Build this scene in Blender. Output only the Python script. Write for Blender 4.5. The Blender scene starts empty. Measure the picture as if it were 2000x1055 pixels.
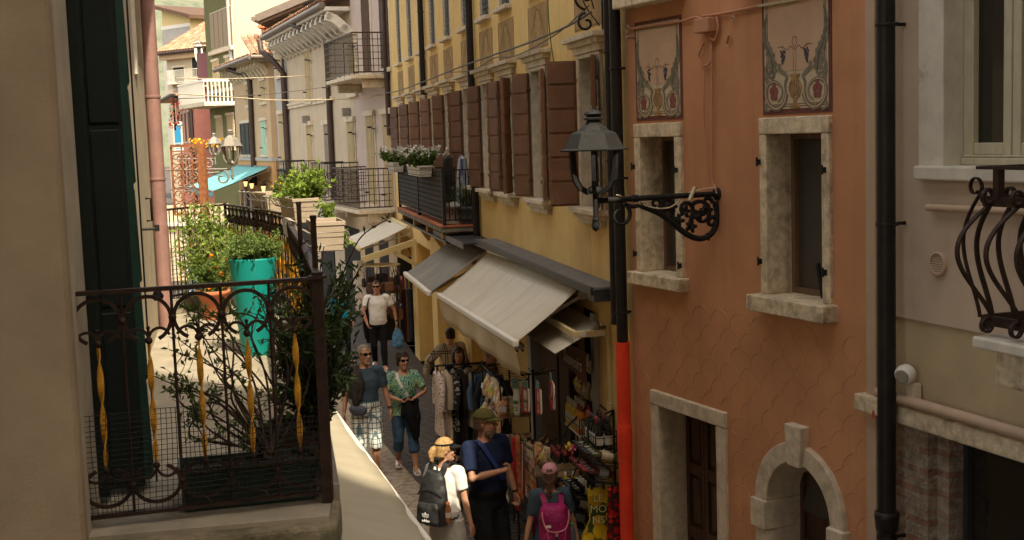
import bpy, math, random
from mathutils import Vector, Matrix
from math import sin, cos, pi, radians, atan2, sqrt
random.seed(7)
# ------------------------------------------------------------------ camera, sky, sun, exposure
scene = bpy.context.scene
COL = scene.collection
HC, PITCH, ROLL, FPX = 4.6, math.atan(262/2500), 0.033, 2500.0
CF = Vector((0, cos(PITCH), -sin(PITCH))); R0 = Vector((1,0,0)); U0 = Vector((0, sin(PITCH), cos(PITCH)))
CR = R0*cos(ROLL) - U0*sin(ROLL); CU = R0*sin(ROLL) + U0*cos(ROLL)
CO = Vector((0,0,HC))
camd = bpy.data.cameras.new('camera'); cam = bpy.data.objects.new('camera', camd); COL.objects.link(cam)
camd.sensor_width = 36; camd.lens = 36*FPX/2000; camd.clip_start = .05; camd.clip_end = 3000
Mc = Matrix((( CR.x, CU.x, -CF.x, 0),(CR.y, CU.y, -CF.y, 0),(CR.z, CU.z, -CF.z, HC),(0,0,0,1)))
cam.matrix_world = Mc
scene.camera = cam
SUN_AZ, SUN_EL = radians(26), radians(52)      # sun behind the camera, to the right
SV = Vector((sin(SUN_AZ)*cos(SUN_EL), -cos(SUN_AZ)*cos(SUN_EL), sin(SUN_EL)))
world = bpy.data.worlds.new('World'); scene.world = world; world.use_nodes = True
wn = world.node_tree.nodes; wl = world.node_tree.links
bg = wn['Background']; sky = wn.new('ShaderNodeTexSky'); sky.sky_type = 'NISHITA'; sky.sun_disc = False
sky.sun_elevation = SUN_EL; sky.sun_rotation = pi - SUN_AZ; sky.dust_density = 3.0; sky.air_density = 1.0
hs = wn.new('ShaderNodeHueSaturation'); hs.inputs['Saturation'].default_value = .55
tint = wn.new('ShaderNodeMix'); tint.data_type = 'RGBA'; tint.blend_type = 'MULTIPLY'; tint.inputs[0].default_value = 1
tint.inputs[7].default_value = (1.0, .90, .75, 1)
wl.new(sky.outputs[0], hs.inputs['Color']); wl.new(hs.outputs[0], tint.inputs[6]); wl.new(tint.outputs[2], bg.inputs['Color'])
bg.inputs['Strength'].default_value = .15
sund = bpy.data.lights.new('sun', 'SUN'); sund.energy = 2.0; sund.angle = radians(.5); sund.color = (1, .88, .66)
sun = bpy.data.objects.new('sun', sund); COL.objects.link(sun); sun.rotation_mode = 'QUATERNION'
sun.rotation_quaternion = SV.to_track_quat('Z', 'Y'); sun.location = SV*60
vs = scene.view_settings; vs.view_transform = 'Standard'; vs.look = 'None'; vs.gamma = 1; vs.exposure = 1.98
scene.cycles.max_bounces = 8; scene.cycles.diffuse_bounces = 5; scene.cycles.glossy_bounces = 3; scene.cycles.transmission_bounces = 4
scene.cycles.use_denoising = True

# ------------------------------------------------------------------ photo pixel -> place
def ray(x, y): return CF + CR*((x-1000)/FPX) + CU*((527.5-y)/FPX)
def gz(x, y, z=0.):
    d = ray(x, y); return CO + d*((z-HC)/d.z)
def atY(x, y, Y):
    d = ray(x, y); return CO + d*(Y/d.y)
class Fac:                       # a vertical facade seen from the street: local x runs p0 -> p1, -y is out, z up
    def __init__(s, p0, p1):
        s.p0 = Vector((p0[0], p0[1], 0)); d = Vector((p1[0], p1[1], 0))-s.p0
        s.L = d.length; s.u = d/s.L; s.v = Vector((-s.u.y, s.u.x, 0)); s.rz = atan2(s.u.y, s.u.x)
    def at(s, x, y, out=0):
        d = ray(x, y); q = s.p0 - s.v*out
        p = CO + d*((q-CO).dot(s.v)/d.dot(s.v)); return (p-s.p0).dot(s.u), p.z
    def side(s, a, x, y):        # on the plane across the facade at local x = a -> (out, z)
        d = ray(x, y); q = s.p0 + s.u*a
        p = CO + d*((q-CO).dot(s.u)/d.dot(s.u)); return -(p-s.p0).dot(s.v), p.z
    def w(s, a, out=0, z=0): return s.p0 + s.u*a - s.v*out + Vector((0,0,z))

# ------------------------------------------------------------------ mesh building
def perp(d):
    a = Vector((0,0,1)) if abs(d.z) < .9 else Vector((1,0,0))
    x = d.cross(a).normalized(); return x, d.cross(x).normalized()
class MB:
    def __init__(s): s.v = []; s.f = []; s.s = []; s.m = []; s.mi = 0
    def add(s, vs, fs, smooth=False):
        o = len(s.v); s.v += [tuple(v) for v in vs]
        for f in fs: s.f.append(tuple(i+o for i in f)); s.s.append(smooth); s.m.append(s.mi)
        return s
    def box(s, x0, x1, y0, y1, z0, z1):
        return s.add([(x0,y0,z0),(x1,y0,z0),(x1,y1,z0),(x0,y1,z0),(x0,y0,z1),(x1,y0,z1),(x1,y1,z1),(x0,y1,z1)],
            [(0,3,2,1),(4,5,6,7),(0,1,5,4),(1,2,6,5),(2,3,7,6),(3,0,4,7)])
    def boxm(s, M, sx, sy, sz):
        return s.add([M@Vector((a*sx/2,b*sy/2,c*sz/2)) for c in (-1,1) for a,b in ((-1,-1),(1,-1),(1,1),(-1,1))],
            [(0,3,2,1),(4,5,6,7),(0,1,5,4),(1,2,6,5),(2,3,7,6),(3,0,4,7)])
    def quad(s, a, b, c, d): return s.add([a,b,c,d], [(0,1,2,3)])
    def tube(s, pts, r, n=8, closed=False, cap=True, flat=1.0, up=None):
        pts = [Vector(p) for p in pts]; N = len(pts)
        rs = r if isinstance(r, (list,tuple)) else [r]*N
        vs = []; X = None
        for i, p in enumerate(pts):
            a = pts[(i-1) % N] if (closed or i > 0) else p; b = pts[(i+1) % N] if (closed or i < N-1) else p
            d = (b-a)
            if d.length < 1e-9: d = Vector((0,0,1))
            d.normalize()
            if X is None: X = perp(d)[0] if up is None else d.cross(Vector(up)).normalized()
            elif up is not None: X = d.cross(Vector(up)).normalized()
            else:
                X = X - d*X.dot(d)
                X = X.normalized() if X.length > 1e-6 else perp(d)[0]
            Y = d.cross(X)
            for k in range(n):
                t = 2*pi*k/n; vs.append(p + X*(cos(t)*rs[i]) + Y*(sin(t)*rs[i]*flat))
        fs = []
        for i in range(N if closed else N-1):
            j = (i+1) % N
            for k in range(n): fs.append((i*n+k, i*n+(k+1)%n, j*n+(k+1)%n, j*n+k))
        s.add(vs, fs, n > 4)
        if cap and not closed:
            s.add(vs[:n], [tuple(range(n))[::-1]]); s.add(vs[-n:], [tuple(range(n))])
        return s
    def bar(s, pts, w, t, up=(0,0,1), closed=False):    # rectangular sweep; w across, t along `up`
        pts = [Vector(p) for p in pts]; N = len(pts); vs = []; up = Vector(up)
        for i, p in enumerate(pts):
            a = pts[(i-1)%N] if (closed or i > 0) else p; b = pts[(i+1)%N] if (closed or i < N-1) else p
            d = (b-a).normalized(); x = d.cross(up); x = x.normalized() if x.length > 1e-6 else perp(d)[0]; z = x.cross(d)
            vs += [p-x*w/2-z*t/2, p+x*w/2-z*t/2, p+x*w/2+z*t/2, p-x*w/2+z*t/2]
        fs = []
        for i in range(N if closed else N-1):
            j = (i+1)%N
            for k in range(4): fs.append((i*4+k, i*4+(k+1)%4, j*4+(k+1)%4, j*4+k))
        if not closed: fs += [(3,2,1,0), (N*4-4,N*4-3,N*4-2,N*4-1)]
        return s.add(vs, fs)
    def lathe(s, prof, c=(0,0,0), n=16, M=None, sx=1, sy=1):
        vs = []; c = Vector(c)
        for r, z in prof:
            for k in range(n):
                p = Vector((cos(2*pi*k/n)*r*sx, sin(2*pi*k/n)*r*sy, z)); vs.append((M@p if M else p)+c)
        fs = [(i*n+k, i*n+(k+1)%n, (i+1)*n+(k+1)%n, (i+1)*n+k) for i in range(len(prof)-1) for k in range(n)]
        s.add(vs, fs, n > 6)
        if prof[0][0] > 1e-5: s.add(vs[:n], [tuple(range(n))[::-1]])
        if prof[-1][0] > 1e-5: s.add(vs[-n:], [tuple(range(n))])
        return s
    def ell(s, c, r, n=12, m=8, M=None):
        c = Vector(c); r = r if isinstance(r, (tuple,list)) else (r,r,r); vs = []
        for i in range(m+1):
            t = -pi/2+pi*i/m
            for k in range(n):
                p = Vector((cos(2*pi*k/n)*cos(t)*r[0], sin(2*pi*k/n)*cos(t)*r[1], sin(t)*r[2])); vs.append((M@p if M else p)+c)
        return s.add(vs, [(i*n+k, i*n+(k+1)%n, (i+1)*n+(k+1)%n, (i+1)*n+k) for i in range(m) for k in range(n)], True)
    def prism(s, poly, y0, y1):                          # polygon in (x, z), between y0 and y1
        n = len(poly); vs = [(x,y0,z) for x,z in poly]+[(x,y1,z) for x,z in poly]
        return s.add(vs, [tuple(range(n)), tuple(range(2*n-1,n-1,-1))]+[(i,(i+1)%n+0,(i+1)%n+n,i+n)[::-1] for i in range(n)])
    def slab(s, poly, z0, z1):                           # polygon in (x, y), between z0 and z1
        n = len(poly); vs = [(x,y,z0) for x,y in poly]+[(x,y,z1) for x,y in poly]
        return s.add(vs, [tuple(range(n))[::-1], tuple(range(n,2*n))]+[(i,(i+1)%n,(i+1)%n+n,i+n) for i in range(n)])
    def strip(s, pts, ws, y, close=False):               # painted ribbon in the (x, z) plane at depth y, widths ws
        P = [Vector((a,0,b)) for a,b in pts]; N = len(P); ws = ws if isinstance(ws,(list,tuple)) else [ws]*N; vs = []
        for i, p in enumerate(P):
            d = (P[min(i+1,N-1)]-P[max(i-1,0)]); d = d.normalized() if d.length > 1e-9 else Vector((1,0,0))
            n_ = Vector((-d.z,0,d.x)); vs += [p+n_*ws[i]/2+Vector((0,y,0)), p-n_*ws[i]/2+Vector((0,y,0))]
        return s.add(vs, [(2*i,2*i+1,2*i+3,2*i+2) for i in range(N-1)])
    def obj(s, name, mat, parent=None, loc=None, rz=0, bevel=0, seg=2):
        me = bpy.data.meshes.new(name); me.from_pydata(s.v, [], s.f)
        me.polygons.foreach_set('use_smooth', s.s)
        for m in (mat if isinstance(mat,(list,tuple)) else [mat]): me.materials.append(m)
        if any(s.m): me.polygons.foreach_set('material_index', s.m)
        me.update()
        o = bpy.data.objects.new(name, me); COL.objects.link(o)
        if parent: o.parent = parent
        if loc is not None: o.location = loc
        if rz: o.rotation_euler.z = rz
        if bevel:
            b = o.modifiers.new('bevel','BEVEL'); b.width = bevel; b.segments = seg; b.limit_method = 'ANGLE'; b.angle_limit = radians(40)
        return o
def tag(o, label=None, cat=None, group=None, kind=None):
    if label: o['label'] = label
    if cat: o['category'] = cat
    if group: o['group'] = group
    if kind or cat: o['kind'] = kind or 'thing'
    return o
def thing(name, label, cat, loc=(0,0,0), rz=0, group=None):
    o = bpy.data.objects.new(name, None); COL.objects.link(o); o.empty_display_size = .2
    o.location = loc; o.rotation_euler = (0,0,rz); return tag(o, label, cat, group)
def fthing(F, name, label, cat, a=0, out=0, z=0, group=None): return thing(name, label, cat, F.w(a,out,z), F.rz, group)
def copy_tree(o, parent=None):
    c = o.copy(); COL.objects.link(c)
    if parent: c.parent = parent
    for ch in o.children: copy_tree(ch, c)
    return c
ORD = ['first','second','third','fourth','fifth','sixth','seventh','eighth','ninth','tenth','eleventh','twelfth','thirteenth','fourteenth','fifteenth','sixteenth','seventeenth','eighteenth','nineteenth','twentieth']
def U(a, b): return random.uniform(a, b)

# ------------------------------------------------------------------ materials
def nodes(name, rough=.8, metallic=0, spec=.3):
    m = bpy.data.materials.new(name); m.use_nodes = True; nt = m.node_tree; b = nt.nodes['Principled BSDF']
    b.inputs['Roughness'].default_value = rough; b.inputs['Metallic'].default_value = metallic
    b.inputs['Specular IOR Level'].default_value = spec
    return m, nt, b
def c4(c): return (c[0],c[1],c[2],1)
def N(nt, t, **kw):
    n = nt.nodes.new(t)
    for k, v in kw.items():
        if k in ('op',): n.operation = v
        else: setattr(n, k, v)
    return n
def mixc(nt, fac, a, b, bt='MIX'):
    m = nt.nodes.new('ShaderNodeMix'); m.data_type = 'RGBA'; m.blend_type = bt
    for sock, val in ((m.inputs[0],fac),(m.inputs[6],a),(m.inputs[7],b)):
        if hasattr(val,'links') or isinstance(val, bpy.types.NodeSocket): nt.links.new(val, sock)
        else: sock.default_value = val if not isinstance(val,(tuple,list)) else c4(val)
    return m.outputs[2]
def noise(nt, vec, scale, detail=4, rough=.55, lo=.35, hi=.65):
    n = nt.nodes.new('ShaderNodeTexNoise'); n.inputs['Scale'].default_value = scale; n.inputs['Detail'].default_value = detail
    n.inputs['Roughness'].default_value = rough; nt.links.new(vec, n.inputs['Vector'])
    r = nt.nodes.new('ShaderNodeMapRange'); r.inputs[1].default_value = lo; r.inputs[2].default_value = hi
    nt.links.new(n.outputs[0], r.inputs[0]); return r.outputs[0]
def objvec(nt, scale=(1,1,1)):
    t = nt.nodes.new('ShaderNodeTexCoord'); mp = nt.nodes.new('ShaderNodeMapping'); mp.inputs['Scale'].default_value = scale
    nt.links.new(t.outputs['Object'], mp.inputs[0]); return mp.outputs[0]
def bump(nt, b, h, strength=.3, dist=.01):
    n = nt.nodes.new('ShaderNodeBump'); n.inputs['Strength'].default_value = strength; n.inputs['Distance'].default_value = dist
    nt.links.new(h, n.inputs['Height']); nt.links.new(n.outputs[0], b.inputs['Normal'])
def mat(name, col, rough=.8, metallic=0, var=.15, scale=5, bmp=.15, bscale=80, col2=None, fac2=.5, streak=0, streakcol=None, spec=.3, stretch=(1,1,1), bdist=.01, hi2=.75):
    m, nt, b = nodes(name, rough, metallic, spec)
    v = objvec(nt, stretch); c = Vector(col)
    out = mixc(nt, noise(nt, v, scale, 5, .6), tuple(c*(1-var)), tuple(c*(1+var)))
    if col2 is not None:
        out = mixc(nt, noise(nt, v, scale*.37, 6, .62, 1-fac2, hi2 if hi2 > 1-fac2 else 1-fac2+.15), out, col2)
    if streak:
        vs_ = objvec(nt, (6,6,.35)); f = noise(nt, vs_, 1.3, 5, .6, .5, .8)
        mu = nt.nodes.new('ShaderNodeMath'); mu.operation = 'MULTIPLY'; mu.inputs[1].default_value = streak; nt.links.new(f, mu.inputs[0])
        out = mixc(nt, mu.outputs[0], out, streakcol or tuple(c*.4))
    nt.links.new(out, b.inputs['Base Color'])
    if bmp: bump(nt, b, noise(nt, v, bscale, 4, .6, 0, 1), bmp, bdist)
    return m
def plain(name, col, rough=.6, metallic=0, spec=.35, emit=None, es=0):
    m, nt, b = nodes(name, rough, metallic, spec); b.inputs['Base Color'].default_value = c4(col)
    if emit: b.inputs['Emission Color'].default_value = c4(emit); b.inputs['Emission Strength'].default_value = es
    return m
def islands(name, cols, rough=.8, spec=.2, bmp=0, bscale=60, trans=0, noisy=.15):     # colour varies from piece to piece
    m, nt, b = nodes(name, rough, 0, spec); g = nt.nodes.new('ShaderNodeNewGeometry'); r = nt.nodes.new('ShaderNodeValToRGB')
    r.color_ramp.interpolation = 'LINEAR'
    while len(r.color_ramp.elements) < len(cols): r.color_ramp.elements.new(.5)
    for i, c in enumerate(cols):
        e = r.color_ramp.elements[i]; e.position = i/max(1,len(cols)-1); e.color = c4(c)
    nt.links.new(g.outputs['Random Per Island'], r.inputs[0])
    v = objvec(nt); out = mixc(nt, noise(nt, v, 20, 3), r.outputs[0], (1-noisy*2,)*3, 'MULTIPLY') if noisy else r.outputs[0]
    nt.links.new(out, b.inputs['Base Color'])
    if bmp: bump(nt, b, noise(nt, v, bscale, 4), bmp)
    if trans:
        t = nt.nodes.new('ShaderNodeBsdfTranslucent'); nt.links.new(out, t.inputs[0]); a = nt.nodes.new('ShaderNodeMixShader'); a.inputs[0].default_value = trans
        nt.links.new(b.outputs[0], a.inputs[1]); nt.links.new(t.outputs[0], a.inputs[2]); nt.links.new(a.outputs[0], nt.nodes['Material Output'].inputs[0])
    return m
def lines_mat(name, base, lines, rough=.85):             # woven checks: lines = [(axis, period, width, colour)] in object space
    m, nt, b = nodes(name, rough, 0, .15); v = objvec(nt); sp = nt.nodes.new('ShaderNodeSeparateXYZ'); nt.links.new(v, sp.inputs[0]); out = None
    rgb = nt.nodes.new('ShaderNodeRGB'); rgb.outputs[0].default_value = c4(base); out = rgb.outputs[0]
    for ax, per, wd, c, off in lines:
        a = nt.nodes.new('ShaderNodeMath'); a.operation = 'ADD'; a.inputs[1].default_value = 50*per+off; nt.links.new(sp.outputs[ax], a.inputs[0])
        mo = nt.nodes.new('ShaderNodeMath'); mo.operation = 'MODULO'; mo.inputs[1].default_value = per; nt.links.new(a.outputs[0], mo.inputs[0])
        lt = nt.nodes.new('ShaderNodeMath'); lt.operation = 'LESS_THAN'; lt.inputs[1].default_value = wd; nt.links.new(mo.outputs[0], lt.inputs[0])
        k = nt.nodes.new('ShaderNodeMath'); k.operation = 'MULTIPLY'; k.inputs[1].default_value = .85; nt.links.new(lt.outputs[0], k.inputs[0])
        out = mixc(nt, k.outputs[0], out, c)
    nt.links.new(out, b.inputs['Base Color']); bump(nt, b, noise(nt, v, 30, 3), .3, .01); return m

M = {}
M['orange'] = mat('orange_plaster', (.53,.255,.125), .9, var=.13, scale=1.6, bmp=.3, bscale=45, col2=(.46,.205,.10), fac2=.56, streak=.35, streakcol=(.33,.14,.075), bdist=.006)
M['yellow'] = mat('yellow_plaster', (.68,.47,.175), .9, var=.08, scale=2, bmp=.25, bscale=40, col2=(.58,.37,.13), fac2=.52, streak=.35, streakcol=(.33,.2,.09), bdist=.006)
M['rose'] = mat('rose_plaster', (.50,.385,.285), .9, var=.07, scale=2.5, bmp=.25, bscale=45, col2=(.41,.30,.23), fac2=.47, streak=.15, bdist=.006)
M['beige'] = mat('beige_plaster', (.45,.35,.21), .9, var=.08, scale=2.5, bmp=.2, bscale=45, col2=(.38,.29,.18), fac2=.45, bdist=.006)
M['leftwall'] = mat('coarse_plaster', (.27,.20,.125), .95, var=.12, scale=3, bmp=.45, bscale=110, col2=(.225,.16,.095), fac2=.5, bdist=.012)
M['leftwall2'] = mat('smooth_old_plaster', (.38,.32,.225), .95, var=.12, scale=4, bmp=.3, bscale=25, col2=(.28,.23,.17), fac2=.45, streak=.4, bdist=.01)
M['cream'] = mat('cream_plaster', (.48,.39,.275), .9, var=.05, scale=2, bmp=.15, bscale=30, col2=(.42,.33,.225), fac2=.47, streak=.2)
M['cream2'] = mat('pale_cream_plaster', (.42,.35,.25), .9, var=.05, scale=1, bmp=.1, bscale=20, col2=(.36,.30,.21), fac2=.45)
M['pinkwhite'] = mat('pale_pink_plaster', (.48,.38,.32), .9, var=.05, scale=2, bmp=.15, bscale=30, col2=(.55,.42,.33), fac2=.45, streak=.12)
M['peach'] = mat('peach_plaster', (.46,.33,.20), .9, var=.06, scale=2, bmp=.15, bscale=30, col2=(.5,.34,.19), fac2=.45, streak=.15)
M['ochre'] = mat('ochre_plaster', (.5,.3,.13), .9, var=.08, scale=2, bmp=.15, bscale=30)
M['green'] = mat('olive_plaster', (.13,.125,.045), .9, var=.08, scale=2, bmp=.1, bscale=30, col2=(.11,.105,.05), fac2=.45)
M['redpink'] = mat('rose_red_plaster', (.55,.22,.17), .9, var=.07, scale=2, bmp=.1, bscale=30)
M['greyblue'] = mat('grey_plaster', (.36,.34,.31), .9, var=.06, scale=2, bmp=.1, bscale=30)
M['stone'] = mat('weathered_limestone', (.62,.51,.35), .85, var=.22, scale=16, bmp=.7, bscale=45, col2=(.20,.14,.085), fac2=.47, streak=.6, streakcol=(.13,.10,.07), bdist=.008)
M['stone2'] = mat('pale_limestone', (.58,.49,.36), .85, var=.16, scale=12, bmp=.35, bscale=60, col2=(.33,.26,.175), fac2=.46, streak=.3, streakcol=(.22,.17,.12), bdist=.006)
M['whitestone'] = mat('white_marble_trim', (.58,.53,.44), .75, var=.10, scale=7, bmp=.2, bscale=50, col2=(.33,.29,.22), fac2=.33, bdist=.005)
M['shutter'] = mat('brown_shutter_paint', (.15,.072,.038), .65, var=.18, scale=4, bmp=.12, bscale=40, stretch=(1,1,1), col2=(.095,.042,.022), fac2=.46)
def vary(m, lo=.72, hi=1.25):      # each copy of the paint has weathered a little differently
    nt = m.node_tree; b = nt.nodes['Principled BSDF']; l = b.inputs['Base Color'].links[0]; src = l.from_socket; oi = nt.nodes.new('ShaderNodeObjectInfo'); mr = nt.nodes.new('ShaderNodeMapRange'); mr.inputs[3].default_value = lo; mr.inputs[4].default_value = hi; nt.links.new(oi.outputs['Random'], mr.inputs[0]); cc = nt.nodes.new('ShaderNodeCombineColor')
    for i in range(3): nt.links.new(mr.outputs[0], cc.inputs[i])
    nt.links.new(mixc(nt, 1.0, src, cc.outputs[0], 'MULTIPLY'), b.inputs['Base Color'])
vary(M['shutter'])
M['shutterwood'] = mat('pale_wood_shutter', (.42,.32,.17), .8, var=.15, scale=8, bmp=.2, bscale=40, stretch=(4,4,.5))
M['darkgreen'] = mat('dark_green_paint', (.0035,.008,.0065), .6, var=.2, scale=6, bmp=.2, bscale=30, col2=(.005,.014,.010), fac2=.4)
M['green2'] = mat('green_panel_paint', (.012,.045,.03), .55, var=.2, scale=6, bmp=.2, bscale=30, col2=(.01,.03,.02), fac2=.4)
M['mint'] = mat('mint_paint', (.33,.48,.38), .7, var=.1)
M['doorwood'] = mat('old_brown_door_wood', (.075,.038,.022), .6, var=.3, scale=8, bmp=.3, bscale=50, stretch=(5,5,.6), col2=(.035,.02,.014), fac2=.45)
M['frame'] = mat('brown_window_wood', (.17,.10,.055), .7, var=.15, stretch=(4,4,.6))
M['creamwood'] = mat('peeling_cream_wood', (.46,.41,.28), .7, var=.08, scale=9, bmp=.25, bscale=40, col2=(.2,.15,.1), fac2=.34, stretch=(3,3,1))
M['glass'] = plain('dark_window_glass', (.018,.016,.013), .06, 0, .5)
M['glass2'] = plain('grey_window_pane', (.065,.056,.047), .1, 0, .5)
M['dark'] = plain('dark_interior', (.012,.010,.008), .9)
M['iron'] = mat('black_wrought_iron', (.014,.012,.011), .6, .15, var=.3, scale=30, bmp=.2, bscale=90, spec=.4)
M['rustiron'] = mat('rusty_brown_iron', (.035,.019,.013), .6, .35, var=.3, scale=20, bmp=.3, bscale=80, col2=(.075,.032,.018), fac2=.42)
M['rust'] = mat('orange_rusted_iron', (.30,.115,.05), .8, .1, var=.3, scale=25, bmp=.3, bscale=80)
M['lampmetal'] = mat('grey_black_cast_iron', (.011,.0105,.0105), .75, .0, var=.25, scale=20, bmp=.25, bscale=70, col2=(.017,.015,.013), fac2=.45)
M['lampgrey'] = mat('sun_bleached_lamp_metal', (.24,.22,.19), .55, .3, var=.1, scale=20)
M['pipe'] = mat('black_downpipe_paint', (.022,.018,.016), .45, .3, var=.2, scale=12, bmp=.15, bscale=30, col2=(.04,.03,.024), fac2=.35)
M['pipebrown'] = mat('brown_downpipe', (.06,.038,.03), .5, .3, var=.15)
M['pinkpipe'] = mat('mauve_downpipe_paint', (.25,.14,.12), .6, .1, var=.12, scale=8, bmp=.15, bscale=30, col2=(.22,.13,.10), fac2=.45, streak=.3)
M['redpipe'] = mat('bright_red_pipe_paint', (.78,.055,.02), .5, 0, var=.10, scale=6, bmp=.12, bscale=30, streak=.35, streakcol=(.45,.06,.03), col2=(.66,.07,.03), fac2=.42)
M['white'] = plain('white_metal_paint', (.7,.66,.58), .5)
M['creampaint'] = plain('cream_metal_paint', (.62,.5,.25), .5)
M['conduit'] = mat('beige_conduit_paint', (.46,.33,.23), .7, var=.06)
M['orangecable'] = mat('painted_over_cable', (.50,.24,.14), .8, var=.06)
M['greycanvas'] = mat('grey_awning_canvas', (.55,.50,.405), .85, var=.05, scale=3, bmp=.15, bscale=120, stretch=(2.5,.6,1), col2=(.46,.41,.33), fac2=.46)
M['darkcanvas'] = mat('dusty_grey_awning_canvas', (.20,.185,.16), .8, var=.18, scale=3, bmp=.1, bscale=100, stretch=(5,.5,1), col2=(.27,.25,.21), fac2=.45)
M['beigecanvas'] = mat('beige_awning_canvas', (.56,.45,.29), .85, var=.05, scale=3, bmp=.12, bscale=250)
M['creamcanvas'] = mat('cream_awning_canvas', (.34,.30,.22), .85, var=.05, scale=2, bmp=.1, bscale=100, stretch=(.8,2.6,1), col2=(.28,.245,.175), fac2=.47)
M['teal'] = mat('blue_green_awning_canvas', (.13,.36,.37), .85, var=.05, scale=3, bmp=.1, bscale=100)
M['slate'] = mat('grey_metal_flashing', (.14,.135,.13), .6, .2, var=.15, scale=5, bmp=.15, bscale=25, col2=(.22,.2,.17), fac2=.4)
M['flashdark'] = mat('dark_metal_edge', (.04,.04,.042), .5, .2, var=.1)
M['terrace'] = mat('worn_cement_terrace', (.30,.26,.195), .9, var=.14, scale=5, bmp=.3, bscale=25, col2=(.17,.145,.105), fac2=.46, bdist=.008)
M['moss'] = mat('mossy_concrete', (.20,.165,.11), .95, var=.3, scale=10, bmp=.8, bscale=25, col2=(.035,.045,.012), fac2=.55, bdist=.02)
M['slabgrey'] = mat('grey_stone_slab', (.20,.175,.14), .9, var=.25, scale=8, bmp=.5, bscale=30, col2=(.09,.08,.055), fac2=.45, bdist=.015)
M['turq'] = mat('turquoise_planter', (.005,.25,.225), .5, 0, var=.05, bmp=.08, streak=.12, streakcol=(.12,.25,.2))
M['terracotta'] = mat('terracotta', (.42,.14,.065), .8, var=.15, scale=9)
M['brownpot'] = mat('brown_plastic_trough', (.075,.04,.03), .7, var=.2)
M['greenpot'] = mat('dark_green_plastic_trough', (.014,.028,.02), .5, var=.2)
M['taupe'] = mat('taupe_plastic_planter', (.36,.29,.215), .6, var=.06, scale=4, col2=(.28,.22,.16), fac2=.4)
M['whitepot'] = mat('white_plastic_pot', (.55,.52,.46), .6, var=.08)
M['greypot'] = mat('grey_plastic_pot', (.07,.065,.06), .6, var=.1)
M['soil'] = mat('potting_soil', (.03,.02,.013), 1, var=.3, scale=30, bmp=.8)
M['yellowpaint'] = mat('mustard_iron_paint', (.50,.24,.02), .6, .1, var=.12, scale=12)
M['mesh'] = plain('black_plastic_mesh', (.012,.012,.011), .7)
M['wire'] = plain('pale_electric_cable', (.55,.47,.33), .7)
M['wiredark'] = plain('grey_electric_cable', (.10,.09,.08), .7)
M['steelwire'] = plain('steel_wire', (.22,.2,.17), .4, .7)
M['leafdark'] = islands('dark_glossy_leaves', [(.025,.05,.014),(.05,.095,.022),(.035,.07,.018),(.085,.135,.035)], .5, .35, trans=.25)
M['leafmid'] = islands('mid_green_leaves', [(.05,.10,.02),(.09,.16,.03),(.12,.19,.035),(.16,.22,.05)], .6, .25, trans=.35)
M['leaflight'] = islands('light_green_leaves', [(.14,.22,.03),(.22,.33,.045),(.30,.40,.06),(.18,.28,.05)], .6, .25, trans=.35)
M['leafherb'] = islands('thyme_leaves', [(.12,.20,.05),(.19,.28,.07),(.24,.33,.09),(.09,.15,.04)], .7, .2, trans=.3)
M['twig'] = mat('dark_twigs', (.05,.032,.02), .9, var=.3, scale=20)
M['twigpale'] = mat('pale_stems', (.16,.12,.07), .9, var=.2, scale=20)
M['fl_yellow'] = islands('yellow_petals', [(.75,.42,.01),(.85,.55,.03)], .6, trans=.2, noisy=.05)
M['fl_orange'] = islands('orange_petals', [(.75,.17,.01),(.8,.26,.02)], .6, trans=.2, noisy=.05)
M['fl_white'] = islands('white_petals', [(.72,.68,.62),(.8,.78,.72)], .6, trans=.2, noisy=.05)
M['fl_red'] = islands('red_petals', [(.6,.03,.02),(.5,.02,.03)], .6, trans=.2, noisy=.05)
M['rooftile'] = islands('clay_roof_tiles', [(.26,.12,.07),(.40,.22,.13),(.33,.17,.10),(.45,.30,.19),(.22,.13,.09)], .9)
M['gutter'] = mat('brown_metal_gutter', (.16,.125,.10), .5, .4, var=.1)
M['woodeave'] = mat('dark_eave_wood', (.09,.05,.03), .8, var=.2)
M['hill'] = None
def brickmat(name, c1, c2, mortar, sc, bw, rh, ms=.02, rough=.9, bmp=.6, axis='xz', rot=0):
    m, nt, b = nodes(name, rough, 0, .25); t = nt.nodes.new('ShaderNodeTexCoord'); sp = nt.nodes.new('ShaderNodeSeparateXYZ'); cb = nt.nodes.new('ShaderNodeCombineXYZ')
    nt.links.new(t.outputs['Object'], sp.inputs[0])
    nt.links.new(sp.outputs[0], cb.inputs[0]); nt.links.new(sp.outputs[2 if axis == 'xz' else 1], cb.inputs[1])
    vec = cb.outputs[0]
    if rot:
        mp = nt.nodes.new('ShaderNodeMapping'); mp.inputs['Rotation'].default_value = (0,0,rot); nt.links.new(vec, mp.inputs[0]); vec = mp.outputs[0]
    br = nt.nodes.new('ShaderNodeTexBrick'); nt.links.new(vec, br.inputs['Vector'])
    br.inputs['Scale'].default_value = sc; br.inputs['Brick Width'].default_value = bw; br.inputs['Row Height'].default_value = rh; br.inputs['Mortar Size'].default_value = ms
    br.inputs['Color1'].default_value = c4(c1); br.inputs['Color2'].default_value = c4(c2); br.inputs['Mortar'].default_value = c4(mortar); br.inputs['Bias'].default_value = 0
    ov = objvec(nt)
    out = mixc(nt, noise(nt, ov, 9, 5, .65), br.outputs[0], (.45,.42,.4), 'MULTIPLY')
    nt.links.new(out, b.inputs['Base Color'])
    ad = nt.nodes.new('ShaderNodeMath'); ad.operation = 'MULTIPLY_ADD'; ad.inputs[1].default_value = -1; nt.links.new(br.outputs['Fac'], ad.inputs[0]); nt.links.new(noise(nt, ov, 40, 4), ad.inputs[2])
    bump(nt, b, ad.outputs[0], bmp, .012); return m
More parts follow.
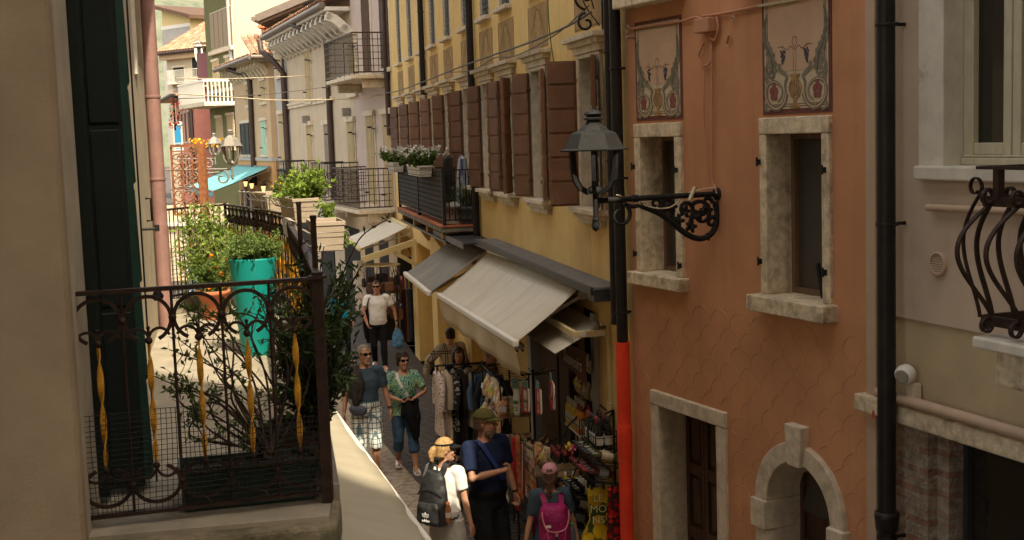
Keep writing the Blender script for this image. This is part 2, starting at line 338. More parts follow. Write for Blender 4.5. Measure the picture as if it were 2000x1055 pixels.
M['brick'] = brickmat('old_mixed_brick', (.32,.16,.105), (.42,.34,.25), (.38,.32,.24), 1, .24, .065, .012)
M['cobble'] = brickmat('porphyry_setts', (.115,.095,.085), (.16,.135,.115), (.06,.05,.042), 1, .17, .10, .011, .7, .8, 'xy', radians(14))
M['flag'] = brickmat('limestone_flags', (.38,.31,.23), (.45,.37,.27), (.2,.16,.12), 1, .9, .8, .008, .7, .2, 'xy', radians(16.6))
# ------------------------------------------------------------------ ground
J = (1.05, 11.2)
YE = Fac((J[0]-.2*20, J[1]+20), J)
OR = Fac(J, (J[0]+.453*3.2, J[1]-3.2))
RB = Fac((2.34, 8.29), (2.34+.36*6, 8.29-6))
LFp = Vector((-1.78, 5.1, 0))
def lwall(Y): return -1.78-.224*(Y-5.1)
b = MB(); b.slab([(-150,-60),(150,-60),(300,900),(-300,900)], -.3, -.006); tag(b.obj('ground', M['cobble']), kind='structure')
b = MB(); b.slab([(-30,-14),(30,-14),(30,90),(-30,90)], -.2, 0); tag(b.obj('street', M['cobble']), kind='structure')
sd = Vector((-.2822,.9593)); sr = Vector((-1.24,16.4)); sn = Vector((-.9593,-.2822))
a_ = sr-sd*9; c_ = sr+sd*22
b = MB(); b.slab([tuple(a_), tuple(c_), tuple(c_+sn*.68), tuple(a_+sn*.68)], 0.0, .005); tag(b.obj('kerb_strip', M['flag']), kind='structure')

# ------------------------------------------------------------------ facade pieces
def wall(mb, x0, x1, z0, z1, holes, depth=.3, back=6., reveal=True):
    xs = sorted({x0,x1,*[h[0] for h in holes],*[h[1] for h in holes]}); zs = sorted({z0,z1,*[h[2] for h in holes],*[h[3] for h in holes]})
    for i in range(len(xs)-1):
        for k in range(len(zs)-1):
            cx, cz = (xs[i]+xs[i+1])/2, (zs[k]+zs[k+1])/2
            if any(h[0] < cx < h[1] and h[2] < cz < h[3] for h in holes): continue
            mb.quad((xs[i],0,zs[k]),(xs[i+1],0,zs[k]),(xs[i+1],0,zs[k+1]),(xs[i],0,zs[k+1]))
    for h in holes:
        a,b_,c,d = h[:4]
        mb.quad((a,0,c),(a,0,d),(a,depth,d),(a,depth,c)); mb.quad((b_,0,d),(b_,0,c),(b_,depth,c),(b_,depth,d))
        mb.quad((a,0,d),(b_,0,d),(b_,depth,d),(a,depth,d)); mb.quad((b_,0,c),(a,0,c),(a,depth,c),(b_,depth,c))
        mb.quad((a,depth,c),(b_,depth,c),(b_,depth,d),(a,depth,d))
    mb.quad((x0,0,z0),(x0,0,z1),(x0,back,z1),(x0,back,z0)); mb.quad((x1,0,z1),(x1,0,z0),(x1,back,z0),(x1,back,z1))
    mb.quad((x0,0,z1),(x1,0,z1),(x1,back,z1),(x0,back,z1)); mb.quad((x1,back,z0),(x0,back,z0),(x0,back,z1),(x1,back,z1))
def window(bld, x0, x1, z0, z1, depth=.28, jw=.1, lh=.11, sill=.1, sillo=.12, sh=.11, stone='stone', frame='frame', pane='glass', mull=1, proud=.03, label=None, name='window', lintel=True, trans=0, fwid=.05):
    w = MB(); w.box(x0-jw,x0,-proud,depth-.012,z0,z1); w.box(x1,x1+jw,-proud,depth-.012,z0,z1)
    if lintel: w.box(x0-jw,x1+jw,-proud-.004,depth-.012,z1,z1+lh)
    o = w.obj(name, M[stone], bld, bevel=.008)
    if label: o['label'] = label
    if sill: MB().box(x0-jw-sillo*.4,x1+jw+sillo*.4,-sill,depth-.014,z0-sh,z0-.001).obj('sill', M[stone], o, bevel=.01)
    fw = fwid; f = MB(); y0, y1 = depth-.09, depth-.03
    f.box(x0+.001,x0+fw,y0,y1,z0+.001,z1-.001); f.box(x1-fw,x1-.001,y0,y1,z0+.001,z1-.001); f.box(x0+fw,x1-fw,y0,y1,z1-fw,z1-.001); f.box(x0+fw,x1-fw,y0,y1,z0+.001,z0+fw)
    for i in range(mull):
        cx = x0+(x1-x0)*(i+1)/(mull+1); f.box(cx-.03,cx+.03,y0-.006,y1-.004,z0+fw,z1-fw)
    for i in range(trans):
        cz = z0+(z1-z0)*(i+1)/(trans+1); f.box(x0+fw,x1-fw,y0+.008,y1-.008,cz-.015,cz+.015)
    f.obj('frame', M[frame], o)
    p = MB(); p.quad((x0,depth-.05,z0),(x1,depth-.05,z0),(x1,depth-.05,z1),(x0,depth-.05,z1)); p.obj('pane', M[pane], o)
    return o
def leaf_mesh(w, h, sgn, n=6, t=.034, louv=False):
    b = MB(); b.box(min(0,sgn*w),max(0,sgn*w),-t/2,t/2,0,h); ph = h/n
    for i in range(n):
        for s_ in (-1,1):
            x0, x1 = sorted((sgn*.012, sgn*(w-.012))); z0 = i*ph+.01; z1 = (i+1)*ph-.012
            yo = s_*t/2; y1 = s_*(t/2+.012)
            # a board with a chamfered lower lip
            vs = [(x0,yo,z0),(x1,yo,z0),(x1,yo,z1),(x0,yo,z1),(x0+.012,y1,z0+.012),(x1-.012,y1,z0+.012),(x1-.012,s_*(t/2+.004),z1-.006),(x0+.012,s_*(t/2+.004),z1-.006)]
            b.add(vs, [(0,1,5,4),(1,2,6,5),(2,3,7,6),(3,0,4,7),(4,5,6,7)] if s_ < 0 else [(4,5,1,0),(5,6,2,1),(6,7,3,2),(7,4,0,3),(7,6,5,4)])
    b.box(sgn*w*.02-.01, sgn*w*.02+.01+.02*0, -t/2-.02, t/2+.02, h*.12, h*.12+.035); b.box(sgn*w*.02-.01, sgn*w*.02+.01, -t/2-.02, t/2+.02, h*.85, h*.85+.035)
    return b
def shutter(win, hx, z0, h, w, sgn, ang, m='shutter', n=6, out=.05):
    o = leaf_mesh(w, h, sgn, n).obj('shutter', M[m], win, loc=(hx,-out,z0), rz=(-1 if sgn > 0 else 1)*radians(ang)); return o
def spiral(cx, cz, r0, r1, a0, a1, n=24): return [(cx+cos(a0+(a1-a0)*i/n)*(r0+(r1-r0)*i/n), cz+sin(a0+(a1-a0)*i/n)*(r0+(r1-r0)*i/n)) for i in range(n+1)]
def bez(P, n=16):
    out = []; P = [Vector(p) for p in P]
    for i in range(len(P)-1):
        p0 = P[max(i-1,0)]; p1 = P[i]; p2 = P[i+1]; p3 = P[min(i+2,len(P)-1)]
        for k in range(n):
            t = k/n; out.append(.5*((2*p1)+(p2-p0)*t+(2*p0-5*p1+4*p2-p3)*t*t+(3*p1-p0-3*p2+p3)*t**3))
    return out+[P[-1]]

# ------------------------------------------------------------------ orange house
HO = thing('orange_house', 'orange plastered house with painted panels above its stone framed windows', 'house', OR.p0, OR.rz)
LO = 3.17
wA = (.24,.79,3.40,4.55); wB = (2.05,2.68,3.38,4.55); DR = (.45,1.33,0,2.26); AR = (2.02,2.76,0,1.82); AC = (2.39,1.82,.37)
uA = (.24,.79,5.78,7.0); uB = (2.05,2.68,5.78,7.0)
mb = MB(); ex_ = lambda h: (h[0]-.03,h[1]+.03,max(0,h[2]-.03),h[3]+.03)
wall(mb, .0, LO, 0, 8.6, [ex_(h) for h in (wA, wB, DR)]+[(AR[0]-.02,AR[1]+.02,0,2.21), ex_(uA), ex_(uB)], .34)
n = 14      # plaster spandrels close the arched door head
for s_ in (-1,1):
    arc = [(AC[0]+s_*cos(pi/2*i/n)*(AC[2]+.012), AC[1]+sin(pi/2*i/n)*(AC[2]+.05)) for i in range(n+1)]
    poly = [(AC[0]+s_*.385, AC[1]), (AC[0]+s_*.385, 2.205), (AC[0], 2.205)]+arc[::-1]
    mb.prism(poly if s_ < 0 else poly[::-1], .004, .33)
mb.obj('wall', M['orange'], HO)
eo = MB(); eo.box(-.0,LO,-.55,6,8.6,8.72); [eo.box(x,x+.08,-.5,0,8.45,8.6) for x in [.1+.4*i for i in range(8)]]; eo.obj('roof', M['woodeave'], HO)
window(HO, *wA, fwid=.035, mull=0, pane='glass2', jw=.1, lh=.115, label='narrow stone framed window behind the lantern arm'); window(HO, *wB, fwid=.04, mull=0, pane='glass2', jw=.085, lh=.12, sh=.12, sill=.13)
for q in (uA, uB): window(HO, *q, jw=.09, sh=.14, sill=.16, sillo=.25)
for x, z in ((.15,4.3),(.15,3.55),(.84,4.28),(.87,3.5),(1.98,4.35),(1.98,3.62),(2.73,4.3),(2.73,3.6)):
    pin = MB(); pin.box(x-.008,x+.008,-.06,-.03,z-.02,z+.02); pin.tube([(x,-.06,z-.03),(x,-.06,z+.035)],.008,6); pin.obj('shutter_hinge', M['iron'], HO)
# rectangular door
d = MB(); d.box(.32,.45,-.03,.33,0,2.26); d.box(1.33,1.46,-.03,.33,0,2.26); d.box(.32,1.46,-.034,.33,2.26,2.385); dS = d.obj('door_frame', M['stone2'], HO, bevel=.01)
def panel_door(x0, x1, z1, y, parent, leaves, rows, name='door'):
    m_ = MB(); m_.box(x0,x1,y,y+.05,0,z1); lw = (x1-x0)/leaves
    for i in range(leaves):
        a = x0+i*lw
        m_.box(a+.004,a+.05,y-.03,y,0,z1); m_.box(a+lw-.05,a+lw-.004,y-.03,y,0,z1)
        rh = z1/rows
        for k in range(rows+1):
            zc = min(max(k*rh,.05),z1-.05); m_.box(a+.05,a+lw-.05,y-.03,y,zc-.05,zc+.05)
        for k in range(rows): m_.box(a+.085,a+lw-.085,y-.018,y,k*rh+.085,(k+1)*rh-.085)
    return m_.obj(name, M['doorwood'], parent, bevel=.006)
dd = panel_door(.451,1.329,2.258,.27,HO,3,4); MB().tube([(1.03,.2,1.02),(1.03,.235,1.02)],.03,10).ell((1.03,.185,1.02),.028).obj('handle', M['iron'], dd)
# arched door
st = MB(); pr = .045
for s_ in (-1,1):
    N_ = 12; vs = []; a0 = radians(0); a1 = radians(78)
    for i in range(N_+1):
        t = a0+(a1-a0)*i/N_
        for r_ in (.37,.515):
            for y in (-pr,.3): vs.append((AC[0]+s_*cos(t)*r_, y, AC[1]+sin(t)*r_))
    fs = []
    for i in range(N_):
        q = i*4; r = q+4; fs += [(q,q+2,r+2,r),(q,r,r+1,q+1),(q+2,q+3,r+3,r+2)]
    if s_ > 0: fs = [f[::-1] for f in fs]
    fs += [(0,1,3,2),(N_*4,N_*4+2,N_*4+3,N_*4+1)]
    st.add(vs, fs)
    x0, x1 = sorted((AC[0]+s_*.37, AC[0]+s_*.515)); st.box(x0,x1,-pr,.3,0,1.60)
    x0, x1 = sorted((AC[0]+s_*.36, AC[0]+s_*.54)); st.box(x0,x1,-pr-.025,.3,1.60,1.82)
st.prism([(AC[0]-.07,2.17),(AC[0]+.07,2.17),(AC[0]+.1,2.47),(AC[0]-.1,2.47)], -pr-.03, .3)
st.obj('arch_surround', M['stone2'], HO, bevel=.008)
da = panel_door(2.021,2.759,2.18,.29,HO,2,3); da['label'] = 'arched brown door leaf in the stone arch'
gl = MB(); gl.prism([(AC[0]+cos(pi*i/14)*.3, 1.72+sin(pi*i/14)*.33) for i in range(15)][::-1], .245, .262); gl.obj('fanlight', M['glass2'], da)
# fish scale relief
sc = MB(); R_ = .135
for row in range(24):
    for i in range(16):
        cx = .02+i*.27+(row%2)*.135; cz = 3.06-row*.135
        pts = [(cx+cos(t)*R_, +.0012, cz+sin(t)*R_) for t in [pi*k/10 for k in range(11)]]
        ok = lambda p: .06 < p[0] < LO-.05 and p[2] > .05 and p[2] < 3.2 and not (.30 < p[0] < 1.48 and p[2] < 2.41) and not (abs(p[0]-AC[0]) < .53 and p[2] < 1.85) and (p[0]-AC[0])**2+(p[2]-AC[1])**2 > .54**2 and not (1.9 < p[0] < 2.85 and p[2] > 3.2) and not (abs(p[0]-2.39) < .12 and 2 < p[2] < 2.5)
        run = []
        for p in pts+[None]:
            if p and ok(p): run.append(p)
            else:
                if len(run) > 2: sc.tube(run, .0046, 5, flat=.8)
                run = []
sc.obj('scale_relief', M['orange'], HO)
# painted panels
P_cream = mat('fresco_cream', (.52,.42,.28), .9, var=.06); P_peach = mat('fresco_peach', (.53,.35,.225), .9, var=.07, col2=(.50,.36,.24), fac2=.5, scale=4); P_maroon = mat('fresco_maroon', (.15,.055,.045), .9); P_green = mat('fresco_grey_green', (.19,.165,.115), .9, var=.25, scale=25); P_line = plain('fresco_brown_line', (.16,.085,.05), .9)
P_urn = mat('fresco_urn_gold', (.32,.19,.08), .9, var=.3, scale=30); P_red = plain('fresco_red', (.22,.075,.06), .9); P_blue = plain('fresco_grape', (.055,.05,.065), .9); P_dark = plain('fresco_dark', (.07,.055,.04), .9)
def fresco(x0, x1, z0, z1):
    w = x1-x0; k = w/540; kz = w/.76/1148
    root = MB().box(x0,x1,-.006,.002,z0,z1).obj('painted_panel', M['P_maroon'] if 'P_maroon' in M else P_maroon, HO)
    MB().box(x0+.03,x1-.03,-.009,-.006,z0+.035,z1-.03).obj('painted_border', P_cream, root)
    f = MB(); f.box(x0+.075,x1-.075,-.011,-.009,z0+.30,z1-.08); f.obj('painted_field', P_peach, root)
    L = MB()
    for o_ in (.05,.066):
        for a,b_,c,d in ((x0+o_,x0+o_+.005,z0+o_,z1-o_),(x1-o_-.005,x1-o_,z0+o_,z1-o_),(x0+o_,x1-o_,z0+o_,z0+o_+.005),(x0+o_,x1-o_,z1-o_-.005,z1-o_)): L.box(a,b_,-.0105,-.009,c,d)
    X = lambda px: x0+(px-1110)*k; Z = lambda py: z0+(930-py)*kz
    mir = lambda px: 2*1378-px
    D = MB()
    for m_ in (lambda q: q, mir):
        G = MB(); F_ = MB(); H_ = MB(); gr = MB()
        P = lambda pts: [(X(m_(a)), Z(b_)) for a,b_ in pts]
        c2 = lambda pts: [tuple(v) for v in bez([Vector((*p,0)) for p in P(pts)], 8)]
        pp = [(v[0],v[1]) for v in c2([(1310,770),(1290,840),(1235,885),(1170,850),(1140,760),(1160,690),(1215,670),(1270,720),(1270,790),(1235,830)])]
        G.strip(pp, [.046-.03*i/len(pp) for i in range(len(pp))], -.0125)
        F_.strip(pp, [.012-.008*i/len(pp) for i in range(len(pp))], -.014)
        pp = [(v[0],v[1]) for v in c2([(1165,700),(1145,620),(1150,550),(1180,520),(1212,560),(1205,630),(1170,625),(1168,580)])]
        G.strip(pp, [.042-.024*i/len(pp) for i in range(len(pp))], -.0127)
        # acanthus plume
        ax = [(v[0],v[1]) for v in c2([(1205,600),(1190,480),(1155,380),(1135,270),(1155,130)])]; nn = len(ax)
        G.strip(ax, [(.085*(1-i/nn)**.8+.006)*(1+.35*((i*3//4)%3==0)) for i in range(nn)], -.0129)
        D.strip(ax, [.007*(1-i/nn)+.002 for i in range(nn)], -.0142)
        pp = [(v[0],v[1]) for v in c2([(1305,770),(1300,690),(1315,640),(1285,605),(1255,575),(1260,535)])]
        G.strip(pp, [.018+.026*i/len(pp) for i in range(len(pp))], -.0131)
        pp = [(v[0],v[1]) for v in c2([(1175,905),(1130,880),(1150,840)])]; G.strip(pp, .02, -.0128)
        cx, cz = X(m_(1207)), Z(755)
        for a in range(5):
            t = a*2*pi/5+.3; H_.prism([(cx+cos(t)*.028+cos(t+q)*.024, cz+sin(t)*.036+sin(t+q)*.028) for q in [2*pi*j/8 for j in range(8)]][::-1], -.0135-.0002*a, -.0095)
        cx, cz = X(m_(1285)), Z(435)
        for j in range(22):
            rr = j//3; ww = (.03*(1-rr/9)); qx = cx+U(-ww,ww); qz = cz-.012*rr-U(0,.006)
            gr.prism([(qx+cos(q)*.009, qz+sin(q)*.010) for q in [2*pi*i/7 for i in range(7)]][::-1], -.0125-.0001*j, -.0095)
        pp = [(v[0],v[1]) for v in c2([(1378,440),(1345,405),(1320,430),(1285,405),(1243,402)])]; L.strip(pp, .006, -.0125)
        L.strip(P([(1366,450),(1371,620)]), .004, -.0125); L.strip(P([(1285,430),(1283,380)]), .004, -.0125)
        G.obj('painted_scrollwork', P_green, root); F_.obj('painted_stem', P_peach, root); H_.obj('painted_flower', P_red, root); gr.obj('painted_grapes', P_blue, root)
        pp = [(v[0],v[1]) for v in c2([(1378,420),(1360,380),(1365,340),(1378,330)])]; L.strip(pp, .005, -.0125)
    u = MB(); prof = [(.02,885),(.06,880),(.045,862),(.018,840),(.016,815),(.05,795),(.073,745),(.074,720),(.06,685),(.04,665),(.04,645),(.055,632),(.055,622)]
    u.prism([(X(1378)-r_, Z(y)) for r_,y in prof]+[(X(1378)+r_, Z(y)) for r_,y in prof[::-1]], -.014, -.0095)
    for q in (-.045,-.022,0,.022,.045): D.strip([(X(1378)+q*.6,Z(795)),(X(1378)+q*1.15,Z(735)),(X(1378)+q*.8,Z(670))], .004, -.0148)
    L.obj('painted_vine', P_line, root); u.obj('painted_urn', P_urn, root); D.obj('painted_shading_line', P_dark, root)
    return root
MB().boxm(Matrix.Translation((2.45,.14,3.50))@Matrix.Rotation(radians(-14),4,'Y'), .03,.02,.26).obj('leaning_bar', M['dark'], HO)
fresco(.16,.90,4.69,5.52); fresco(1.99,2.77,4.69,5.62)
# cable, junction box and clips of the orange house
cb = MB(); cz = lambda px,py: (lambda q: (q[0], -.025, q[1]))(OR.at(px,py))
cb.tube(bez([cz(*p) for p in [(1236,57),(1290,48),(1335,42),(1365,34),(1378,42)]],6), .011, 6)
cb.tube(bez([cz(*p) for p in [(1378,32),(1420,26),(1470,16),(1488,12)]],6), .013, 6)
cb.tube(bez([cz(*p) for p in [(1405,32),(1408,55),(1402,78),(1393,72)]],6), .012, 6); cb.tube(bez([cz(*p) for p in [(1380,85),(1370,110),(1380,128),(1394,118),(1392,80)]],6), .008, 6)
cb.tube(bez([cz(*p) for p in [(1395,75),(1396,200),(1396,340),(1402,366),(1406,378)]],6), .008, 6); cb.tube(bez([cz(*p) for p in [(1382,128),(1380,230),(1388,340),(1394,372)]],6), .004, 5)
cb.obj('cable', M['orangecable'], HO)
jb = MB(); q0 = OR.at(1374,38); q1 = OR.at(1402,62); jb.box(q0[0],q1[0],-.09,0,q1[1],q0[1]); jb.obj('junction_box', M['orangecable'], HO, bevel=.01)
lc = MB(); lc.tube(bez([cz(*p) for p in [(1488,12),(1530,5),(1570,-3),(1600,-14)]],6), .012, 6); lc.obj('cable', M['wire'], HO)
hk = MB(); p = cz(1233,57); hk.tube([(p[0]+.03*cos(t),-.04,p[2]+.03*sin(t)) for t in [i*.5 for i in range(11)]],.008,6); hk.obj('cable_hook', M['conduit'], HO); hk = MB(); p = cz(1240,73); hk.tube([(p[0],-.0,p[2]),(p[0],-.09,p[2])],.012,6); hk.obj('wall_peg', M['conduit'], HO); hk = MB(); p = cz(1438,37); hk.tube([(p[0]+.02*cos(t),-.03,p[2]+.02*sin(t)) for t in [i*.6 for i in range(9)]],.006,6); hk.obj('cable_hook', M['conduit'], HO); hk = MB(); p=cz(1427,76); hk.tube([(p[0]-.02,-.02,p[2]-.03),(p[0]+.02,-.03,p[2]+.03)],.012,6)
hk.obj('wall_peg', M['orangecable'], HO)

# ------------------------------------------------------------------ downpipes
def pipe(name, label, F, a, out, z0, z1, r, m, bands=(), lean=0, cat='downpipe', sock=(), gr=None):
    t = fthing(F, name, label, cat, a, out, 0, gr)
    q = MB(); q.tube([(0,0,z0),(lean*(z1-z0),0,z1)], r, 14); q.obj('pipe', M[m], t)
    for z in bands:
        bm_ = MB(); bm_.lathe([(r+.006,z-.012),(r+.009,z),(r+.006,z+.012)], (lean*(z-z0),0,0), 14); bm_.box(lean*(z-z0)-.01,lean*(z-z0)+.01,r,out,z-.01,z+.01); bm_.tube([(r+.005,-.0,z),(r+.05,.01,z)],.007,5); bm_.obj('bracket', M[m], t)
    for z in sock: MB().lathe([(r+.001,z-.10),(r+.014,z-.08),(r+.018,z-.02),(r+.022,z),(r+.02,z+.03),(r+.001,z+.034)],(0,0,0),16).obj('socket', M[m], t)
    return t
dp1 = pipe('downpipe', 'black downpipe joined to a bright red lower section beside the wine racks', OR, -.03, .09, 2.74, 8.6, .05, 'pipe', (4.2,5.15,3.02), sock=())
rp = MB(); rp.tube([(0,0,.0),(0,0,2.74)],.062,16); rp.lathe([(.062,1.72),(.068,1.74),(.068,2.0),(.062,2.02)],(0,0,0),16); rp.tube([(0,0,2.735),(0,0,2.755)],.066,16); rp.obj('protective_sleeve', M['redpipe'], dp1)
pipe('downpipe', 'slimmer black downpipe beside the yellow wall, close left of the thick one', OR, -.145, .09, 2.9, 8.6, .042, 'pipe', (4.35,5.3))
dp3 = pipe('downpipe', 'thick black downpipe between the orange house and the rose coloured house', RB, RB.at(1731,500,.14)[0], .14, 0, 8.9, .058, 'pipe', (3.98,1.98,5.2), sock=(2.12,))
MB().lathe([(.0,-.001),(.0,-.001)],n=4)
sk = MB(); sk.add([(-.045+.03*cos(t), -.0695+.008*abs(cos(t))*0, 2.77+.03*sin(t)) for t in [i*2*pi/14 for i in range(14)]], [tuple(range(14))]); sko = sk.obj('round_sticker', plain('red_sticker', (.45,.03,.04), .5), dp3)
sko.rotation_euler.z = radians(-18)

# ------------------------------------------------------------------ rose house on the right
HR = thing('rose_house', 'rose and beige plastered house with a white framed window and brick shop pier', 'house', RB.p0, RB.rz)
LR = 9.0; rw = (.60,2.05,4.30,6.15); shopw = (.76,3.2,0,2.70)
mb = MB(); wall(mb, 0.062, LR, 3.38, 8.8, [rw,(3.6,4.9,4.3,6.1)], .3); mb.obj('upper_wall', M['rose'], HR)
mb = MB(); mb.box(0.064,LR-.004,.018,5.9,2.83,3.379); mb.obj('lower_wall', M['beige'], HR)
MB().box(-.04,.06,-.012,.5,0,8.8).obj('corner_strip', M['conduit'], HR)
MB().box(0.02,LR,-.07,.3,2.715,2.829).box(-.10,.019,-.07,.3,2.715,2.829).obj('stone_band', M['stone'], HR, bevel=.012)
MB().box(.066,.57,.0,.5,0,2.714).box(.571,.68,.07,.5,0,2.714).box(3.2,LR,.0,.5,0,2.714).obj('brick_pier', M['brick'], HR, bevel=.006)
sw = MB(); sw.box(.68,.72,.18,.24,0,2.71); sw.box(3.15,3.2,.18,.24,0,2.71); sw.box(.72,3.15,.18,.24,2.62,2.71); sw.box(1.9,1.95,.18,.24,0,2.62); swo = sw.obj('shop_window', M['flashdark'], HR)
MB().quad((.72,.21,0),(3.15,.21,0),(3.15,.21,2.62),(.72,.21,2.62)).obj('pane', M['glass'], swo)
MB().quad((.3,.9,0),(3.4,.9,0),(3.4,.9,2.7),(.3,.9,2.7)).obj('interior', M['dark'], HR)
MB().box(.0,LR,-.6,6,8.8,8.95).obj('roof', M['woodeave'], HR)
# white marble window surround and peeling casement
w_ = MB(); w_.box(.53,.76,-.04,.15,4.32,6.2); w_.box(1.71,2.3,-.04,.15,4.345,6.2); w_.box(.53,2.3,-.044,.15,6.2,6.4); wo = w_.obj('window', M['whitestone'], HR, bevel=.008)
MB().box(.525,2.35,-.075,.2,4.255,4.34).obj('sill', M['whitestone'], wo, bevel=.012)
f = MB()
for x0,x1 in ((.765,.85),(1.10,1.165),(1.175,1.24),(1.6,1.7)): f.box(x0,x1,.10,.17,4.33,6.1)
for x0,x1 in ((.85,1.10),(1.24,1.6)): f.box(x0,x1,.105,.165,4.40,4.47); f.box(x0,x1,.105,.165,6.0,6.1)
f.box(.765,1.7,.08,.19,4.341,4.385); f.box(.78,1.69,.085,.18,4.387,4.40)
f.obj('casement', M['creamwood'], wo, bevel=.008)
MB().quad((.84,.14,4.4),(1.62,.14,4.4),(1.62,.14,6.1),(.84,.14,6.1)).obj('pane', M['glass'], wo)
cu = MB(); cu.add([(.9+.014*i, .2+.012*sin(i*1.3), z) for z in (4.42,6.05) for i in range(14)], [(i,i+1,i+15,i+14) for i in range(13)], True); cu.obj('curtain', plain('dim_net_curtain', (.16,.15,.13), .9), wo)
cd = MB(); cd.tube([(.62,-.04,4.09),(3.2,-.04,4.12)],.022,10); cd.obj('water_pipe', M['conduit'], HR); cd = MB(); cd.tube([(.16,-.07,2.88),(LR,-.07,2.88)],.034,10); cd.obj('conduit', M['conduit'], HR)
vt = fthing(RB, 'vent_grille', 'round white plastic vent grille on the rose plaster wall', 'vent', .68, 0, 3.75)
v_ = MB(); v_.lathe([(.075,0),(.075,.02),(.06,.024),(.06,.012)],(0,0,0),20,Matrix.Rotation(radians(90),4,'X')); v_.obj('ring', M['conduit'], vt)
v_ = MB()
for i in range(8):
    z = -.052+.015*i; hw = sqrt(max(.0,.06**2-z*z)); v_.boxm(Matrix.Translation((0,-.013,z))@Matrix.Rotation(radians(35),4,'X'), hw*2, .014, .004)
v_.obj('slats', M['conduit'], vt); MB().lathe([(0,0),(.06,0.001)],(0,-.002,0),20,Matrix.Rotation(radians(90),4,'X')).obj('back', M['dark'], vt)
sc_ = fthing(RB, 'security_camera', 'white dome security camera on a small box beside the thick downpipe', 'camera', RB.at(1772,770,.08)[0], 0, 2.92)
MB().box(-.045,.045,-.075,0,-.04,.09).obj('junction_box', plain('ivory_plastic', (.6,.52,.38), .5), sc_, bevel=.008)
Mr = Matrix.Rotation(radians(25),4,'Z')@Matrix.Rotation(radians(100),4,'X')
q = MB(); sc_.scale = (.8,.8,.8); q.lathe([(.0,-.075),(.05,-.065),(.075,-.03),(.08,0),(.075,.04),(.055,.06)],(-.02,-.10,.16),18,Mr); q.obj('housing', plain('white_plastic', (.72,.69,.63), .4), sc_)
q = MB(); q.lathe([(.055,.0601),(.045,.066),(.0,.067)],(-.02,-.10,.16),18,Mr); q.obj('lens', plain('camera_lens', (.02,.02,.02), .15), sc_); MB().lathe([(.052,.06),(.056,.068),(.046,.068)],(-.02,-.10,.16),18,Mr).obj('lens_ring', plain('lens_ring', (.3,.27,.22), .5), sc_)
# belly balcony of the rose house
bx0 = 1.69; BO = .52
bal = MB(); bal.box(bx0,4.4,-.60,0,3.44,3.50); bal.obj('balcony_slab', M['whitestone'], HR, bevel=.012); [MB().box(x,x+.5,-.5,-.0,3.24,3.439).obj('corbel', M['stone'], HR, bevel=.02) for x in (bx0+.05,3.6)]
bf = lambda t: .30*sin(pi*min(1,max(0,(t-.05))/.95))**1.3*(1-t)**.35*1.25      # belly: bulge against height (0 bottom, 1 top)
rl = MB(); rl.bar([(bx0-.04,-BO,4.36),(4.3,-BO,4.36)],.05,.016); rl.bar([(bx0+.0,-BO,4.36),(bx0+.0,0,4.36)],.05,.016); rl.bar([(bx0,-BO,4.19),(4.3,-BO,4.19)],.03,.05); rl.bar([(bx0,-BO,4.19),(bx0,0,4.19)],.03,.05); rl.bar([(bx0,-BO,3.58),(4.3,-BO,3.58)],.03,.05); rl.bar([(bx0,-BO,3.58),(bx0,0,3.58)],.03,.05)
rl.box(bx0+.08,bx0+.12,-BO-.02,-BO+.02,4.2,4.36); rlo = rl.obj('balcony_rail', M['rustiron'], HR)
def belly(x, y, dx, dy, w, t, tail=False):
    pts = []
    for i in range(25):
        t_ = i/24; z = 3.59+(4.19-3.59)*t_; o_ = (.22 if dy else .12)*sin(pi*t_**1.35)
        pts.append((x+dx*o_, y+dy*o_, z))
    q = MB(); q.bar(pts, w, t, up=(dx,dy,0)); 
    # top and bottom curls
    for zc, s_ in ((4.215,1),(3.56,-1)):
        cpts = [(x+dx*(.035+.032*cos(a)), y+dy*(.035+.032*cos(a)), zc+s_*.0+.035*sin(a)) for a in [i*.45 for i in range(15)]]; q.bar(cpts, w, t, up=(dx*.3,dy*.3,1) if abs(dx)+abs(dy) == 0 else (0,0,1))
    return q.obj('baluster', M['rustiron'], HR)
for i in range(12): belly(bx0+.06+.21*i, -BO, 0, -1, .027, .011)
for i in range(4): belly(bx0, -BO+.05+.14*i, -1, 0, .027, .011)
q = MB(); q.bar([(bx0-.02-.13*sin(pi*(i/24)**1.35), -BO-.01, 3.59+.64*i/24) for i in range(25)]+[(bx0-.06+.05*cos(a)*(1-a/12), -BO-.01, 4.26+.055*sin(a)*(1-a/12)) for a in [i*.4 for i in range(15)]], .02, .008, up=(1,0,0)); q.obj('corner_scroll', M['rustiron'], HR)
spt = fthing(RB, 'spotlight', 'small black spotlight fixed under the balcony of the rose house', 'lamp', 1.93, .3, 3.0)
MB().tube([(0,0,.12),(0,0,.03)],.015,8).tube([(0,0,.03),(-.03,-.06,-.04)],[.035,.055],12).obj('lamp_body', M['iron'], spt); MB().lathe([(.05,.0),(.03,-.03),(0,-.04)],(-.032,-.062,-.045),12).obj('lens', plain('frosted_lens',(.5,.47,.4),.3), spt)
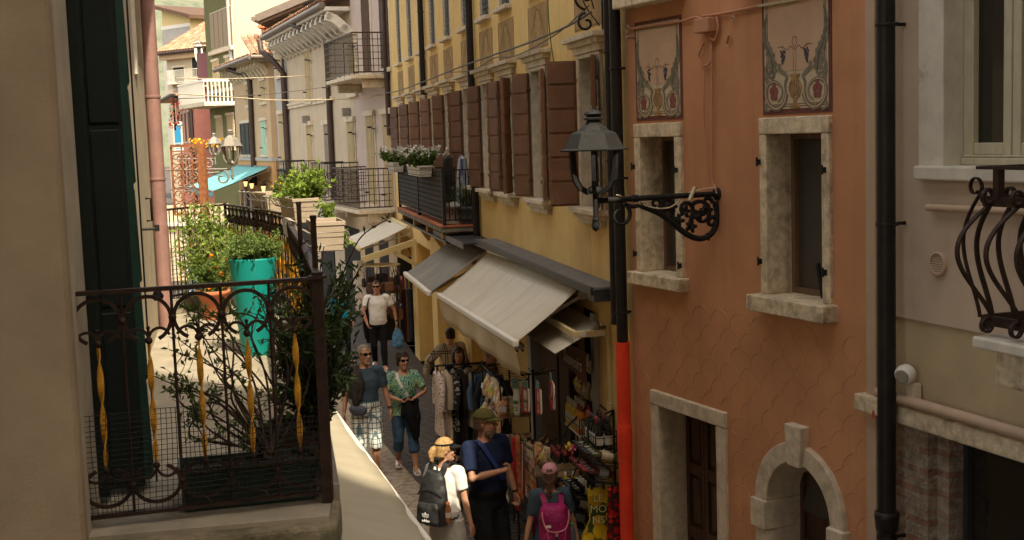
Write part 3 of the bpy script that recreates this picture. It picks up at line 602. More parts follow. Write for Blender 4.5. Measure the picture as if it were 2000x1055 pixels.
# ------------------------------------------------------------------ yellow house
HY = thing('yellow_house', 'long yellow plastered house with brown shutters and faded painted arches', 'house', YE.p0, YE.rz)
LY = YE.L; cols = [19.2,16.98,15.15,13.75,12.15,10.33,8.67,7.16,5.45,3.57]; wz = (3.88,5.32)
doorcols = (10.33,8.67,7.16)
ops = [(c-.33,c+.33,3.36 if c in doorcols else wz[0],wz[1]) for c in cols]
ups = [(c-.33,c+.33,6.22,7.75) for c in cols]
shops = [(16.25,19.15,0,2.85),(11.6,13.3,0,2.45),(7.9,10.5,0,2.5),(5.0,7.2,0,2.5),(2.2,4.2,0,2.5)]
mb = MB(); wall(mb, 1.6, LY, 0, 9.2, [(h[0]-.03,h[1]+.03,h[2]-.03,h[3]+.03) for h in ops]+[(h[0]-.02,h[1]+.02,h[2]-.02,h[3]+.02) for h in ups]+shops, .32, 7); mb.obj('wall', M['yellow'], HY)
rf = MB(); rf.box(1.5,LY+.1,-.7,7.2,9.2,9.32); [rf.box(x,x+.09,-.65,0,9.06,9.2) for x in [1.7+.5*i for i in range(37)]]; rf.obj('roof', M['woodeave'], HY)
def lintel(mb, c, z, hw=.5):
    mb.box(c-hw,c+hw,-.05,.0,z,z+.07); mb.box(c-hw-.05,c+hw+.05,-.09,.0,z+.07,z+.12); mb.box(c-hw-.10,c+hw+.10,-.14,.0,z+.12,z+.17)
for i, c in enumerate(cols):
    z0 = ops[i][2]
    w = window(HY, c-.33, c+.33, z0, wz[1], depth=.26, jw=.10, lh=.04, sill=0, stone='stone2', mull=1)
    mb = MB(); lintel(mb, c, wz[1]+.042); mb.obj('lintel', M['stone2'], w, bevel=.006)
    if z0 > 3.5:
        mb = MB(); mb.box(c-.5,c+.5,-.14,.245,z0-.05,z0-.001); mb.box(c-.46,c+.46,-.10,0,z0-.10,z0-.051); mb.box(c-.42,c+.42,-.06,0,z0-.16,z0-.101); mb.obj('sill', M['stone2'], w, bevel=.006)
    h = wz[1]-z0-.02; n_ = 6 if z0 > 3.5 else 8
    fl, nl = (random.choice((140,150,132)), random.choice((160,158,164))) if i > 1 else ((100,163),(140,156))[i]
    fl = (100,155,168,160,158,152,155,150,156,155)[i]; nl = (163,170,153,171,172,170,168,172,171,170)[i]
    shutter(w, c-.33, z0+.01, h, .29, 1, fl, n=n_, out=.06); shutter(w, c+.33, z0+.01, h, .29, -1, nl, n=n_, out=.06)
for i, c in enumerate(cols):
    w = window(HY, c-.33, c+.33, 6.22, 7.75, depth=.2, jw=.04, lh=.04, sill=.09, sh=.06, stone='stone2', mull=1, proud=.012)
    for s_ in (1,-1): shutter(w, c-s_*.33, 6.23, 1.5, .325, s_, 2, m='upshut', n=9, out=-.06) if False else None
    sh_ = MB()
    for s_ in (0,1): 
        x0 = c-.33+s_*.33; sh_.box(x0+.005,x0+.325,.03,.06,6.225,7.745)
        for k in range(20): sh_.box(x0+.04,x0+.29,.018,.03,6.27+k*.073,6.27+k*.073+.05)
    sh_.obj('shutter', M['fadedgreen'] if 'fadedgreen' in M else M.setdefault('fadedgreen', mat('faded_green_shutter', (.045,.05,.04), .7, var=.15)), w)
PO = mat('faded_ochre_fresco', (.33,.21,.085), .95, var=.18, scale=6, col2=(.42,.27,.10), fac2=.5, bmp=.1); PL = mat('fresco_line', (.22,.13,.05), .95, var=.2)
for i, c in enumerate(cols):
    w_ = .5 if i else .56
    t = MB().box(c-w_,c+w_,-.004,.002,5.56 if i else 5.60,6.05 if i else 6.9).obj('faded_painted_arch', PO, HY)
    g = MB(); zt = 5.58 if i else 5.62; hh = .44 if i else .85
    for k_, (rw, lw_) in enumerate(((.36,.022),(.28,.014))):
        pts = [(c-rw,zt),(c-rw,zt+hh*.35)]+[(c-rw+rw*(q/8)**.8*1.0, zt+hh*(.35+.6*sin(pi/2*q/8))) for q in range(1,9)]
        g.strip(pts, lw_, -.0052-.0003*k_); g.strip([(2*c-a,b_) for a,b_ in pts][::-1], lw_, -.0055-.0003*k_)
    for a in range(6): g.strip(spiral(c+.13*(-1)**a, zt+.07+.05*a, .05, .01, 0, 5, 10), .01, -.0062)
    for a,b_,d_,e_ in ((c-w_+.02,c+w_-.02,zt-.012,zt+.0),(c-w_+.02,c-w_+.03,zt,zt+hh),(c+w_-.03,c+w_-.02,zt,zt+hh)): g.box(a,b_,-.0055,-.004,d_,e_)
    g.obj('painted_tracery', PL, t)
for a in (12.87,7.66): 
    lb = 'black downpipe on the yellow wall beside the iron balcony' if a > 10 else 'black downpipe further along the yellow wall above the white cyclamen'
    pipe('downpipe', lb, YE, a, .07, 2.95 if a > 10 else 5.4, 9.1, .052, 'pipe', (5.3,6.9))
# wires strung above the window lintels
t = tag(MB().tube(bez([YE.w(a,.17,z) for a,z in ((1.8,5.66),(4.5,5.60),(8.6,5.60),(12.2,5.62),(15,5.62),(17,5.61),(18.9,5.63),(19.9,5.68))],8), .011, 6).tube(bez([YE.w(a,.16,z) for a,z in ((11.5,5.60),(13.6,5.52),(15.2,5.58),(16.5,5.52),(18.5,5.60),(19.8,5.75))],8), .007, 5).obj('cable', M['wiredark']), 'dark cable looped along the lintels of the yellow house', 'cable')
ga = YE.at(1110,60); tag(MB().tube(bez([YE.w(*p) for p in ((ga[0],.19,6.5),(ga[0]-.02,.2,6.0),(ga[0]+.03,.2,5.6),(ga[0]+.02,.15,5.2))],6), .006, 5).obj('cable', plain('green_cable',(.06,.13,.04),.6)), 'thin green cable hanging down over the yellow wall', 'cable')
br = fthing(YE, 'wall_bracket', 'black wrought iron scroll bracket with tangled wire high on the yellow corner', 'bracket', 19.72, 0, 5.62)
q = MB(); 
for (cx,cz,r0,r1,a0,a1) in ((-.0,.22,.12,.03,-1.5,5),(0,-.02,.09,.02,1.5,-5),(.0,.42,.05,.02,0,5)): q.tube([(.0,-.05-a+.0,b_) for a,b_ in spiral(.12,cz,r0,r1,a0,a1)], .012, 6)
q.bar([(0,-.01,-.1),(0,-.01,.55)],.03,.015); q.tube(bez([(.02,-.1,.1),(.06,-.16,.3),(-.03,-.12,.45),(.03,-.05,.3),(0,-.2,.2),(.02,-.05,-.05)],8),.006,5); q.obj('scroll', M['iron'], br)

# shop ledges and awnings
lg = fthing(YE, 'shop_canopy', 'grey metal clad ledge above the large beige shop awning', 'canopy', 14.05, 0, 3.18)
MB().box(0,6.0,-.26,0,0,.035).obj('top', M['slate'], lg, bevel=.008); MB().box(-.02,6.02,-.29,-.262,-.04,.04).obj('edge', M['flashdark'], lg, bevel=.006); MB().box(5.8,6.02,-.258,0,-.10,-.002).obj('end_plate', M['flashdark'], lg)
lg = fthing(YE, 'shop_canopy', 'short dark metal ledge above the dusty grey awning', 'canopy', 11.15, 0, 3.14)
MB().box(0,2.85,-.45,0,0,.03).obj('top', M['flashdark'], lg, bevel=.008); MB().box(-.01,2.86,-.47,-.452,-.05,.03).obj('edge', M['slate'], lg)
def awning(F, name, label, a0, a1, zt, out, zb, val, mfab, mval, mbar, back=.1, seams=5, sag=.03, arms=True):
    t = fthing(F, name, label, 'awning', a0, 0, zt); w = a1-a0; f = MB(); nx, ny = 24, 10; vs = []
    for i in range(nx+1):
        for k in range(ny+1):
            u, v = i/nx, k/ny; vs.append((u*w, -back-(out-back)*v, (zb-zt)*v - sag*sin(pi*v)*(.6+.4*sin(pi*u)) + .004*sin(u*40)*v))
    f.add(vs, [(i*(ny+1)+k,(i+1)*(ny+1)+k,(i+1)*(ny+1)+k+1,i*(ny+1)+k+1) for i in range(nx) for k in range(ny)], True)
    fo = f.obj('fabric', M[mfab], t); sd_ = fo.modifiers.new('solid','SOLIDIFY'); sd_.thickness = .004
    s_ = MB()
    for i in range(1,seams):
        u = i/seams; s_.bar([(u*w, -back-(out-back)*k/ny, (zb-zt)*k/ny - sag*sin(pi*k/ny)*(.6+.4*sin(pi*u))+.003) for k in range(ny+1)], .022, .003)
    if seams > 1: s_.obj('seam', M[mfab], fo)
    MB().tube([(0,-back,.0),(w,-back,0)], .035, 12).obj('roller', M[mbar], t)
    fb = MB(); fb.box(-.02,w+.02,-out-.035,-out+.03,zb-zt-.035,zb-zt+.03); fb.obj('front_bar', M['white'] if mbar == 'white' else M[mbar], t, bevel=.012)
    if val:
        v_ = MB(); vs = []; n_ = 60
        for i in range(n_+1):
            u = i/n_
            for k in range(5): vs.append((u*w, -out-.01+.018*sin(u*26+k*.3)*k/4+.03*k/4, zb-zt-.03-val*k/4-(.012*sin(u*9) if k == 4 else 0)))
        v_.add(vs, [(i*5+k,(i+1)*5+k,(i+1)*5+k+1,i*5+k+1) for i in range(n_) for k in range(4)], True); vo = v_.obj('valance', M[mval], t); sd_ = vo.modifiers.new('solid','SOLIDIFY'); sd_.thickness = .003
    if arms:
        for u in (.06,.94):
            ar = MB(); e = (u*w+(.25 if u < .5 else -.25)); ar.bar([(u*w,-.05,-.16),(e,-out*.55,(zb-zt)*.55-.12)], .04, .03); ar.bar([(e,-out*.55,(zb-zt)*.55-.12),(u*w,-out+.02,zb-zt-.02)], .035, .03); ar.lathe([(.05,-.02),(.05,.02)],(u*w,-.06,-.16),12,Matrix.Rotation(radians(90),4,'Y')); ar.obj('folding_arm', M['white'], t)
    return t
awning(YE, 'awning', 'large pale grey shop awning with a beige valance on the yellow house', 14.0, 19.2, 3.04, .82, 2.48, .29, 'greycanvas', 'beigecanvas', 'white', seams=6).rotation_euler.y = -.025
awning(YE, 'awning', 'dusty dark grey awning with white edge between balcony and large awning', 11.2, 13.95, 3.07, .94, 2.50, 0, 'darkcanvas', 'darkcanvas', 'white', seams=1)
awning(YE, 'awning', 'plain light grey awning under the iron balcony above the hanging bags', 1.2, 4.6, 2.78, 1.12, 2.36, 0, 'greycanvas', 'greycanvas', 'creampaint', seams=1)
t = fthing(YE, 'timber_beam', 'cream painted timber beam under the light grey awning', 'beam', 5.6, 0, 2.55)
MB().bar([(0,-.05,0),(0,-1.15,-.32)], .09, .12).obj('beam', M['creampaint'], t); MB().bar([(0,-.03,-.5),(0,-.55,-.17)], .06, .08).obj('strut', M['creampaint'], t)
# balcony of the yellow house
bal = MB(); bal.box(6.9,12.66,-.55,0,3.22,3.30); bs = bal.obj('balcony_slab', M['slabgrey'], HY, bevel=.01)
MB().box(6.88,12.68,-.565,-.0,3.302,3.325).obj('tile_edge', M['terracotta'], bs); 
for a in (7.2,8.9,10.6,12.3): MB().bar([(a,0,2.7),(a,-.2,3.0),(a,-.46,3.2)],.10,.09).box(a-.06,a+.06,-.5,0,3.1,3.219).obj('timber_bracket', M['ochre'], HY, bevel=.01)
MB().box(6.92,12.64,-.5,-.0,3.06,3.099).obj('timber_beam', M['flashdark'], HY)
rl = MB(); RO = .50
rl.bar([(6.95,-RO,4.13),(12.62,-RO,4.13)],.035,.02); rl.bar([(12.62,-RO,4.13),(12.62,0,4.13)],.035,.02); rl.bar([(6.95,-RO,4.13),(6.95,0,4.13)],.035,.02); rl.bar([(6.95,-RO,3.40),(12.62,-RO,3.40)],.03,.02); rl.bar([(12.62,-RO,3.40),(12.62,0,3.40)],.03,.02)
for x,y in ((6.95,-RO),(12.62,-RO),(9.8,-RO)): rl.box(x-.025,x+.025,y-.025,y+.025,3.325,4.16)
for k in range(5): 
    y = -.08-.085*k; rl.tube([(12.62,y,3.40),(12.62,y,4.13)],.009,6)
    rl.tube([(12.62,y+.02+a,b_) for a,b_ in spiral(0,3.52,.045,.012,-1.5,4,14)],.007,5); rl.tube([(12.62,y+a,b_) for a,b_ in spiral(-.02,4.03,.04,.012,1.5,-3,14)],.006,5)
rl.obj('balcony_rail', M['iron'], HY)
lt = MB()
for i in range(56):
    x = 7.0+i*.1
    lt.box(x,x+.075,-RO-.004,-RO+.004,3.42,4.11)
for z in [3.45+.075*k for k in range(9)]: lt.box(6.97,12.6,-RO-.012,-RO-.004,z,z+.05)
lt.obj('lattice_screen', M.setdefault('lattice', mat('dark_brown_lattice', (.018,.012,.009), .8)), HY)
# junction of the shop front: pillars, frames
MB().box(16.12,16.3,-.06,.3,0,2.9).obj('shop_post', M['greyblue'], HY, bevel=.006); MB().box(19.1,19.24,-.05,.3,0,2.85).obj('shop_post', M['greyblue'], HY, bevel=.006)
pf = MB(); pf.box(16.32,17.2,.05,.11,0,2.8); pf.box(17.3,17.75,.05,.11,0,2.8); so_ = pf.obj('shop_door', M['woodeave'], HY, bevel=.01); MB().tube([(17.68,.0,1.0),(17.68,-.04,1.05),(17.68,-.04,1.25),(17.68,0,1.3)],.012,6).obj('handle', M['iron'], so_)
MB().quad((17.76,.24,0),(19.1,.24,0),(19.1,.24,2.8),(17.76,.24,2.8)).obj('shop_window', M['glass'], HY)
sg = fthing(YE, 'shop_sign', 'brown fabric shop sign with pale lettering under the large awning', 'sign', 17.35, .16, 2.15)
MB().add([(0,0,.30),(2.0,0,.34),(2.0,0,.02),(1.6,0,.05),(1.0,0,.08),(.5,0,.16),(0,0,.22)], [(0,6,5,4,3,2,1)]).obj('panel', mat('brown_sign_canvas', (.13,.055,.04), .9), sg)
def text(s, size, mat_, parent, loc, rot=(pi/2,0,0), name='lettering', ext=.002, shear=0, align='CENTER', sx=1):
    cu_ = bpy.data.curves.new(name, 'FONT'); cu_.body = s; cu_.size = size; cu_.extrude = ext; cu_.align_x = align; cu_.shear = shear; cu_.resolution_u = 3
    o = bpy.data.objects.new(name, cu_); COL.objects.link(o); dg = bpy.context.evaluated_depsgraph_get(); me = bpy.data.meshes.new_from_object(o.evaluated_get(dg)); bpy.data.objects.remove(o)
    me.name = name; o = bpy.data.objects.new(name, me); COL.objects.link(o); me.materials.append(mat_); o.parent = parent; o.location = loc; o.rotation_euler = rot; o.scale = (sx,1,1); return o
M['signink'] = plain('pale_sign_lettering', (.55,.47,.38), .8)
text('Souvenirs', .19, M['signink'], sg, (1.45,-.004,.12), shear=.15); text('al', .12, M['signink'], sg, (.75,-.004,.2)); text('Pelletteria', .10, M['signink'], sg, (.45,-.004,.23))
sa = fthing(YE, 'awning', 'small cream canvas hood with an angled cream arm beside the downpipes', 'awning', 17.3, 0, 2.78)
f = MB(); f.add([(0,-.02,0),(2.2,-.02,0),(2.2,-.5,-.25),(0,-.5,-.25)], [(0,1,2,3)]); fo = f.obj('fabric', M['greycanvas'], sa); fo.modifiers.new('s','SOLIDIFY').thickness = .006
q = MB(); q.box(2.32,2.38,-.03,.0,-.72,.05); q.box(2.32,2.38,-.36,-.03,-.08,-.02); q.box(1.2,2.31,-.36,-.32,-.08,-.02); q.box(2.29,2.41,-.034,0,-.86,-.72); q.obj('arm', M['creampaint'], sa, bevel=.005)
[MB().box(2.381,2.386,-y-.06,-y,-.072,-.028).obj('clamp', M['white'], sa) for y in (.06,.24)]
tl = fthing(YE, 'strip_light', 'pale tube light fitting hung beneath the large shop awning', 'lamp', 16.6, .55, 2.36)
MB().box(0,1.5,-.05,.05,0,.05).obj('housing', M['white'], tl, bevel=.01); MB().tube([(.02,-.03,-.02),(1.48,-.03,-.02)],.014,8).tube([(.02,.03,-.02),(1.48,.03,-.02)],.014,8).obj('tube', M['glass2'], tl)
sp = fthing(YE, 'spotlight', 'small metal wall spotlight above the cream arm on the yellow wall', 'lamp', 19.62, 0, 2.78)
MB().lathe([(.05,0),(.05,.015),(.02,.02)],(0,0,0),14,Matrix.Rotation(radians(90),4,'X')).tube([(0,0,0),(0,-.1,0)],.01,6).obj('base', M['lampgrey'], sp); MB().lathe([(.03,.06),(.045,0),(.05,-.08)],(0,-.13,0),14).obj('lamp_head', M['lampgrey'], sp)

# ------------------------------------------------------------------ lanterns on brackets
def lantern(root, c, w, h, metal, ns=6):
    x, y, z = c; r = w/2
    hd = MB(); hd.lathe([(r*1.0,h*.50),(r*1.02,h*.515),(r*.89,h*.53),(r*.67,h*.70),(r*.63,h*.715),(r*.46,h*.74),(r*.36,h*.785),(r*.22,h*.82),(r*.19,h*.865),(r*.27,h*.865),(r*.29,h*.885),(r*.17,h*.90),(r*.27,h*.935),(r*.22,h*.965),(r*.1,h*.985),(0,h*.99)], (x,y,z), ns*3 if ns != 6 else 6); hd.obj('lamp_roof', M[metal], root)
    rb = MB()
    for i in range(6):
        t = pi/6+i*pi/3; rb.bar([(x+cos(t)*r*k, y+sin(t)*r*k, z+h*zz) for k,zz in ((.22,.0),(.50,.06),(.66,.16),(.72,.30),(.74,.50))], .032*w/.5, .03*w/.5, up=(cos(t),sin(t),.01))
    rb.lathe([(r*.2,-h*.01),(r*.26,h*.02),(r*.2,h*.06),(r*.08,h*.09),(0,h*.1)],(x,y,z),10); rb.tube([(x,y,z),(x,y,z-h*.32)],r*.075,8); rb.lathe([(0,-h*.47),(r*.1,-h*.44),(r*.13,-h*.38),(r*.09,-h*.33),(r*.12,-h*.32),(r*.07,-h*.30)],(x,y,z),10)
    rb.obj('lamp_cage', M[metal], root)
    return root
sL = OR.at(1402,382)[0]; arm_o = 1.08
lt_ = fthing(OR, 'street_lantern', 'large black cast iron street lantern on a scrolled bracket from the orange house', 'lantern', sL, 0, 4.10)
lantern(lt_, (0,-1.08,.0+.06), .50, .62, 'lampmetal')
q = MB(); q.tube([(0,-.0,.0),(0,-1.06,.0)], .022, 10); q.tube([(0,-.76,0),(0,-.72,0)],.03,10); q.lathe([(.05,0),(.05,.02),(.03,.03)],(0,0,0),12,Matrix.Rotation(radians(90),4,'X'))
q.tube(bez([(0,-.70,-.05),(0,-.5,-.14),(0,-.3,-.29),(0,-.16,-.34),(0,-.05,-.29),(0,-.01,-.16),(0,-.03,-.06)],8), .024, 7)
q.tube([(0,-.87+a,-.12+b_) for a,b_ in spiral(0,0,.095,.03,1.2,-5.5+pi*2*.0,26)], [.017-.0004*i for i in range(27)], 7)
q.tube(bez([(0,-.83,-.035),(0,-.76,-.06),(0,-.70,-.05)],6),.017,7)
for (cy,cz,r0,r1,a0,a1) in ((-.16,-.15,.11,.02,2.4,-4.5),(-.30,-.11,.08,.02,-1,5),(-.46,-.07,.06,.015,3,-3),(-.10,-.07,.05,.015,0,5),(-.22,-.22,.06,.015,.5,5.5),(-.38,-.15,.05,.015,2,7),(-.56,-.05,.045,.012,0,5),(-.06,-.22,.045,.012,1,6)):
    q.tube([(.0,cy+a,cz+b_) for a,b_ in spiral(0,0,r0,r1,a0,a1,20)], [.019-.0004*i for i in range(21)], 6)
for cy,cz in ((-.17,-.15),(-.3,-.12),(-.42,-.08),(-.36,-.19),(-.25,-.24),(-.1,-.12),(-.5,-.09)):
    for a in range(5): 
        t = a*1.25; q.ell((U(-.008,.008),cy+.025*cos(t),cz+.025*sin(t)), (.014,.032,.018), 6, 4, Matrix.Rotation(t,4,'X'))
q.tube([(0,-.10,-.30),(0,-.09,-.36)],[.02,.008],6); q.obj('bracket', M['lampmetal'], lt_)
q = MB(); q.tube(bez([(.0,-.02,.05),(0,-.22,.03),(0,-.3,.0),(.03,-.45,-.08),(.02,-.62,-.07),(.0,-.85,.02),(.0,-.9,.035)],8),.006,5); q.tube([(.02,-.22,.06),(.03,-.28,-.04)],.016,6); q.obj('cable', M['wire'], lt_)

# ------------------------------------------------------------------ houses further along the street
A = YE.w(1.62); kd = Vector((-.348,1,0))
PK = Fac(tuple((A+kd*3.7)[:2]), tuple(A[:2])); CRF = Fac(tuple((A+kd*13.1)[:2]), tuple((A+kd*3.72)[:2]))
def balcony(F, H, a0, a1, out, z, h, mrail, style, rz_=0):
    m_ = MB(); m_.box(a0,a1,-out,0,z-.09,z); s_ = m_.obj('balcony_slab', M['stone2'], H, bevel=.015)
    [MB().box(a-.07,a+.07,-out*.7,0,z-.3,z-.091).obj('corbel', M['stone2'], H, bevel=.03) for a in (a0+.2,a1-.2)]
    r_ = MB(); path = [(a0+.02,0),(a0+.02,-out+.02),(a1-.02,-out+.02),(a1-.02,0)]
    for zz in (z+.06,z+h): r_.bar([(x,y,zz) for x,y in path], .035, .03)
    for (x0,y0),(x1,y1) in zip(path,path[1:]):
        L = math.hypot(x1-x0,y1-y0); n_ = max(2,int(L/(.11 if style != 'scroll' else .2)))
        for i in range(n_+1):
            x = x0+(x1-x0)*i/n_; y = y0+(y1-y0)*i/n_; r_.bar([(x,y,z+.06),(x,y,z+h)], .014, .014, up=(0,1,0))
            if style == 'scroll' and i < n_:
                for zc in (.3,.62): 
                    t = [(math.cos(a)*.09,math.sin(a)*.13) for a in [q*.45 for q in range(15)]]; ux, uy = (x1-x0)/L,(y1-y0)/L
                    r_.tube([(x+ux*(.1+c_), y+uy*(.1+c_), z+zc*h+d_) for c_,d_ in t], .009, 4)
        if style == 'grid':
            for zz in [z+.06+(h-.06)*k/6 for k in range(1,6)]: r_.bar([(x0,y0,zz),(x1,y1,zz)], .014, .014)
    r_.obj('balcony_rail', M[mrail], H)
def closed_window(F, H, c, z0, z1, w=.85, m='shutterwood', trim='stone2', pins=True, proud=.05):
    q = MB(); q.box(c-w/2-.1,c-w/2,-.03,.05,z0,z1); q.box(c+w/2,c+w/2+.1,-.03,.05,z0,z1); q.box(c-w/2-.16,c+w/2+.16,-.09,.05,z1,z1+.13); q.box(c-w/2-.15,c+w/2+.15,-.08,.05,z0-.1,z0-.001); o = q.obj('window', M[trim], H)
    q = MB()
    for s_ in (0,1):
        x0 = c-w/2+s_*w/2; q.box(x0+.006,x0+w/2-.006,-proud,-.005,z0+.005,z1-.005); [q.box(x0+.006+k*.1,x0+.012+k*.1,-proud-.006,-proud,z0+.02,z1-.02) for k in range(1,4)]
    q.obj('shutter', M[m], o)
    if pins: [MB().box(*q_).obj('hinge', M['iron'], o) for q_ in ((c-.3,c-.26,-.16,-.05,z0+.25,z0+.29),(c+.26,c+.3,-.16,-.05,z1-.3,z1-.26),(c+w/2+.05,c+w/2+.3,-.10,-.07,z1-.34,z1-.30))]
    return o
# pale pink house
HP = thing('pink_house', 'narrow pale pink house with two iron grid balconies beyond the yellow house', 'house', PK.p0, PK.rz); Lp = PK.L
MB().box(0.001,Lp,0,7,0,10.4).obj('wall', M['pinkwhite'], HP); MB().box(-.05,Lp,-.7,7,10.4,10.55).obj('roof', M['woodeave'], HP)
for px,(y0,y1) in ((724,(232,388)),(757,(228,386))):
    a, z1 = PK.at(px,y0); closed_window(PK, HP, a, 3.05, 5.2, .8, 'shutterwood')
for px in (716,752):
    a, z1 = PK.at(px,30); q = closed_window(PK, HP, a, 6.25, 8.5, .8, 'woodeave', pins=False)
balcony(PK, HP, Lp-3.0, Lp-.1, .85, 3.0, .95, 'pipebrown', 'grid'); balcony(PK, HP, Lp-3.3, Lp-.1, .85, 6.1, .95, 'pipebrown', 'grid')
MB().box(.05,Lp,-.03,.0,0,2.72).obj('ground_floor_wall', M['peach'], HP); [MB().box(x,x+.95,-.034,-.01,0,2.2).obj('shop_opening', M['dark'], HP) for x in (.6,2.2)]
pipe('downpipe', 'brown downpipe at the corner of pink and yellow houses', PK, Lp-.08, .07, 4.7, 10.2, .06, 'pipebrown', (6,8))
# cream house with corbelled eaves
HCm = thing('cream_house', 'cream house with carved corbels under its eaves and pale closed shutters', 'house', CRF.p0, CRF.rz); Lc = CRF.L
MB().box(0,Lc,0,7,0,8.05).obj('wall', M['cream'], HCm)
for i in range(15):
    q = MB(); x = .1+i*(Lc-.3)/14; q.bar([(x+.1,0,7.40),(x+.1,-.15,7.50),(x+.1,-.40,7.72),(x+.1,-.62,7.80)], .2, .22); q.tube([(x,-.55,7.78),(x+.2,-.55,7.78)],.09,10); q.tube([(x,-.16,7.48),(x+.2,-.16,7.48)],.10,10); q.obj('corbel', M['whitestone'], HCm)
MB().box(-.2,Lc,-.66,.0,7.92,8.03).obj('cornice', M['whitestone'], HCm, bevel=.02)
MB().tube([(-.3,-.72,8.07),(Lc,-.72,8.07)],.085,10).obj('gutter', M['gutter'], HCm)
rr = MB(); rr.add([(-.3,-.7,8.12),(Lc,-.7,8.12),(Lc,4,9.5),(-.3,4,9.5)],[(0,1,2,3)])
def tiles(mb, P00, P10, P01, nx, ny, r=.09):      # rows of half round tiles between eave edge P00-P10 and ridge P01
    P00, P10, P01 = Vector(P00), Vector(P10), Vector(P01); ex = (P10-P00)/nx; ey = (P01-P00)/ny; nz = ex.cross(ey).normalized()
    if nz.z < 0: nz = -nz
    exn = ex.normalized()
    for i in range(nx):
        for k in range(ny):
            o_ = P00+ex*(i+.5)+ey*k+nz*(.02+U(0,.012)); w0 = ex.length*.52; vs = []
            for e_, sc_ in ((ey*-.05,1.0),(ey*1.08,.82)):
                for j in range(6): t = pi*j/5; vs.append(o_+e_+exn*(cos(t)*w0*sc_)+nz*(sin(t)*w0*sc_*.8))
            mb.add(vs, [(j,j+1,j+7,j+6) for j in range(5)])
rr.mi = 0; tl_ = MB(); tiles(tl_, (-.3,-.7,8.14), (Lc,-.7,8.14), (-.3,4,9.52), 44, 12); ro = rr.obj('roof', M['rooftile'], HCm); tl_.obj('tile', M['rooftile'], ro)
for px,y0,y1 in ((601,100,198),(640,85,190),(686,70,183)):
    a, z1 = CRF.at(px,y0); z0 = CRF.at(px,y1)[1]; closed_window(CRF, HCm, a, z0, z1, .8)
for px,y0 in ((605,245),(640,243),(686,238)):
    a, z1 = CRF.at(px,y0); closed_window(CRF, HCm, a, 3.1, z1, .8, m='shutterwood' if px != 640 else 'greywood' if 'greywood' in M else M.setdefault('greywood',mat('grey_wood_shutter',(.25,.2,.15),.8)) and 'greywood')
a1 = CRF.at(605,300)[0]; a2 = CRF.at(686,300)[0]
balcony(CRF, HCm, a1-1.0, a1+.9, .9, 3.05, 1.0, 'iron', 'scroll'); balcony(CRF, HCm, a2-1.1, a2+.8, .9, 3.05, 1.0, 'iron', 'scroll')
q = MB(); a = CRF.at(620,200)[0]; q.box(.0,a+1.2,-.05,0,5.72,5.82); q.box(0,a+1.25,-.08,0,5.82,5.88); q.obj('string_course', M['stone2'], HCm)
q = MB(); a = CRF.at(649,200)[0]; q.tube(bez([(a-2,-.72,8.05),(a-1.4,-.6,7.9),(a-.4,-.15,7.6),(a,-.09,7.2),(a,-.09,5.5),(a,-.09,3)],6),.085,10); q.obj('downpipe', M['pipebrown'], HCm)
for px,py in ((604,233),(684,219)): 
    a,z = CRF.at(px,py); MB().boxm(Matrix.Translation((a,-.12,z)), .16,.2,.22).obj('wall_lamp', M['lampgrey'], HCm)
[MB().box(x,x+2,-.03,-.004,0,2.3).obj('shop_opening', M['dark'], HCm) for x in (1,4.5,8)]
awning(CRF, 'awning', 'small beige awning under the scrolled iron balconies of the cream house', Lc-3.2, Lc-.6, 2.95, 1.1, 2.5, 0, 'greycanvas', 'greycanvas', 'white', seams=1, arms=False)
# chamfered grey end of the cream house
C0 = CRF.w(0); EN = Fac((-8.15,45.6), tuple(C0[:2])); HE = thing('grey_house', 'slim grey plastered house end with narrow shutters and a dark downpipe', 'house', EN.p0, EN.rz); Le = EN.L
MB().box(0,Le-.002,0.005,5,0,7.95).obj('wall', M['greyblue'], HE)
for z0,z1 in ((6.9,7.7),(3.85,5.6)):
    closed_window(EN, HE, Le*.42, z0, z1, 1.0, 'shutterwood'); closed_window(EN, HE, Le*.80, z0, z1, .5, 'woodeave', pins=False)
MB().tube([(Le-.1,-.12,0),(Le-.1,-.12,6.9),(Le-.25,-.4,7.3),(Le-.9,-.7,7.7),(Le-1.0,-.72,8.05)],.10,10).obj('downpipe', M['pipebrown'], HE)
# peach house with blue green awning
PE = Fac((-12.1,57.5),(-9.2,50.2)); HPe = thing('peach_house', 'peach plastered house with stone corbels above the blue green awning', 'house', PE.p0, PE.rz); Lh = PE.L
MB().box(0,Lh,0,7,4.06,7.8).obj('wall', M['peach'], HPe); MB().box(0,Lh,.004,7,0,3.92).obj('ground_floor_wall', M['ochre'], HPe); MB().box(-.02,Lh+.02,-.05,7,3.921,4.059).obj('string_course', M['greyblue'], HPe)
for i in range(11):
    x = .2+i*(Lh-.4)/10; MB().bar([(x,0,7.3),(x,-.2,7.6),(x,-.5,7.71)], .22, .2).obj('corbel', M['stone2'], HPe)
MB().box(-.1,Lh+.6,-.6,0,7.80,7.86).box(Lh+.001,Lh+.6,.001,7,7.80,7.86).obj('cornice', M['peach'], HPe); MB().tube([(-.15,-.78,7.9),(Lh+.72,-.78,7.9)],.10,8).tube([(Lh+.75,-.78,7.9),(Lh+.75,6,7.9)],.10,8).obj('gutter', M['gutter'], HPe)
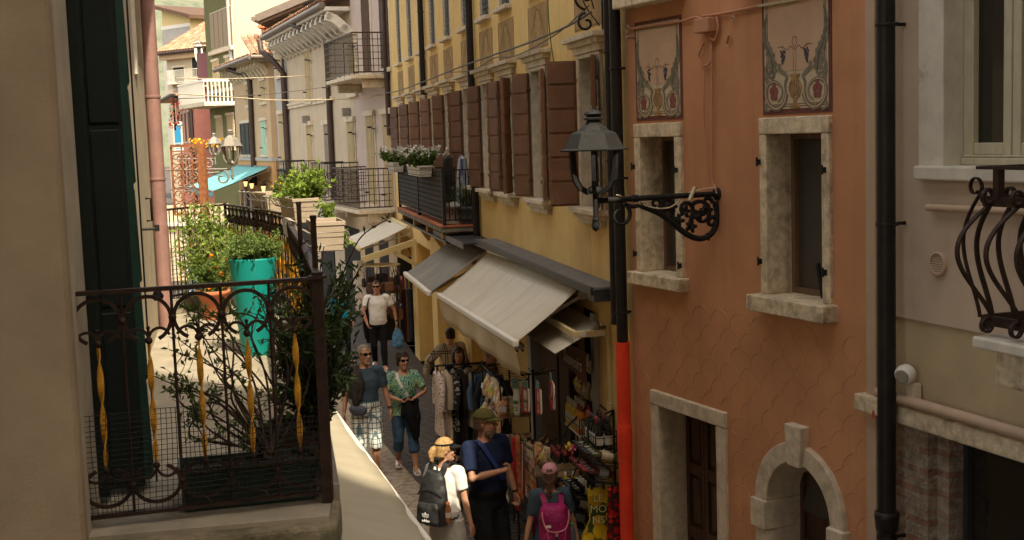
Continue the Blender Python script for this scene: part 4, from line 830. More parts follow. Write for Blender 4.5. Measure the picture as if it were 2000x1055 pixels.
rr = MB(); rr.add([(-.2,-.75,7.93),(Lh+.7,-.75,7.93),(Lh+.7-2.6,3,9.0),(-.2,3,9.0),(Lh+.7,6.5,7.93),(Lh+.7-2.6,6.5,9.0)],[(0,1,2,3),(1,4,5,2)]); ro = rr.obj('roof', M['rooftile'], HPe); tl_ = MB(); tiles(tl_, (-.2,-.75,7.95), (Lh+.4,-.75,7.95), (-.2,1.5,8.6), 34, 6); tiles(tl_, (Lh+.7,-.75,7.95), (Lh+.7,6.5,7.95), (Lh-1.5,-.75,8.85), 28, 6); tl_.obj('tile', M['rooftile'], ro)
for px,y0,y1 in ((485,165,206),(513,158,200)): 
    a,z1 = PE.at(px,y0); z0 = PE.at(px,y1)[1]; closed_window(PE, HPe, a, z0, z1, .9, 'shutterwood')
a,z1 = PE.at(486,240); closed_window(PE, HPe, a-.6, 4.18, z1, 2.0, 'darkgreen', pins=False, proud=.12); a,z1 = PE.at(515,236); w_ = closed_window(PE, HPe, a, 4.18, z1, 1.0, 'mint'); 
q = MB(); a = PE.at(494,200)[0]; q.tube(bez([(a-1.6,-.7,7.8),(a-.8,-.4,7.6),(a,-.12,7.4),(a,-.12,5),(a,-.12,2.9)],6),.11,8); q.obj('downpipe', M['pipebrown'], HPe)
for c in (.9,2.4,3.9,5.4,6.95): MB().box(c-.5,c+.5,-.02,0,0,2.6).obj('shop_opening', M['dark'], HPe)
for c in (1.65,3.15,4.65,6.15): MB().box(c-.22,c+.22,-.09,0,0,2.8).obj('pillar', M['pinkwhite'], HPe)
aw = awning(PE, 'awning', 'long blue green awning on the peach house in the distance', .4, 7.6, 3.7, 2.35, 2.85, .2, 'teal', 'teal', 'slate', seams=1, sag=.05)
for a,z in ((3.6,2.85),(5.0,2.8),(7.5,2.75)):
    l_ = fthing(PE, 'wall_lantern', {3.6:'lit wall lantern furthest in under the blue green awning',5.0:'lit wall lantern between two others under the blue green awning',7.5:'lit wall lantern nearest the end of the blue green awning'}[a], 'lamp', a, .35, z, 'lit lanterns under the blue green awning')
    MB().lathe([(.12,.22),(.15,.22),(.05,.36),(0,.4)],(0,0,0),8).lathe([(.06,-.02),(.06,0)],(0,0,0),8).bar([(0,0,.36),(0,.2,.42),(0,.34,.3)],.03,.03).obj('cage', M['iron'], l_); MB().lathe([(.05,0),(.09,.2)],(0,0,0),8).obj('bulb', plain('warm_lit_glass',(.9,.6,.25),.4,emit=(1,.6,.2),es=.5), l_)
# roof corner with rafters and chimney behind the cream house
cn = atY(500,40,45); HB = thing('roofed_house', 'house with dark rafters under a deep roof overhang behind the cream house', 'house', (cn.x,45,0)); zr = cn.z
MB().box(1.05,7,.6,7,0,zr+.25).obj('wall', M['cream2'], HB)
q = MB(); q.prism([(0,zr),(7,zr+2.6),(7,zr+2.75),(0,zr+.15)], 0, 8); q.obj('roof', M['gutter'], HB)
[MB().bar([(.05,y,zr-.07),(1.6,y,zr+.52)],.16,.15).obj('rafter', M['woodeave'], HB) for y in [.12+.55*i for i in range(14)]]
MB().tube([(-.08,-.05,zr+.05),(-.08,8,zr+.05)],.09,8).obj('gutter', M['gutter'], HB); MB().bar([(0,-.02,zr+.07),(7,-.02,zr+2.67)],.06,.24).obj('verge_board', M['gutter'], HB)
ch = thing('chimney', 'plastered chimney with a brick vent top beside the dark rafters', 'chimney', atY(527,100,51)*1); ch.location.z = 7.6
MB().box(-.24,.24,-.3,.3,0,1.1).obj('stack', M['cream2'], ch); MB().box(-.3,.3,-.36,.36,1.1,1.17).box(-.24,-.12,-.3,.3,1.17,1.5).box(.12,.24,-.3,.3,1.17,1.5).box(-.05,.05,-.3,.3,1.17,1.5).box(-.36,.36,-.42,.42,1.5,1.6).obj('vent_top', M['terracotta'], ch)
# tall green and cream building
GRN = Fac((-16.1,70),(-13.6,65)); HG = thing('tall_building', 'tall building with olive green front, glazed top floor and bare cream side wall', 'building', GRN.p0, GRN.rz); Lg = GRN.L
MB().box(0,Lg,0,7.5,0,14).obj('green_wall', M['green'], HG); cw = HG.matrix_basis
CS = Fac((-13.6,65),(-6,66.2)); q = MB(); p_ = [CS.w(.01,.0), CS.w(CS.L,0), CS.w(CS.L,-6), CS.w(.01,-6)]
inv = (Matrix.Translation(GRN.p0)@Matrix.Rotation(GRN.rz,4,'Z')).inverted(); pl = [tuple((inv@p)[:2]) for p in p_]; q.slab(pl, 0, 13.98); q.obj('cream_wall', M['cream2'], HG)
MB().box(-1.0,Lg+.2,-1.0,7,14,14.2).obj('roof', M['woodeave'], HG)
zt = GRN.at(433,30); a0,zA = GRN.at(412,60); a1,zB = GRN.at(454,40)
g_ = MB(); g_.box(a0,a1,-.03,.02,9.55,11.55); go = g_.obj('glazed_loggia', M['stone2'], HG); q = MB()
for i in range(5): x0 = a0+(a1-a0)*i/5; q.box(x0+.07,x0+(a1-a0)/5-.05,-.06,-.031,9.65,11.5)
q.obj('pane', plain('reflection_toned_glass',(.20,.13,.06),.5,0,.3), go); MB().box(a0-.1,a1+.1,-.2,0,9.35,9.54).obj('sill', M['stone2'], go)  # the panes' warm reflection is put into a dull brown colour
MB().box(0,Lg,-.04,0,7.35,7.55).obj('string_course', M['greyblue'], HG)
MB().tube([(Lg-.15,-.1,7.6),(Lg-.15,-.1,14)],.10,8).obj('downpipe', M['greyblue'], HG)
for px,y0,y1 in ((421,120,165),(447,112,135),(428,230,290),(450,225,290)):
    a,z1 = GRN.at(px,y0); z0 = GRN.at(px,y1)[1]; w_ = closed_window(GRN, HG, min(max(a,.9),Lg-.8), z0, z1, 1.2, 'shutterwood', pins=False)
aW,zW = GRN.at(412,205)
q = MB(); q.box(-.2,Lg,-1.6,0,zW-.2,zW); q.obj('balcony_slab', M['stone2'], HG)
q = MB(); path = [(-.2,0),(-.2,-1.58),(Lg-.05,-1.58),(Lg-.05,0)]
for (x0,y0),(x1,y1) in zip(path,path[1:]):
    L = math.hypot(x1-x0,y1-y0); n_ = int(L/.18)
    for i in range(n_+1): q.box(x0+(x1-x0)*i/n_-.03,x0+(x1-x0)*i/n_+.03,y0+(y1-y0)*i/n_-.03,y0+(y1-y0)*i/n_+.03,zW,zW+1.05)
    q.bar([(x0,y0,zW+1.05),(x1,y1,zW+1.05)],.1,.1)
q.obj('balcony_rail', M['white'], HG)
# rose red house
RD = Fac((-21.5,84),(-17.4,72)); HRd = thing('red_house', 'rose red house with dark shutters left of the olive green building', 'house', RD.p0, RD.rz); Lr = RD.L
MB().box(0,Lr,0,7,0,7.6).obj('wall', M['redpink'], HRd); q = MB(); q.add([(-.6,-1,7.6),(Lr,-1,7.6),(Lr,4,9),(-.6,4,9)],[(0,1,2,3)]).box(-.6,Lr,-1,0,7.45,7.58); q.obj('roof', M['peach'], HRd); MB().tube([(-.6,-1.05,7.55),(Lr,-1.05,7.55)],.12,8).obj('gutter', M['pipebrown'], HRd)
for c in (2,4.4,6.8,9.2): closed_window(RD, HRd, c, 4.9, 6.6, 1.0, 'pipebrown', pins=False); closed_window(RD, HRd, c, 1.9, 4.0, 1.0, 'darkgreen', pins=False)
MB().tube([(Lr-.5,-.15,0),(Lr-.5,-.15,6.6),(Lr-1.5,-.9,7.4)],.1,8).obj('downpipe', M['pipebrown'], HRd)
t = thing('chimney', 'mauve plastered chimney with tiled cap against the olive green wall', 'chimney', atY(399,150,73)); zc_ = t.location.z
MB().box(-.3,.3,-.3,.3,-1.0,1.3).obj('stack', plain('mauve_plaster',(.22,.10,.11),.9), t); MB().box(-.26,-.16,-.26,.26,1.3,1.6).box(.16,.26,-.26,.26,1.3,1.6).box(-.4,.4,-.4,.4,1.6,1.68).obj('vent_top', M['pipebrown'], t); q = MB(); tiles(q,(-.45,-.45,1.7),(.45,-.45,1.7),(-.45,.45,1.9),5,3); q.obj('tile', M['rooftile'], t)
# cream house with tiled roof
TL = Fac(tuple(atY(330,200,95)[:2]), tuple(atY(412,200,92)[:2])); HT = thing('tiled_house', 'cream house with a broad clay tile roof and dish aerial in the distance', 'house', TL.p0, TL.rz); Lt = TL.L
zE = TL.at(370,100)[1]; zR = zE+1.75
MB().box(0,Lt+2,0,7,0,zE-.1).obj('wall', M['cream2'], HT); q = MB(); q.add([(-.5,-.7,zE),(Lt+2,-.7,zE),(Lt+2,4.5,zR+.9),(-.5,4.5,zR+.9)],[(0,1,2,3)]); ro = q.obj('roof', M['rooftile'], HT); q = MB(); tiles(q,(-.5,-.7,zE+.02),(Lt+2,-.7,zE+.02),(-.5,4.5,zR+.92),22,14); q.obj('tile', M['rooftile'], ro)
MB().tube([(-.5,-.75,zE-.05),(Lt+2,-.75,zE-.05)],.12,8).obj('gutter', M['pipebrown'], HT); MB().box(-.2,Lt+2,-.5,0,zE-.5,zE-.12).obj('eave_board', M['peach'], HT)
a,z = TL.at(350,148); w_ = closed_window(TL, HT, a, z-.7, z+.6, 1.2, 'dark', pins=False); a,z = TL.at(385,133); w_ = closed_window(TL, HT, a, z-.6, z+.8, 1.0, 'darkgreen', pins=False); balcony(TL, HT, a-2.4, a+.9, .9, z-1.0, .9, 'white', 'bars')
dsh = thing('satellite_dish', 'white satellite dish on a mast beside the mauve chimney', 'dish', atY(389,125,86)); MB().ell((0,0,.75),(.28,.06,.75),14,8).obj('dish', M['white'], dsh); MB().tube([(.1,.1,-1.2),(.1,.1,2.6)],.03,6).obj('mast', M['lampgrey'], dsh)
# yellow gabled house
GB = Fac(tuple(atY(318,60,115)[:2]), tuple(atY(372,60,112)[:2])); HGb = thing('gabled_house', 'yellow gable end with dark sloping roof edge far up the street', 'house', GB.p0, GB.rz); Lg2 = GB.L
zl = GB.at(372,30)[1]; zh = zl+.9
q = MB(); q.prism([(0,0),(Lg2,0),(Lg2,zl),(0,zh)],0,6); q.obj('wall', plain('pale_yellow_plaster',(.62,.48,.22),.9), HGb); zs_ = GB.at(360,46)[1]; MB().box(-.1,Lg2,-.06,0,zs_-.3,zs_).obj('string_course', M['white'], HGb); MB().box(-.1,Lg2,-.05,0,0,zs_-.32).obj('lower_wall', M['greyblue'], HGb)
q = MB(); q.add([(-.5,-.8,zh+.12),(Lg2+1.2,-.8,zl-.35),(Lg2+1.2,6,zl-.35),(-.5,6,zh+.12),(-.5,-.8,zh+.42),(Lg2+1.2,-.8,zl-.05),(Lg2+1.2,6,zl-.05),(-.5,6,zh+.42)],[(0,1,5,4),(1,2,6,5),(4,5,6,7),(3,2,1,0),(2,3,7,6),(0,4,7,3)]); q.obj('roof', M['woodeave'], HGb)
# neighbour house beyond the terrace on the left
L2 = Fac((-3.92,13.6),(-7.15,26.2)); HL = thing('narrow_house', 'cream house edge with mint green shutters behind the mauve downpipe', 'house', L2.p0, L2.rz)
MB().box(0,L2.L,0,5,0,9.5).obj('wall', M['cream2'], HL)
[MB().box(x,x+.8,-.10,-.04,3.6,5.15).obj('shutter', M['mint'], HL) for x in (.02,1.9)]; MB().tube([(.12,-.09,5.3),(.12,-.09,9)],.06,8).obj('downpipe', M['pipebrown'], HL)
MB().box(-.3,L2.L,-.5,0,9.5,9.6).obj('roof', M['woodeave'], HL)
sgn = thing('shop_sign', 'white and blue upright sign board near the mint green shutters', 'sign', atY(350,298,26)); hgt = .62
MB().box(-.09,.09,-.03,.03,0,hgt).obj('board', M['white'], sgn); MB().box(-.065,.065,-.034,-.03,.20,.55).obj('blue_field', plain('sign_blue',(.03,.25,.5),.5), sgn); 
q = MB(); [q.box(-.06,.05-.02*(i%3),-.034,-.03,.03+.045*i,.05+.045*i) for i in range(4)]; q.obj('lettering', plain('sign_pale_blue',(.15,.4,.6),.5), sgn); MB().box(-.05,-.02,-.036,-.033,.47,.52).obj('emblem', M['white'], sgn)
for px,Y,wd,lab in ((453,24.5,.46,'nearer grey street lantern hanging before the blue green awning'),(420,38,.44,'farther grey street lantern beside yellow flowers and the red house')):
    base = atY(px, 320 if Y < 30 else 303, Y); r_ = thing('street_lantern', lab, 'lantern', base)
    lantern(r_, (0,0,0), wd, .66, 'lampgrey', 6)
    q = MB(); q.tube([(0,0,-.1),(-1.25,0,-.08)],.02,8); q.tube([(-.2+a,0,-.26+b_) for a,b_ in spiral(0,0,.14,.03,1.2,-5,24)],.02,6); q.tube(bez([(-.25,0,-.15),(-.6,0,-.2),(-.9,0,-.38),(-1.2,0,-.45)],8),.02,6)
    for c in (-.5,-.75,-1.0): q.tube([(c+a,0,-.2+b_) for a,b_ in spiral(0,0,.09,.02,0,5,16)],.012,5)
    q.obj('bracket', M['lampgrey'], r_)
# overhead cables across the street
for pts,m_,lab in (([(335,182,22),(450,190,24),(560,196,26),(700,192,29),(772,180,31),(800,186,26.5)],'wire','pale cable sagging across the street, lowest of the overhead cables'),
                   ([(345,153,23),(440,154,25),(535,151,28),(585,149,31),(600,150,40)],'wire','pale short cable stretched across, highest of the overhead cables'),
                   ([(335,193,22),(450,189,25),(560,180,28),(690,163,32),(700,164,33)],'wiredark','grey cable rising to the pink house balcony across the street')):
    tag(MB().tube(bez([atY(*p) for p in pts],6), .011 if m_ == 'wire' else .008, 6).obj('overhead_cable', M[m_]), lab, 'cable', 'cables strung across the street')
# wooded hill with cypresses; distance haze is greyed into the hill colour
hm, nt, b_ = nodes('haze_greyed_woods', .95); v = objvec(nt); nt.links.new(mixc(nt, noise(nt, v, .12, 6, .65), mixc(nt, noise(nt, v, .5, 4), (.06,.075,.05), (.10,.115,.075)), (.14,.145,.10)), b_.inputs['Base Color'])
q = MB(); n_ = 40; vs = []
for i in range(n_+1):
    for k in range(n_+1):
        u, v_ = i/n_, k/n_; x = -260+420*u; y = 300+400*v_; h = 120*(sin(pi*min(1,v_*.8)))*(.6+.4*sin(u*4+.4))+6*sin(u*31+v_*17)+4*sin(u*57-v_*41); vs.append((x,y,h*.85-4))
q.add(vs, [(i*(n_+1)+k,(i+1)*(n_+1)+k,(i+1)*(n_+1)+k+1,i*(n_+1)+k+1) for i in range(n_) for k in range(n_)], True); tag(q.obj('hill', hm), kind='structure')
cym = islands('cypress_green', [(.02,.035,.018),(.035,.05,.025)], .9)
def cypress(px, py, Y, h, lab):
    p = atY(px, py, Y); r_ = thing('cypress_tree', lab, 'tree', p, group='cypresses on the hill crest'); q = MB()
    for i in range(220):
        t = U(0,1); rr_ = (.5+.5*sin(pi*min(1,t*1.15+.1)))*h*.11*(1-t*.6); a = U(0,6.28); c = Vector((cos(a)*rr_*U(.5,1),sin(a)*rr_*U(.5,1),h*t)); d_ = Vector((U(-.4,.4),U(-.4,.4),1))*h*.07; s_ = perp(d_.normalized())[0]*h*.025
        q.add([c-s_,c+s_,c+d_],[(0,1,2)])
    q.obj('crown', cym, r_); MB().tube([(0,0,-1),(0,0,h*.8)],h*.02,5).obj('trunk', M['twig'], r_)
for i,(px,py,h) in enumerate(((352,6,15),(357,5,17),(364,5,13),(369,5,14))): cypress(px,py,420,h,['leftmost of the four cypresses on the hill crest','second cypress from the left on the hill crest','third cypress from the left on the hill crest','rightmost of the four cypresses on the hill crest'][i])
hz_ = None
# ------------------------------------------------------------------ left house and its terrace
LF = Fac((lwall(-1.5),-1.5), (lwall(11.9),11.9)); HLf = thing('plastered_house', 'coarse plastered beige house wall with a dark green door beside the near balcony', 'house', LF.p0, LF.rz); LL = LF.L
ly = lambda Y: (Y+1.5)*sqrt(1+.224**2)              # facade coordinate of a point at depth Y
MB().box(ly(4.50),ly(4.57),-.076,4,0,8.5).obj('coarse_wall', M['leftwall'], HLf, bevel=.02)
rc = (ly(8.7),ly(9.4),5.0,6.0)
mb = MB(); wall(mb, ly(4.57)+.001, LL, 0, 8.5, [(LF.at(262,80)[0],LF.at(283,80)[0],LF.at(272,130)[1],LF.at(272,130)[1]+1.2)], .15, 4); mb.obj('smooth_wall', M['leftwall2'], HLf)
a0 = LF.at(262,80)[0]; a1 = LF.at(283,80)[0]; z0 = LF.at(272,130)[1]
MB().box(a0-.2,a0-.001,-.02,.14,z0-.1,z0+1.3).box(a1,a1+.2,-.02,.14,z0-.1,z0+1.3).box(a0-.2,a1+.2,-.022,.14,z0+1.31,z0+1.45).obj('window', M['whitestone'], HLf)
dg = fthing(LF, 'green_door', 'tall dark green panelled door leaf standing open on the terrace', 'door', ly(5.86), 0, 3.02)
q = MB(); q.box(-.16,-.01,-.05,.0,0,4.3); q.obj('door_frame', M['darkgreen'], dg, bevel=.006)
q = leaf_mesh(.165, 4.2, 1, 5, .05); o = q.obj('door_leaf', M['darkgreen'], dg, loc=(0,-.03,0), rz=-radians(86))
e0 = LF.u*0+Vector((0,0,0)); 
q = leaf_mesh(.42, 4.15, 1, 9, .05); o = q.obj('folded_leaf', M['green2'], dg, loc=(.03,-.20,.02), rz=radians(4.5))
q = MB(); q.bar([(.05,-.245,.0),(.05,-.245,4.1)],.008,.008); q.tube([(.45,-.25,1.22),(.45,-.275,1.22),(.45,-.275,1.33),(.45,-.25,1.33)],.006,6); q.lathe([(.02,0),(.03,.02),(.015,.05)],(.45,-.28,.82),8); q.obj('bolt', M['iron'], dg)
pp = pipe('downpipe', 'mauve painted downpipe on the sunlit left wall above the terrace', LF, ly(11.35), .07, 2.98, 8.6, .062, 'pinkpipe', (5.05,4.32), lean=0)
pp.rotation_euler = (0, radians(1.4), LF.rz)
[MB().tube([(x,0,z),(x,-.12,z)],.012,6).tube([(x,-.12,z-.02),(x,-.12,z+.03)],.018,6).obj('wall_hook', M['iron'], HLf) for x,z in ((ly(9.8),3.98),(ly(6.0)+.1,3.3))]
MB().box(-.4,LL,-.6,4,8.5,8.62).obj('roof', M['woodeave'], HLf)
# terrace slab over the street
edge = [(-.83,5.42),(-.86,5.75),(-1.17,7.5),(-1.55,9.3),(-1.84,10.85),(-2.35,12.0),(-2.9,13.1)]
ter = thing('terrace', 'sunlit cement terrace on a projecting mossy slab above the street', 'terrace', (0,0,0))
MB().slab([(lwall(5.22)-.02,5.22)]+edge+[(-3.4,13.2),(lwall(11.9)-.02,11.9)], 2.84, 2.985).obj('floor_slab', M['terrace'], ter)
MB().slab([(lwall(5.2)+.01,5.15),(-.785,5.36),(-.82,5.75),(-.97,5.8),(-1.0,5.55),(lwall(5.4)+.01,5.36)], 2.80, 2.965).obj('mossy_kerb', M['moss'], ter, bevel=.02)
q = MB()
for (x0,y0),(x1,y1) in zip(edge[1:],edge[2:]): q.bar([(x0,y0,2.93),(x1,y1,2.93)],.07,.2)
q.obj('kerb', M['slabgrey'], ter)
MB().slab([(lwall(5.3)+.0,5.24),(-.84,5.46),(-1.2,7.5),(-1.9,10.85),(-2.9,13.0),(lwall(11.8),11.8)], 2.6, 2.839).obj('slab_underside', M['slabgrey'], ter)
MB().slab([(lwall(5.3)+.02,5.26),(-1.25,5.4),(-1.6,7.5),(-2.3,10.85),(-3.2,12.6),(lwall(11.8),11.8)], 0, 2.599).obj('ground_floor_wall', M['beige'], ter)
# the ironwork: circles above, twisted mustard bars below
def railing(parent, P0, P1, z0, z1, pitch=.213, sc=1.0, twist=True, first=0, bottom=True):
    P0 = Vector((*P0,0)); P1 = Vector((*P1,0)); d = P1-P0; L = d.length; d = d/L; n_ = max(1,round(L/pitch)); p_ = L/n_
    nrm = Vector((d.y,-d.x,0)); W = lambda x,z,o=0: P0+d*x+nrm*o+Vector((0,0,z))
    ir = MB(); ye = MB(); R_ = p_*.47; zc = z1-.03-R_; zb = z0+.09+R_*.85
    ir.bar([W(0,z1),W(L,z1)], .034, .018); ir.bar([W(0,z0+.05),W(L,z0+.05)], .03, .016)
    for i in range(n_):
        cx = p_*(i+.5)
        # open ring: two arms curling inward to the bar at the centre bottom
        for s_ in (-1,1):
            pts = [W(cx+s_*R_*sin(a), zc+R_*cos(a)) for a in [pi*k/14*1.0 for k in range(0,13)]]; ir.bar(pts, .016, .009, up=nrm)
            pts = [W(cx+s_*(.045-.045*cos(a)), zc-R_*.93+.05*sin(a)) for a in [pi*k/9 for k in range(0,9)]]; ir.bar(pts, .012, .008, up=nrm)
            if bottom:
                pts = [W(cx+s_*R_*sin(a), zb-R_*cos(a)*.85) for a in [pi*k/14 for k in range(0,13)]]; ir.bar(pts, .016, .009, up=nrm)
                pts = [W(cx+s_*(.045-.045*cos(a)), zb+R_*.78-.05*sin(a)) for a in [pi*k/9 for k in range(0,9)]]; ir.bar(pts, .012, .008, up=nrm)
        ir.ell(W(cx,zc-R_*.95),.017,8,6); ir.ell(W(cx,zc-R_*.95+.055),.009,6,5); ir.tube([W(cx,zc-R_*.95),W(cx,zc-R_*.95+.05)],.006,5)
        if i < n_-1: ir.ell(W(cx+p_/2,zc),.018,8,6); ir.tube([W(cx+p_/2,z0+.05),W(cx+p_/2,z1)],.0065,6); ir.ell(W(cx+p_/2,zb),.016,8,6)
        if bottom: ir.ell(W(cx,zb+R_*.8),.016,8,6)
        ztop = zc-R_*.95; zbt = zb+R_*.8; ph = .2+.35*i+first
        N_ = 48; vs = []
        for k in range(N_+1):
            t = k/N_; z = ztop+(zbt-ztop)*t; env = min(1,t/.16,(1-t)/.16); hw = .0045+.009*env; a = ph+pi*3.0*t
            u_ = d*cos(a)+nrm*sin(a); th = nrm*cos(a)-d*sin(a)
            for s1,s2 in ((-1,-1),(1,-1),(1,1),(-1,1)): vs.append(W(cx,z)+u_*hw*s1+th*.0035*s2)
        (ye if twist else ir).add(vs, [(k*4+j,k*4+(j+1)%4,k*4+4+(j+1)%4,k*4+4+j) for k in range(N_) for j in range(4)])
    r_ = ir.obj('ironwork', M['rustiron'], parent); 
    if twist: ye.obj('twisted_bar', M['yellowpaint'], parent)
    return r_
rl = thing('terrace_railing', 'near balcony railing with iron rings and twisted mustard yellow bars', 'railing', (0,0,0))
railing(rl, (-1.86,5.33), (-.87,5.63), 2.985, 4.0, .2)
q = MB(); q.box(-.885,-.84,5.61,5.655,2.99,4.03); q.box(-.90,-.825,5.595,5.67,4.0,4.015); q.obj('post', M['rustiron'], rl)
for i in range(3): MB().tube([(-1.38+.24*i+.025*cos(a),5.47+.07*i,3.05+.025*sin(a)) for a in [k*.6 for k in range(9)]],.006,5).obj('foot_scroll', M['rustiron'], rl)
rs = thing('terrace_railing', 'long curved railing with yellow and black bars along the street edge', 'railing', (0,0,0))
rp = [(-.86,5.64),(-1.22,7.5),(-1.58,9.2),(-1.88,10.8),(-2.36,11.95),(-2.89,13.0)]
for k,(p,q_) in enumerate(zip(rp,rp[1:])): railing(rs, p, q_, 3.05, 4.0, .15, first=k)
[MB().tube([(x,y,3.0),(x,y,4.02)],.016,6).obj('post', M['rustiron'], rs) for x,y in rp[1:]]
# plastic netting tied behind the ring row on the long railing, and along the foot of the near railing
def netting(name, label, path, z0, z1, pz, parent=None, sag=.0, r=.0016):
    q = MB(); P = [Vector((*p,0)) for p in path]; L = sum((b-a).length for a,b in zip(P,P[1:]))
    def at(s):
        for a,b in zip(P,P[1:]):
            l = (b-a).length
            if s <= l+1e-6: return a+(b-a)*(s/l)
            s -= l
        return P[-1]
    n_ = int(L/pz); m_ = int((z1-z0)/pz)
    wv = lambda s,z: .008*sin(s*9+z*5)+.006*sin(s*23)
    tz = lambda s: sag*sin(s*3.1+.4)
    for i in range(n_+1):
        p = at(i*pz); q.tube([(p.x+wv(i*pz,z),p.y+wv(i*pz,z),z) for z in [z0+(z1+tz(i*pz)-z0)*k/6 for k in range(7)]], r, 3, cap=False)
    for k in range(m_+1):
        q.tube([(lambda p,s,z: (p.x+wv(s,z),p.y+wv(s,z),z))(at(L*j/24),L*j/24,z0+(z1+tz(L*j/24)-z0)*k/m_) for j in range(25)], r, 3, cap=False)
    return tag(q.obj(name, M['mesh']), label, 'netting')
netting('plastic_netting', 'black plastic netting along the foot of the near balcony railing', [(-1.85,5.33),(-1.36,5.47)], 3.03, 3.47, .021, sag=.012)
netting('plastic_netting', 'black plastic netting low behind the dark green trough at the railing', [(-1.355,5.472),(-.89,5.605)], 3.03, 3.36, .021, sag=.03)
far = thing('terrace_railing', 'low far end railing with netting and a pale kerb behind the orange flowering shrub', 'railing', (0,0,0))
fp = [(-2.89,13.02),(-3.22,12.55),(lwall(12.1)-.05,12.15)]
MB().bar([(p[0],p[1],3.06) for p in fp], .12, .14).obj('kerb', M['terrace'], far); q = MB()
q.bar([(p[0],p[1],4.0) for p in fp],.03,.02); q.bar([(p[0],p[1],3.16) for p in fp],.03,.02)
for a,b in zip(fp,fp[1:]):
    for k in range(7): x,y = a[0]+(b[0]-a[0])*k/7, a[1]+(b[1]-a[1])*k/7; q.tube([(x,y,3.1),(x,y,4.0)],.006,5)
q.obj('ironwork', M['rustiron'], far)
q = MB()
for a,b in zip(fp,fp[1:]):
    for k in range(3):
        x,y = a[0]+(b[0]-a[0])*(k+.5)/3, a[1]+(b[1]-a[1])*(k+.5)/3; q.bar([(x,y,3.25),(x,y,3.85)],.02,.006)
q.obj('twisted_bar', M['yellowpaint'], far)
netting('plastic_netting', 'pale netting on the far end railing of the terrace', [(p[0],p[1]) for p in fp], 3.12, 3.62, .04, r=.0025)
wl_ = thing('white_wall', 'sunlit white wall with a ledge seen beyond the far end of the terrace', 'wall', atY(390,560,44)); wl_.location.z = 0
MB().box(-1.3,1.1,0,.3,0,1.9).obj('wall', M['cream2'], wl_); MB().box(-1.4,1.2,-.2,.3,1.901,2.0).obj('ledge', M['whitestone'], wl_); MB().box(-1.3,1.1,.1,.3,2.001,2.6).obj('upper_wall', M['cream2'], wl_)
# rusty wrought iron screen
gs = atY(372,420,14.2); rg = thing('iron_screen', 'orange rusted wrought iron screen with scrolls beyond the terrace', 'screen', (gs.x,gs.y,3.95), radians(-8))
W_, H_ = .36, .66; q = MB(); q.box(W_/2-.05,W_/2+.03,-.04,.04,-.15,H_); q.bar([(-W_/2,0,H_),(W_/2+.02,0,H_)],.04,.03); q.bar([(-W_/2,0,H_-.06),(W_/2,0,H_-.06)],.02,.015); q.bar([(-W_/2,0,-.1),(-W_/2,0,H_)],.02,.02); q.bar([(-W_/2,0,-.1),(W_/2,0,-.1)],.02,.02); q.obj('frame', M['rust'], rg)
q = MB()
for i in range(3):
    for k in range(5):
        cx = -W_/2+.06+.115*i; cz = -.03+.135*k; q.tube([(cx+.055*cos(a),0,cz+.06*sin(a)) for a in [j*.5 for j in range(14)]],.007,5)
        for s_ in (-1,1): q.tube([(cx+.03*s_+a,0.005,cz+b_) for a,b_ in spiral(0,0,.04,.008,s_*1.5,s_*6,14)],.006,4)
for x in (-.06,.055): q.bar([(x,0,-.1),(x,0,H_)],.012,.012)
q.obj('scrollwork', M['rust'], rg)
# the cream awning of the shop below the terrace
e0 = Vector((-.50,6.85,2.4)); e1 = gz(640,783,2.4); e1 = e0+(e1-e0)*1.25; bk = Vector((-1.25,-.1,.42)); q = MB(); nx, ny = 30, 12; vs = []
e0 = e0-(e1-e0)*.35
for i in range(nx+1):
    for k in range(ny+1):
        u, v_ = i/nx, k/ny; p = e0+(e1-e0)*u+bk*v_; p.z += -.05*sin(pi*v_)+.022*sin(u*38+v_*9)*v_*(1-v_)*2+.006*sin(u*90-v_*14)+.01*sin(u*17-v_*6)*(1-v_*.6); vs.append(p)
aw = thing('awning', 'cream shop awning below the terrace with the corner shadow across it', 'awning', (0,0,0)); q.add(vs, [(i*(ny+1)+k,(i+1)*(ny+1)+k,(i+1)*(ny+1)+k+1,i*(ny+1)+k+1) for i in range(nx) for k in range(ny)], True); fo = q.obj('fabric', M['creamcanvas'], aw); fo.modifiers.new('s','SOLIDIFY').thickness = .004
MB().tube([e0+Vector((0,0,-.02)),e1+Vector((0,0,-.02))],.022,8).obj('front_bar', M['white'], aw)
# unseen blocks added to shape the shadows: behind the camera and right of view
def block(name, lab, poly, h, m): 
    o = MB().slab(poly, 0, h).obj(name, M[m]); tag(o, lab, 'house')
    return o
d_ = Vector((1,-.83,0)).normalized(); P1 = Vector((3.91,-3.79,0)); nb = Vector((-d_.y,d_.x,0))*-1
block('shadow_block_behind', 'unseen block added behind the viewpoint to shade the near balcony', [tuple((P1-d_*6.5)[:2]), tuple((P1+d_*9)[:2]), tuple((P1+d_*9+nb*9)[:2]), tuple((P1-d_*6.5+nb*9)[:2])][::-1], 20.9, 'cream')
block('shadow_block_right', 'tall unseen block added right of the view to shade the wine racks', [(3.75,4.0),(7.9,-4.2),(14,-1),(11,6)][::-1], 17.5, 'cream')

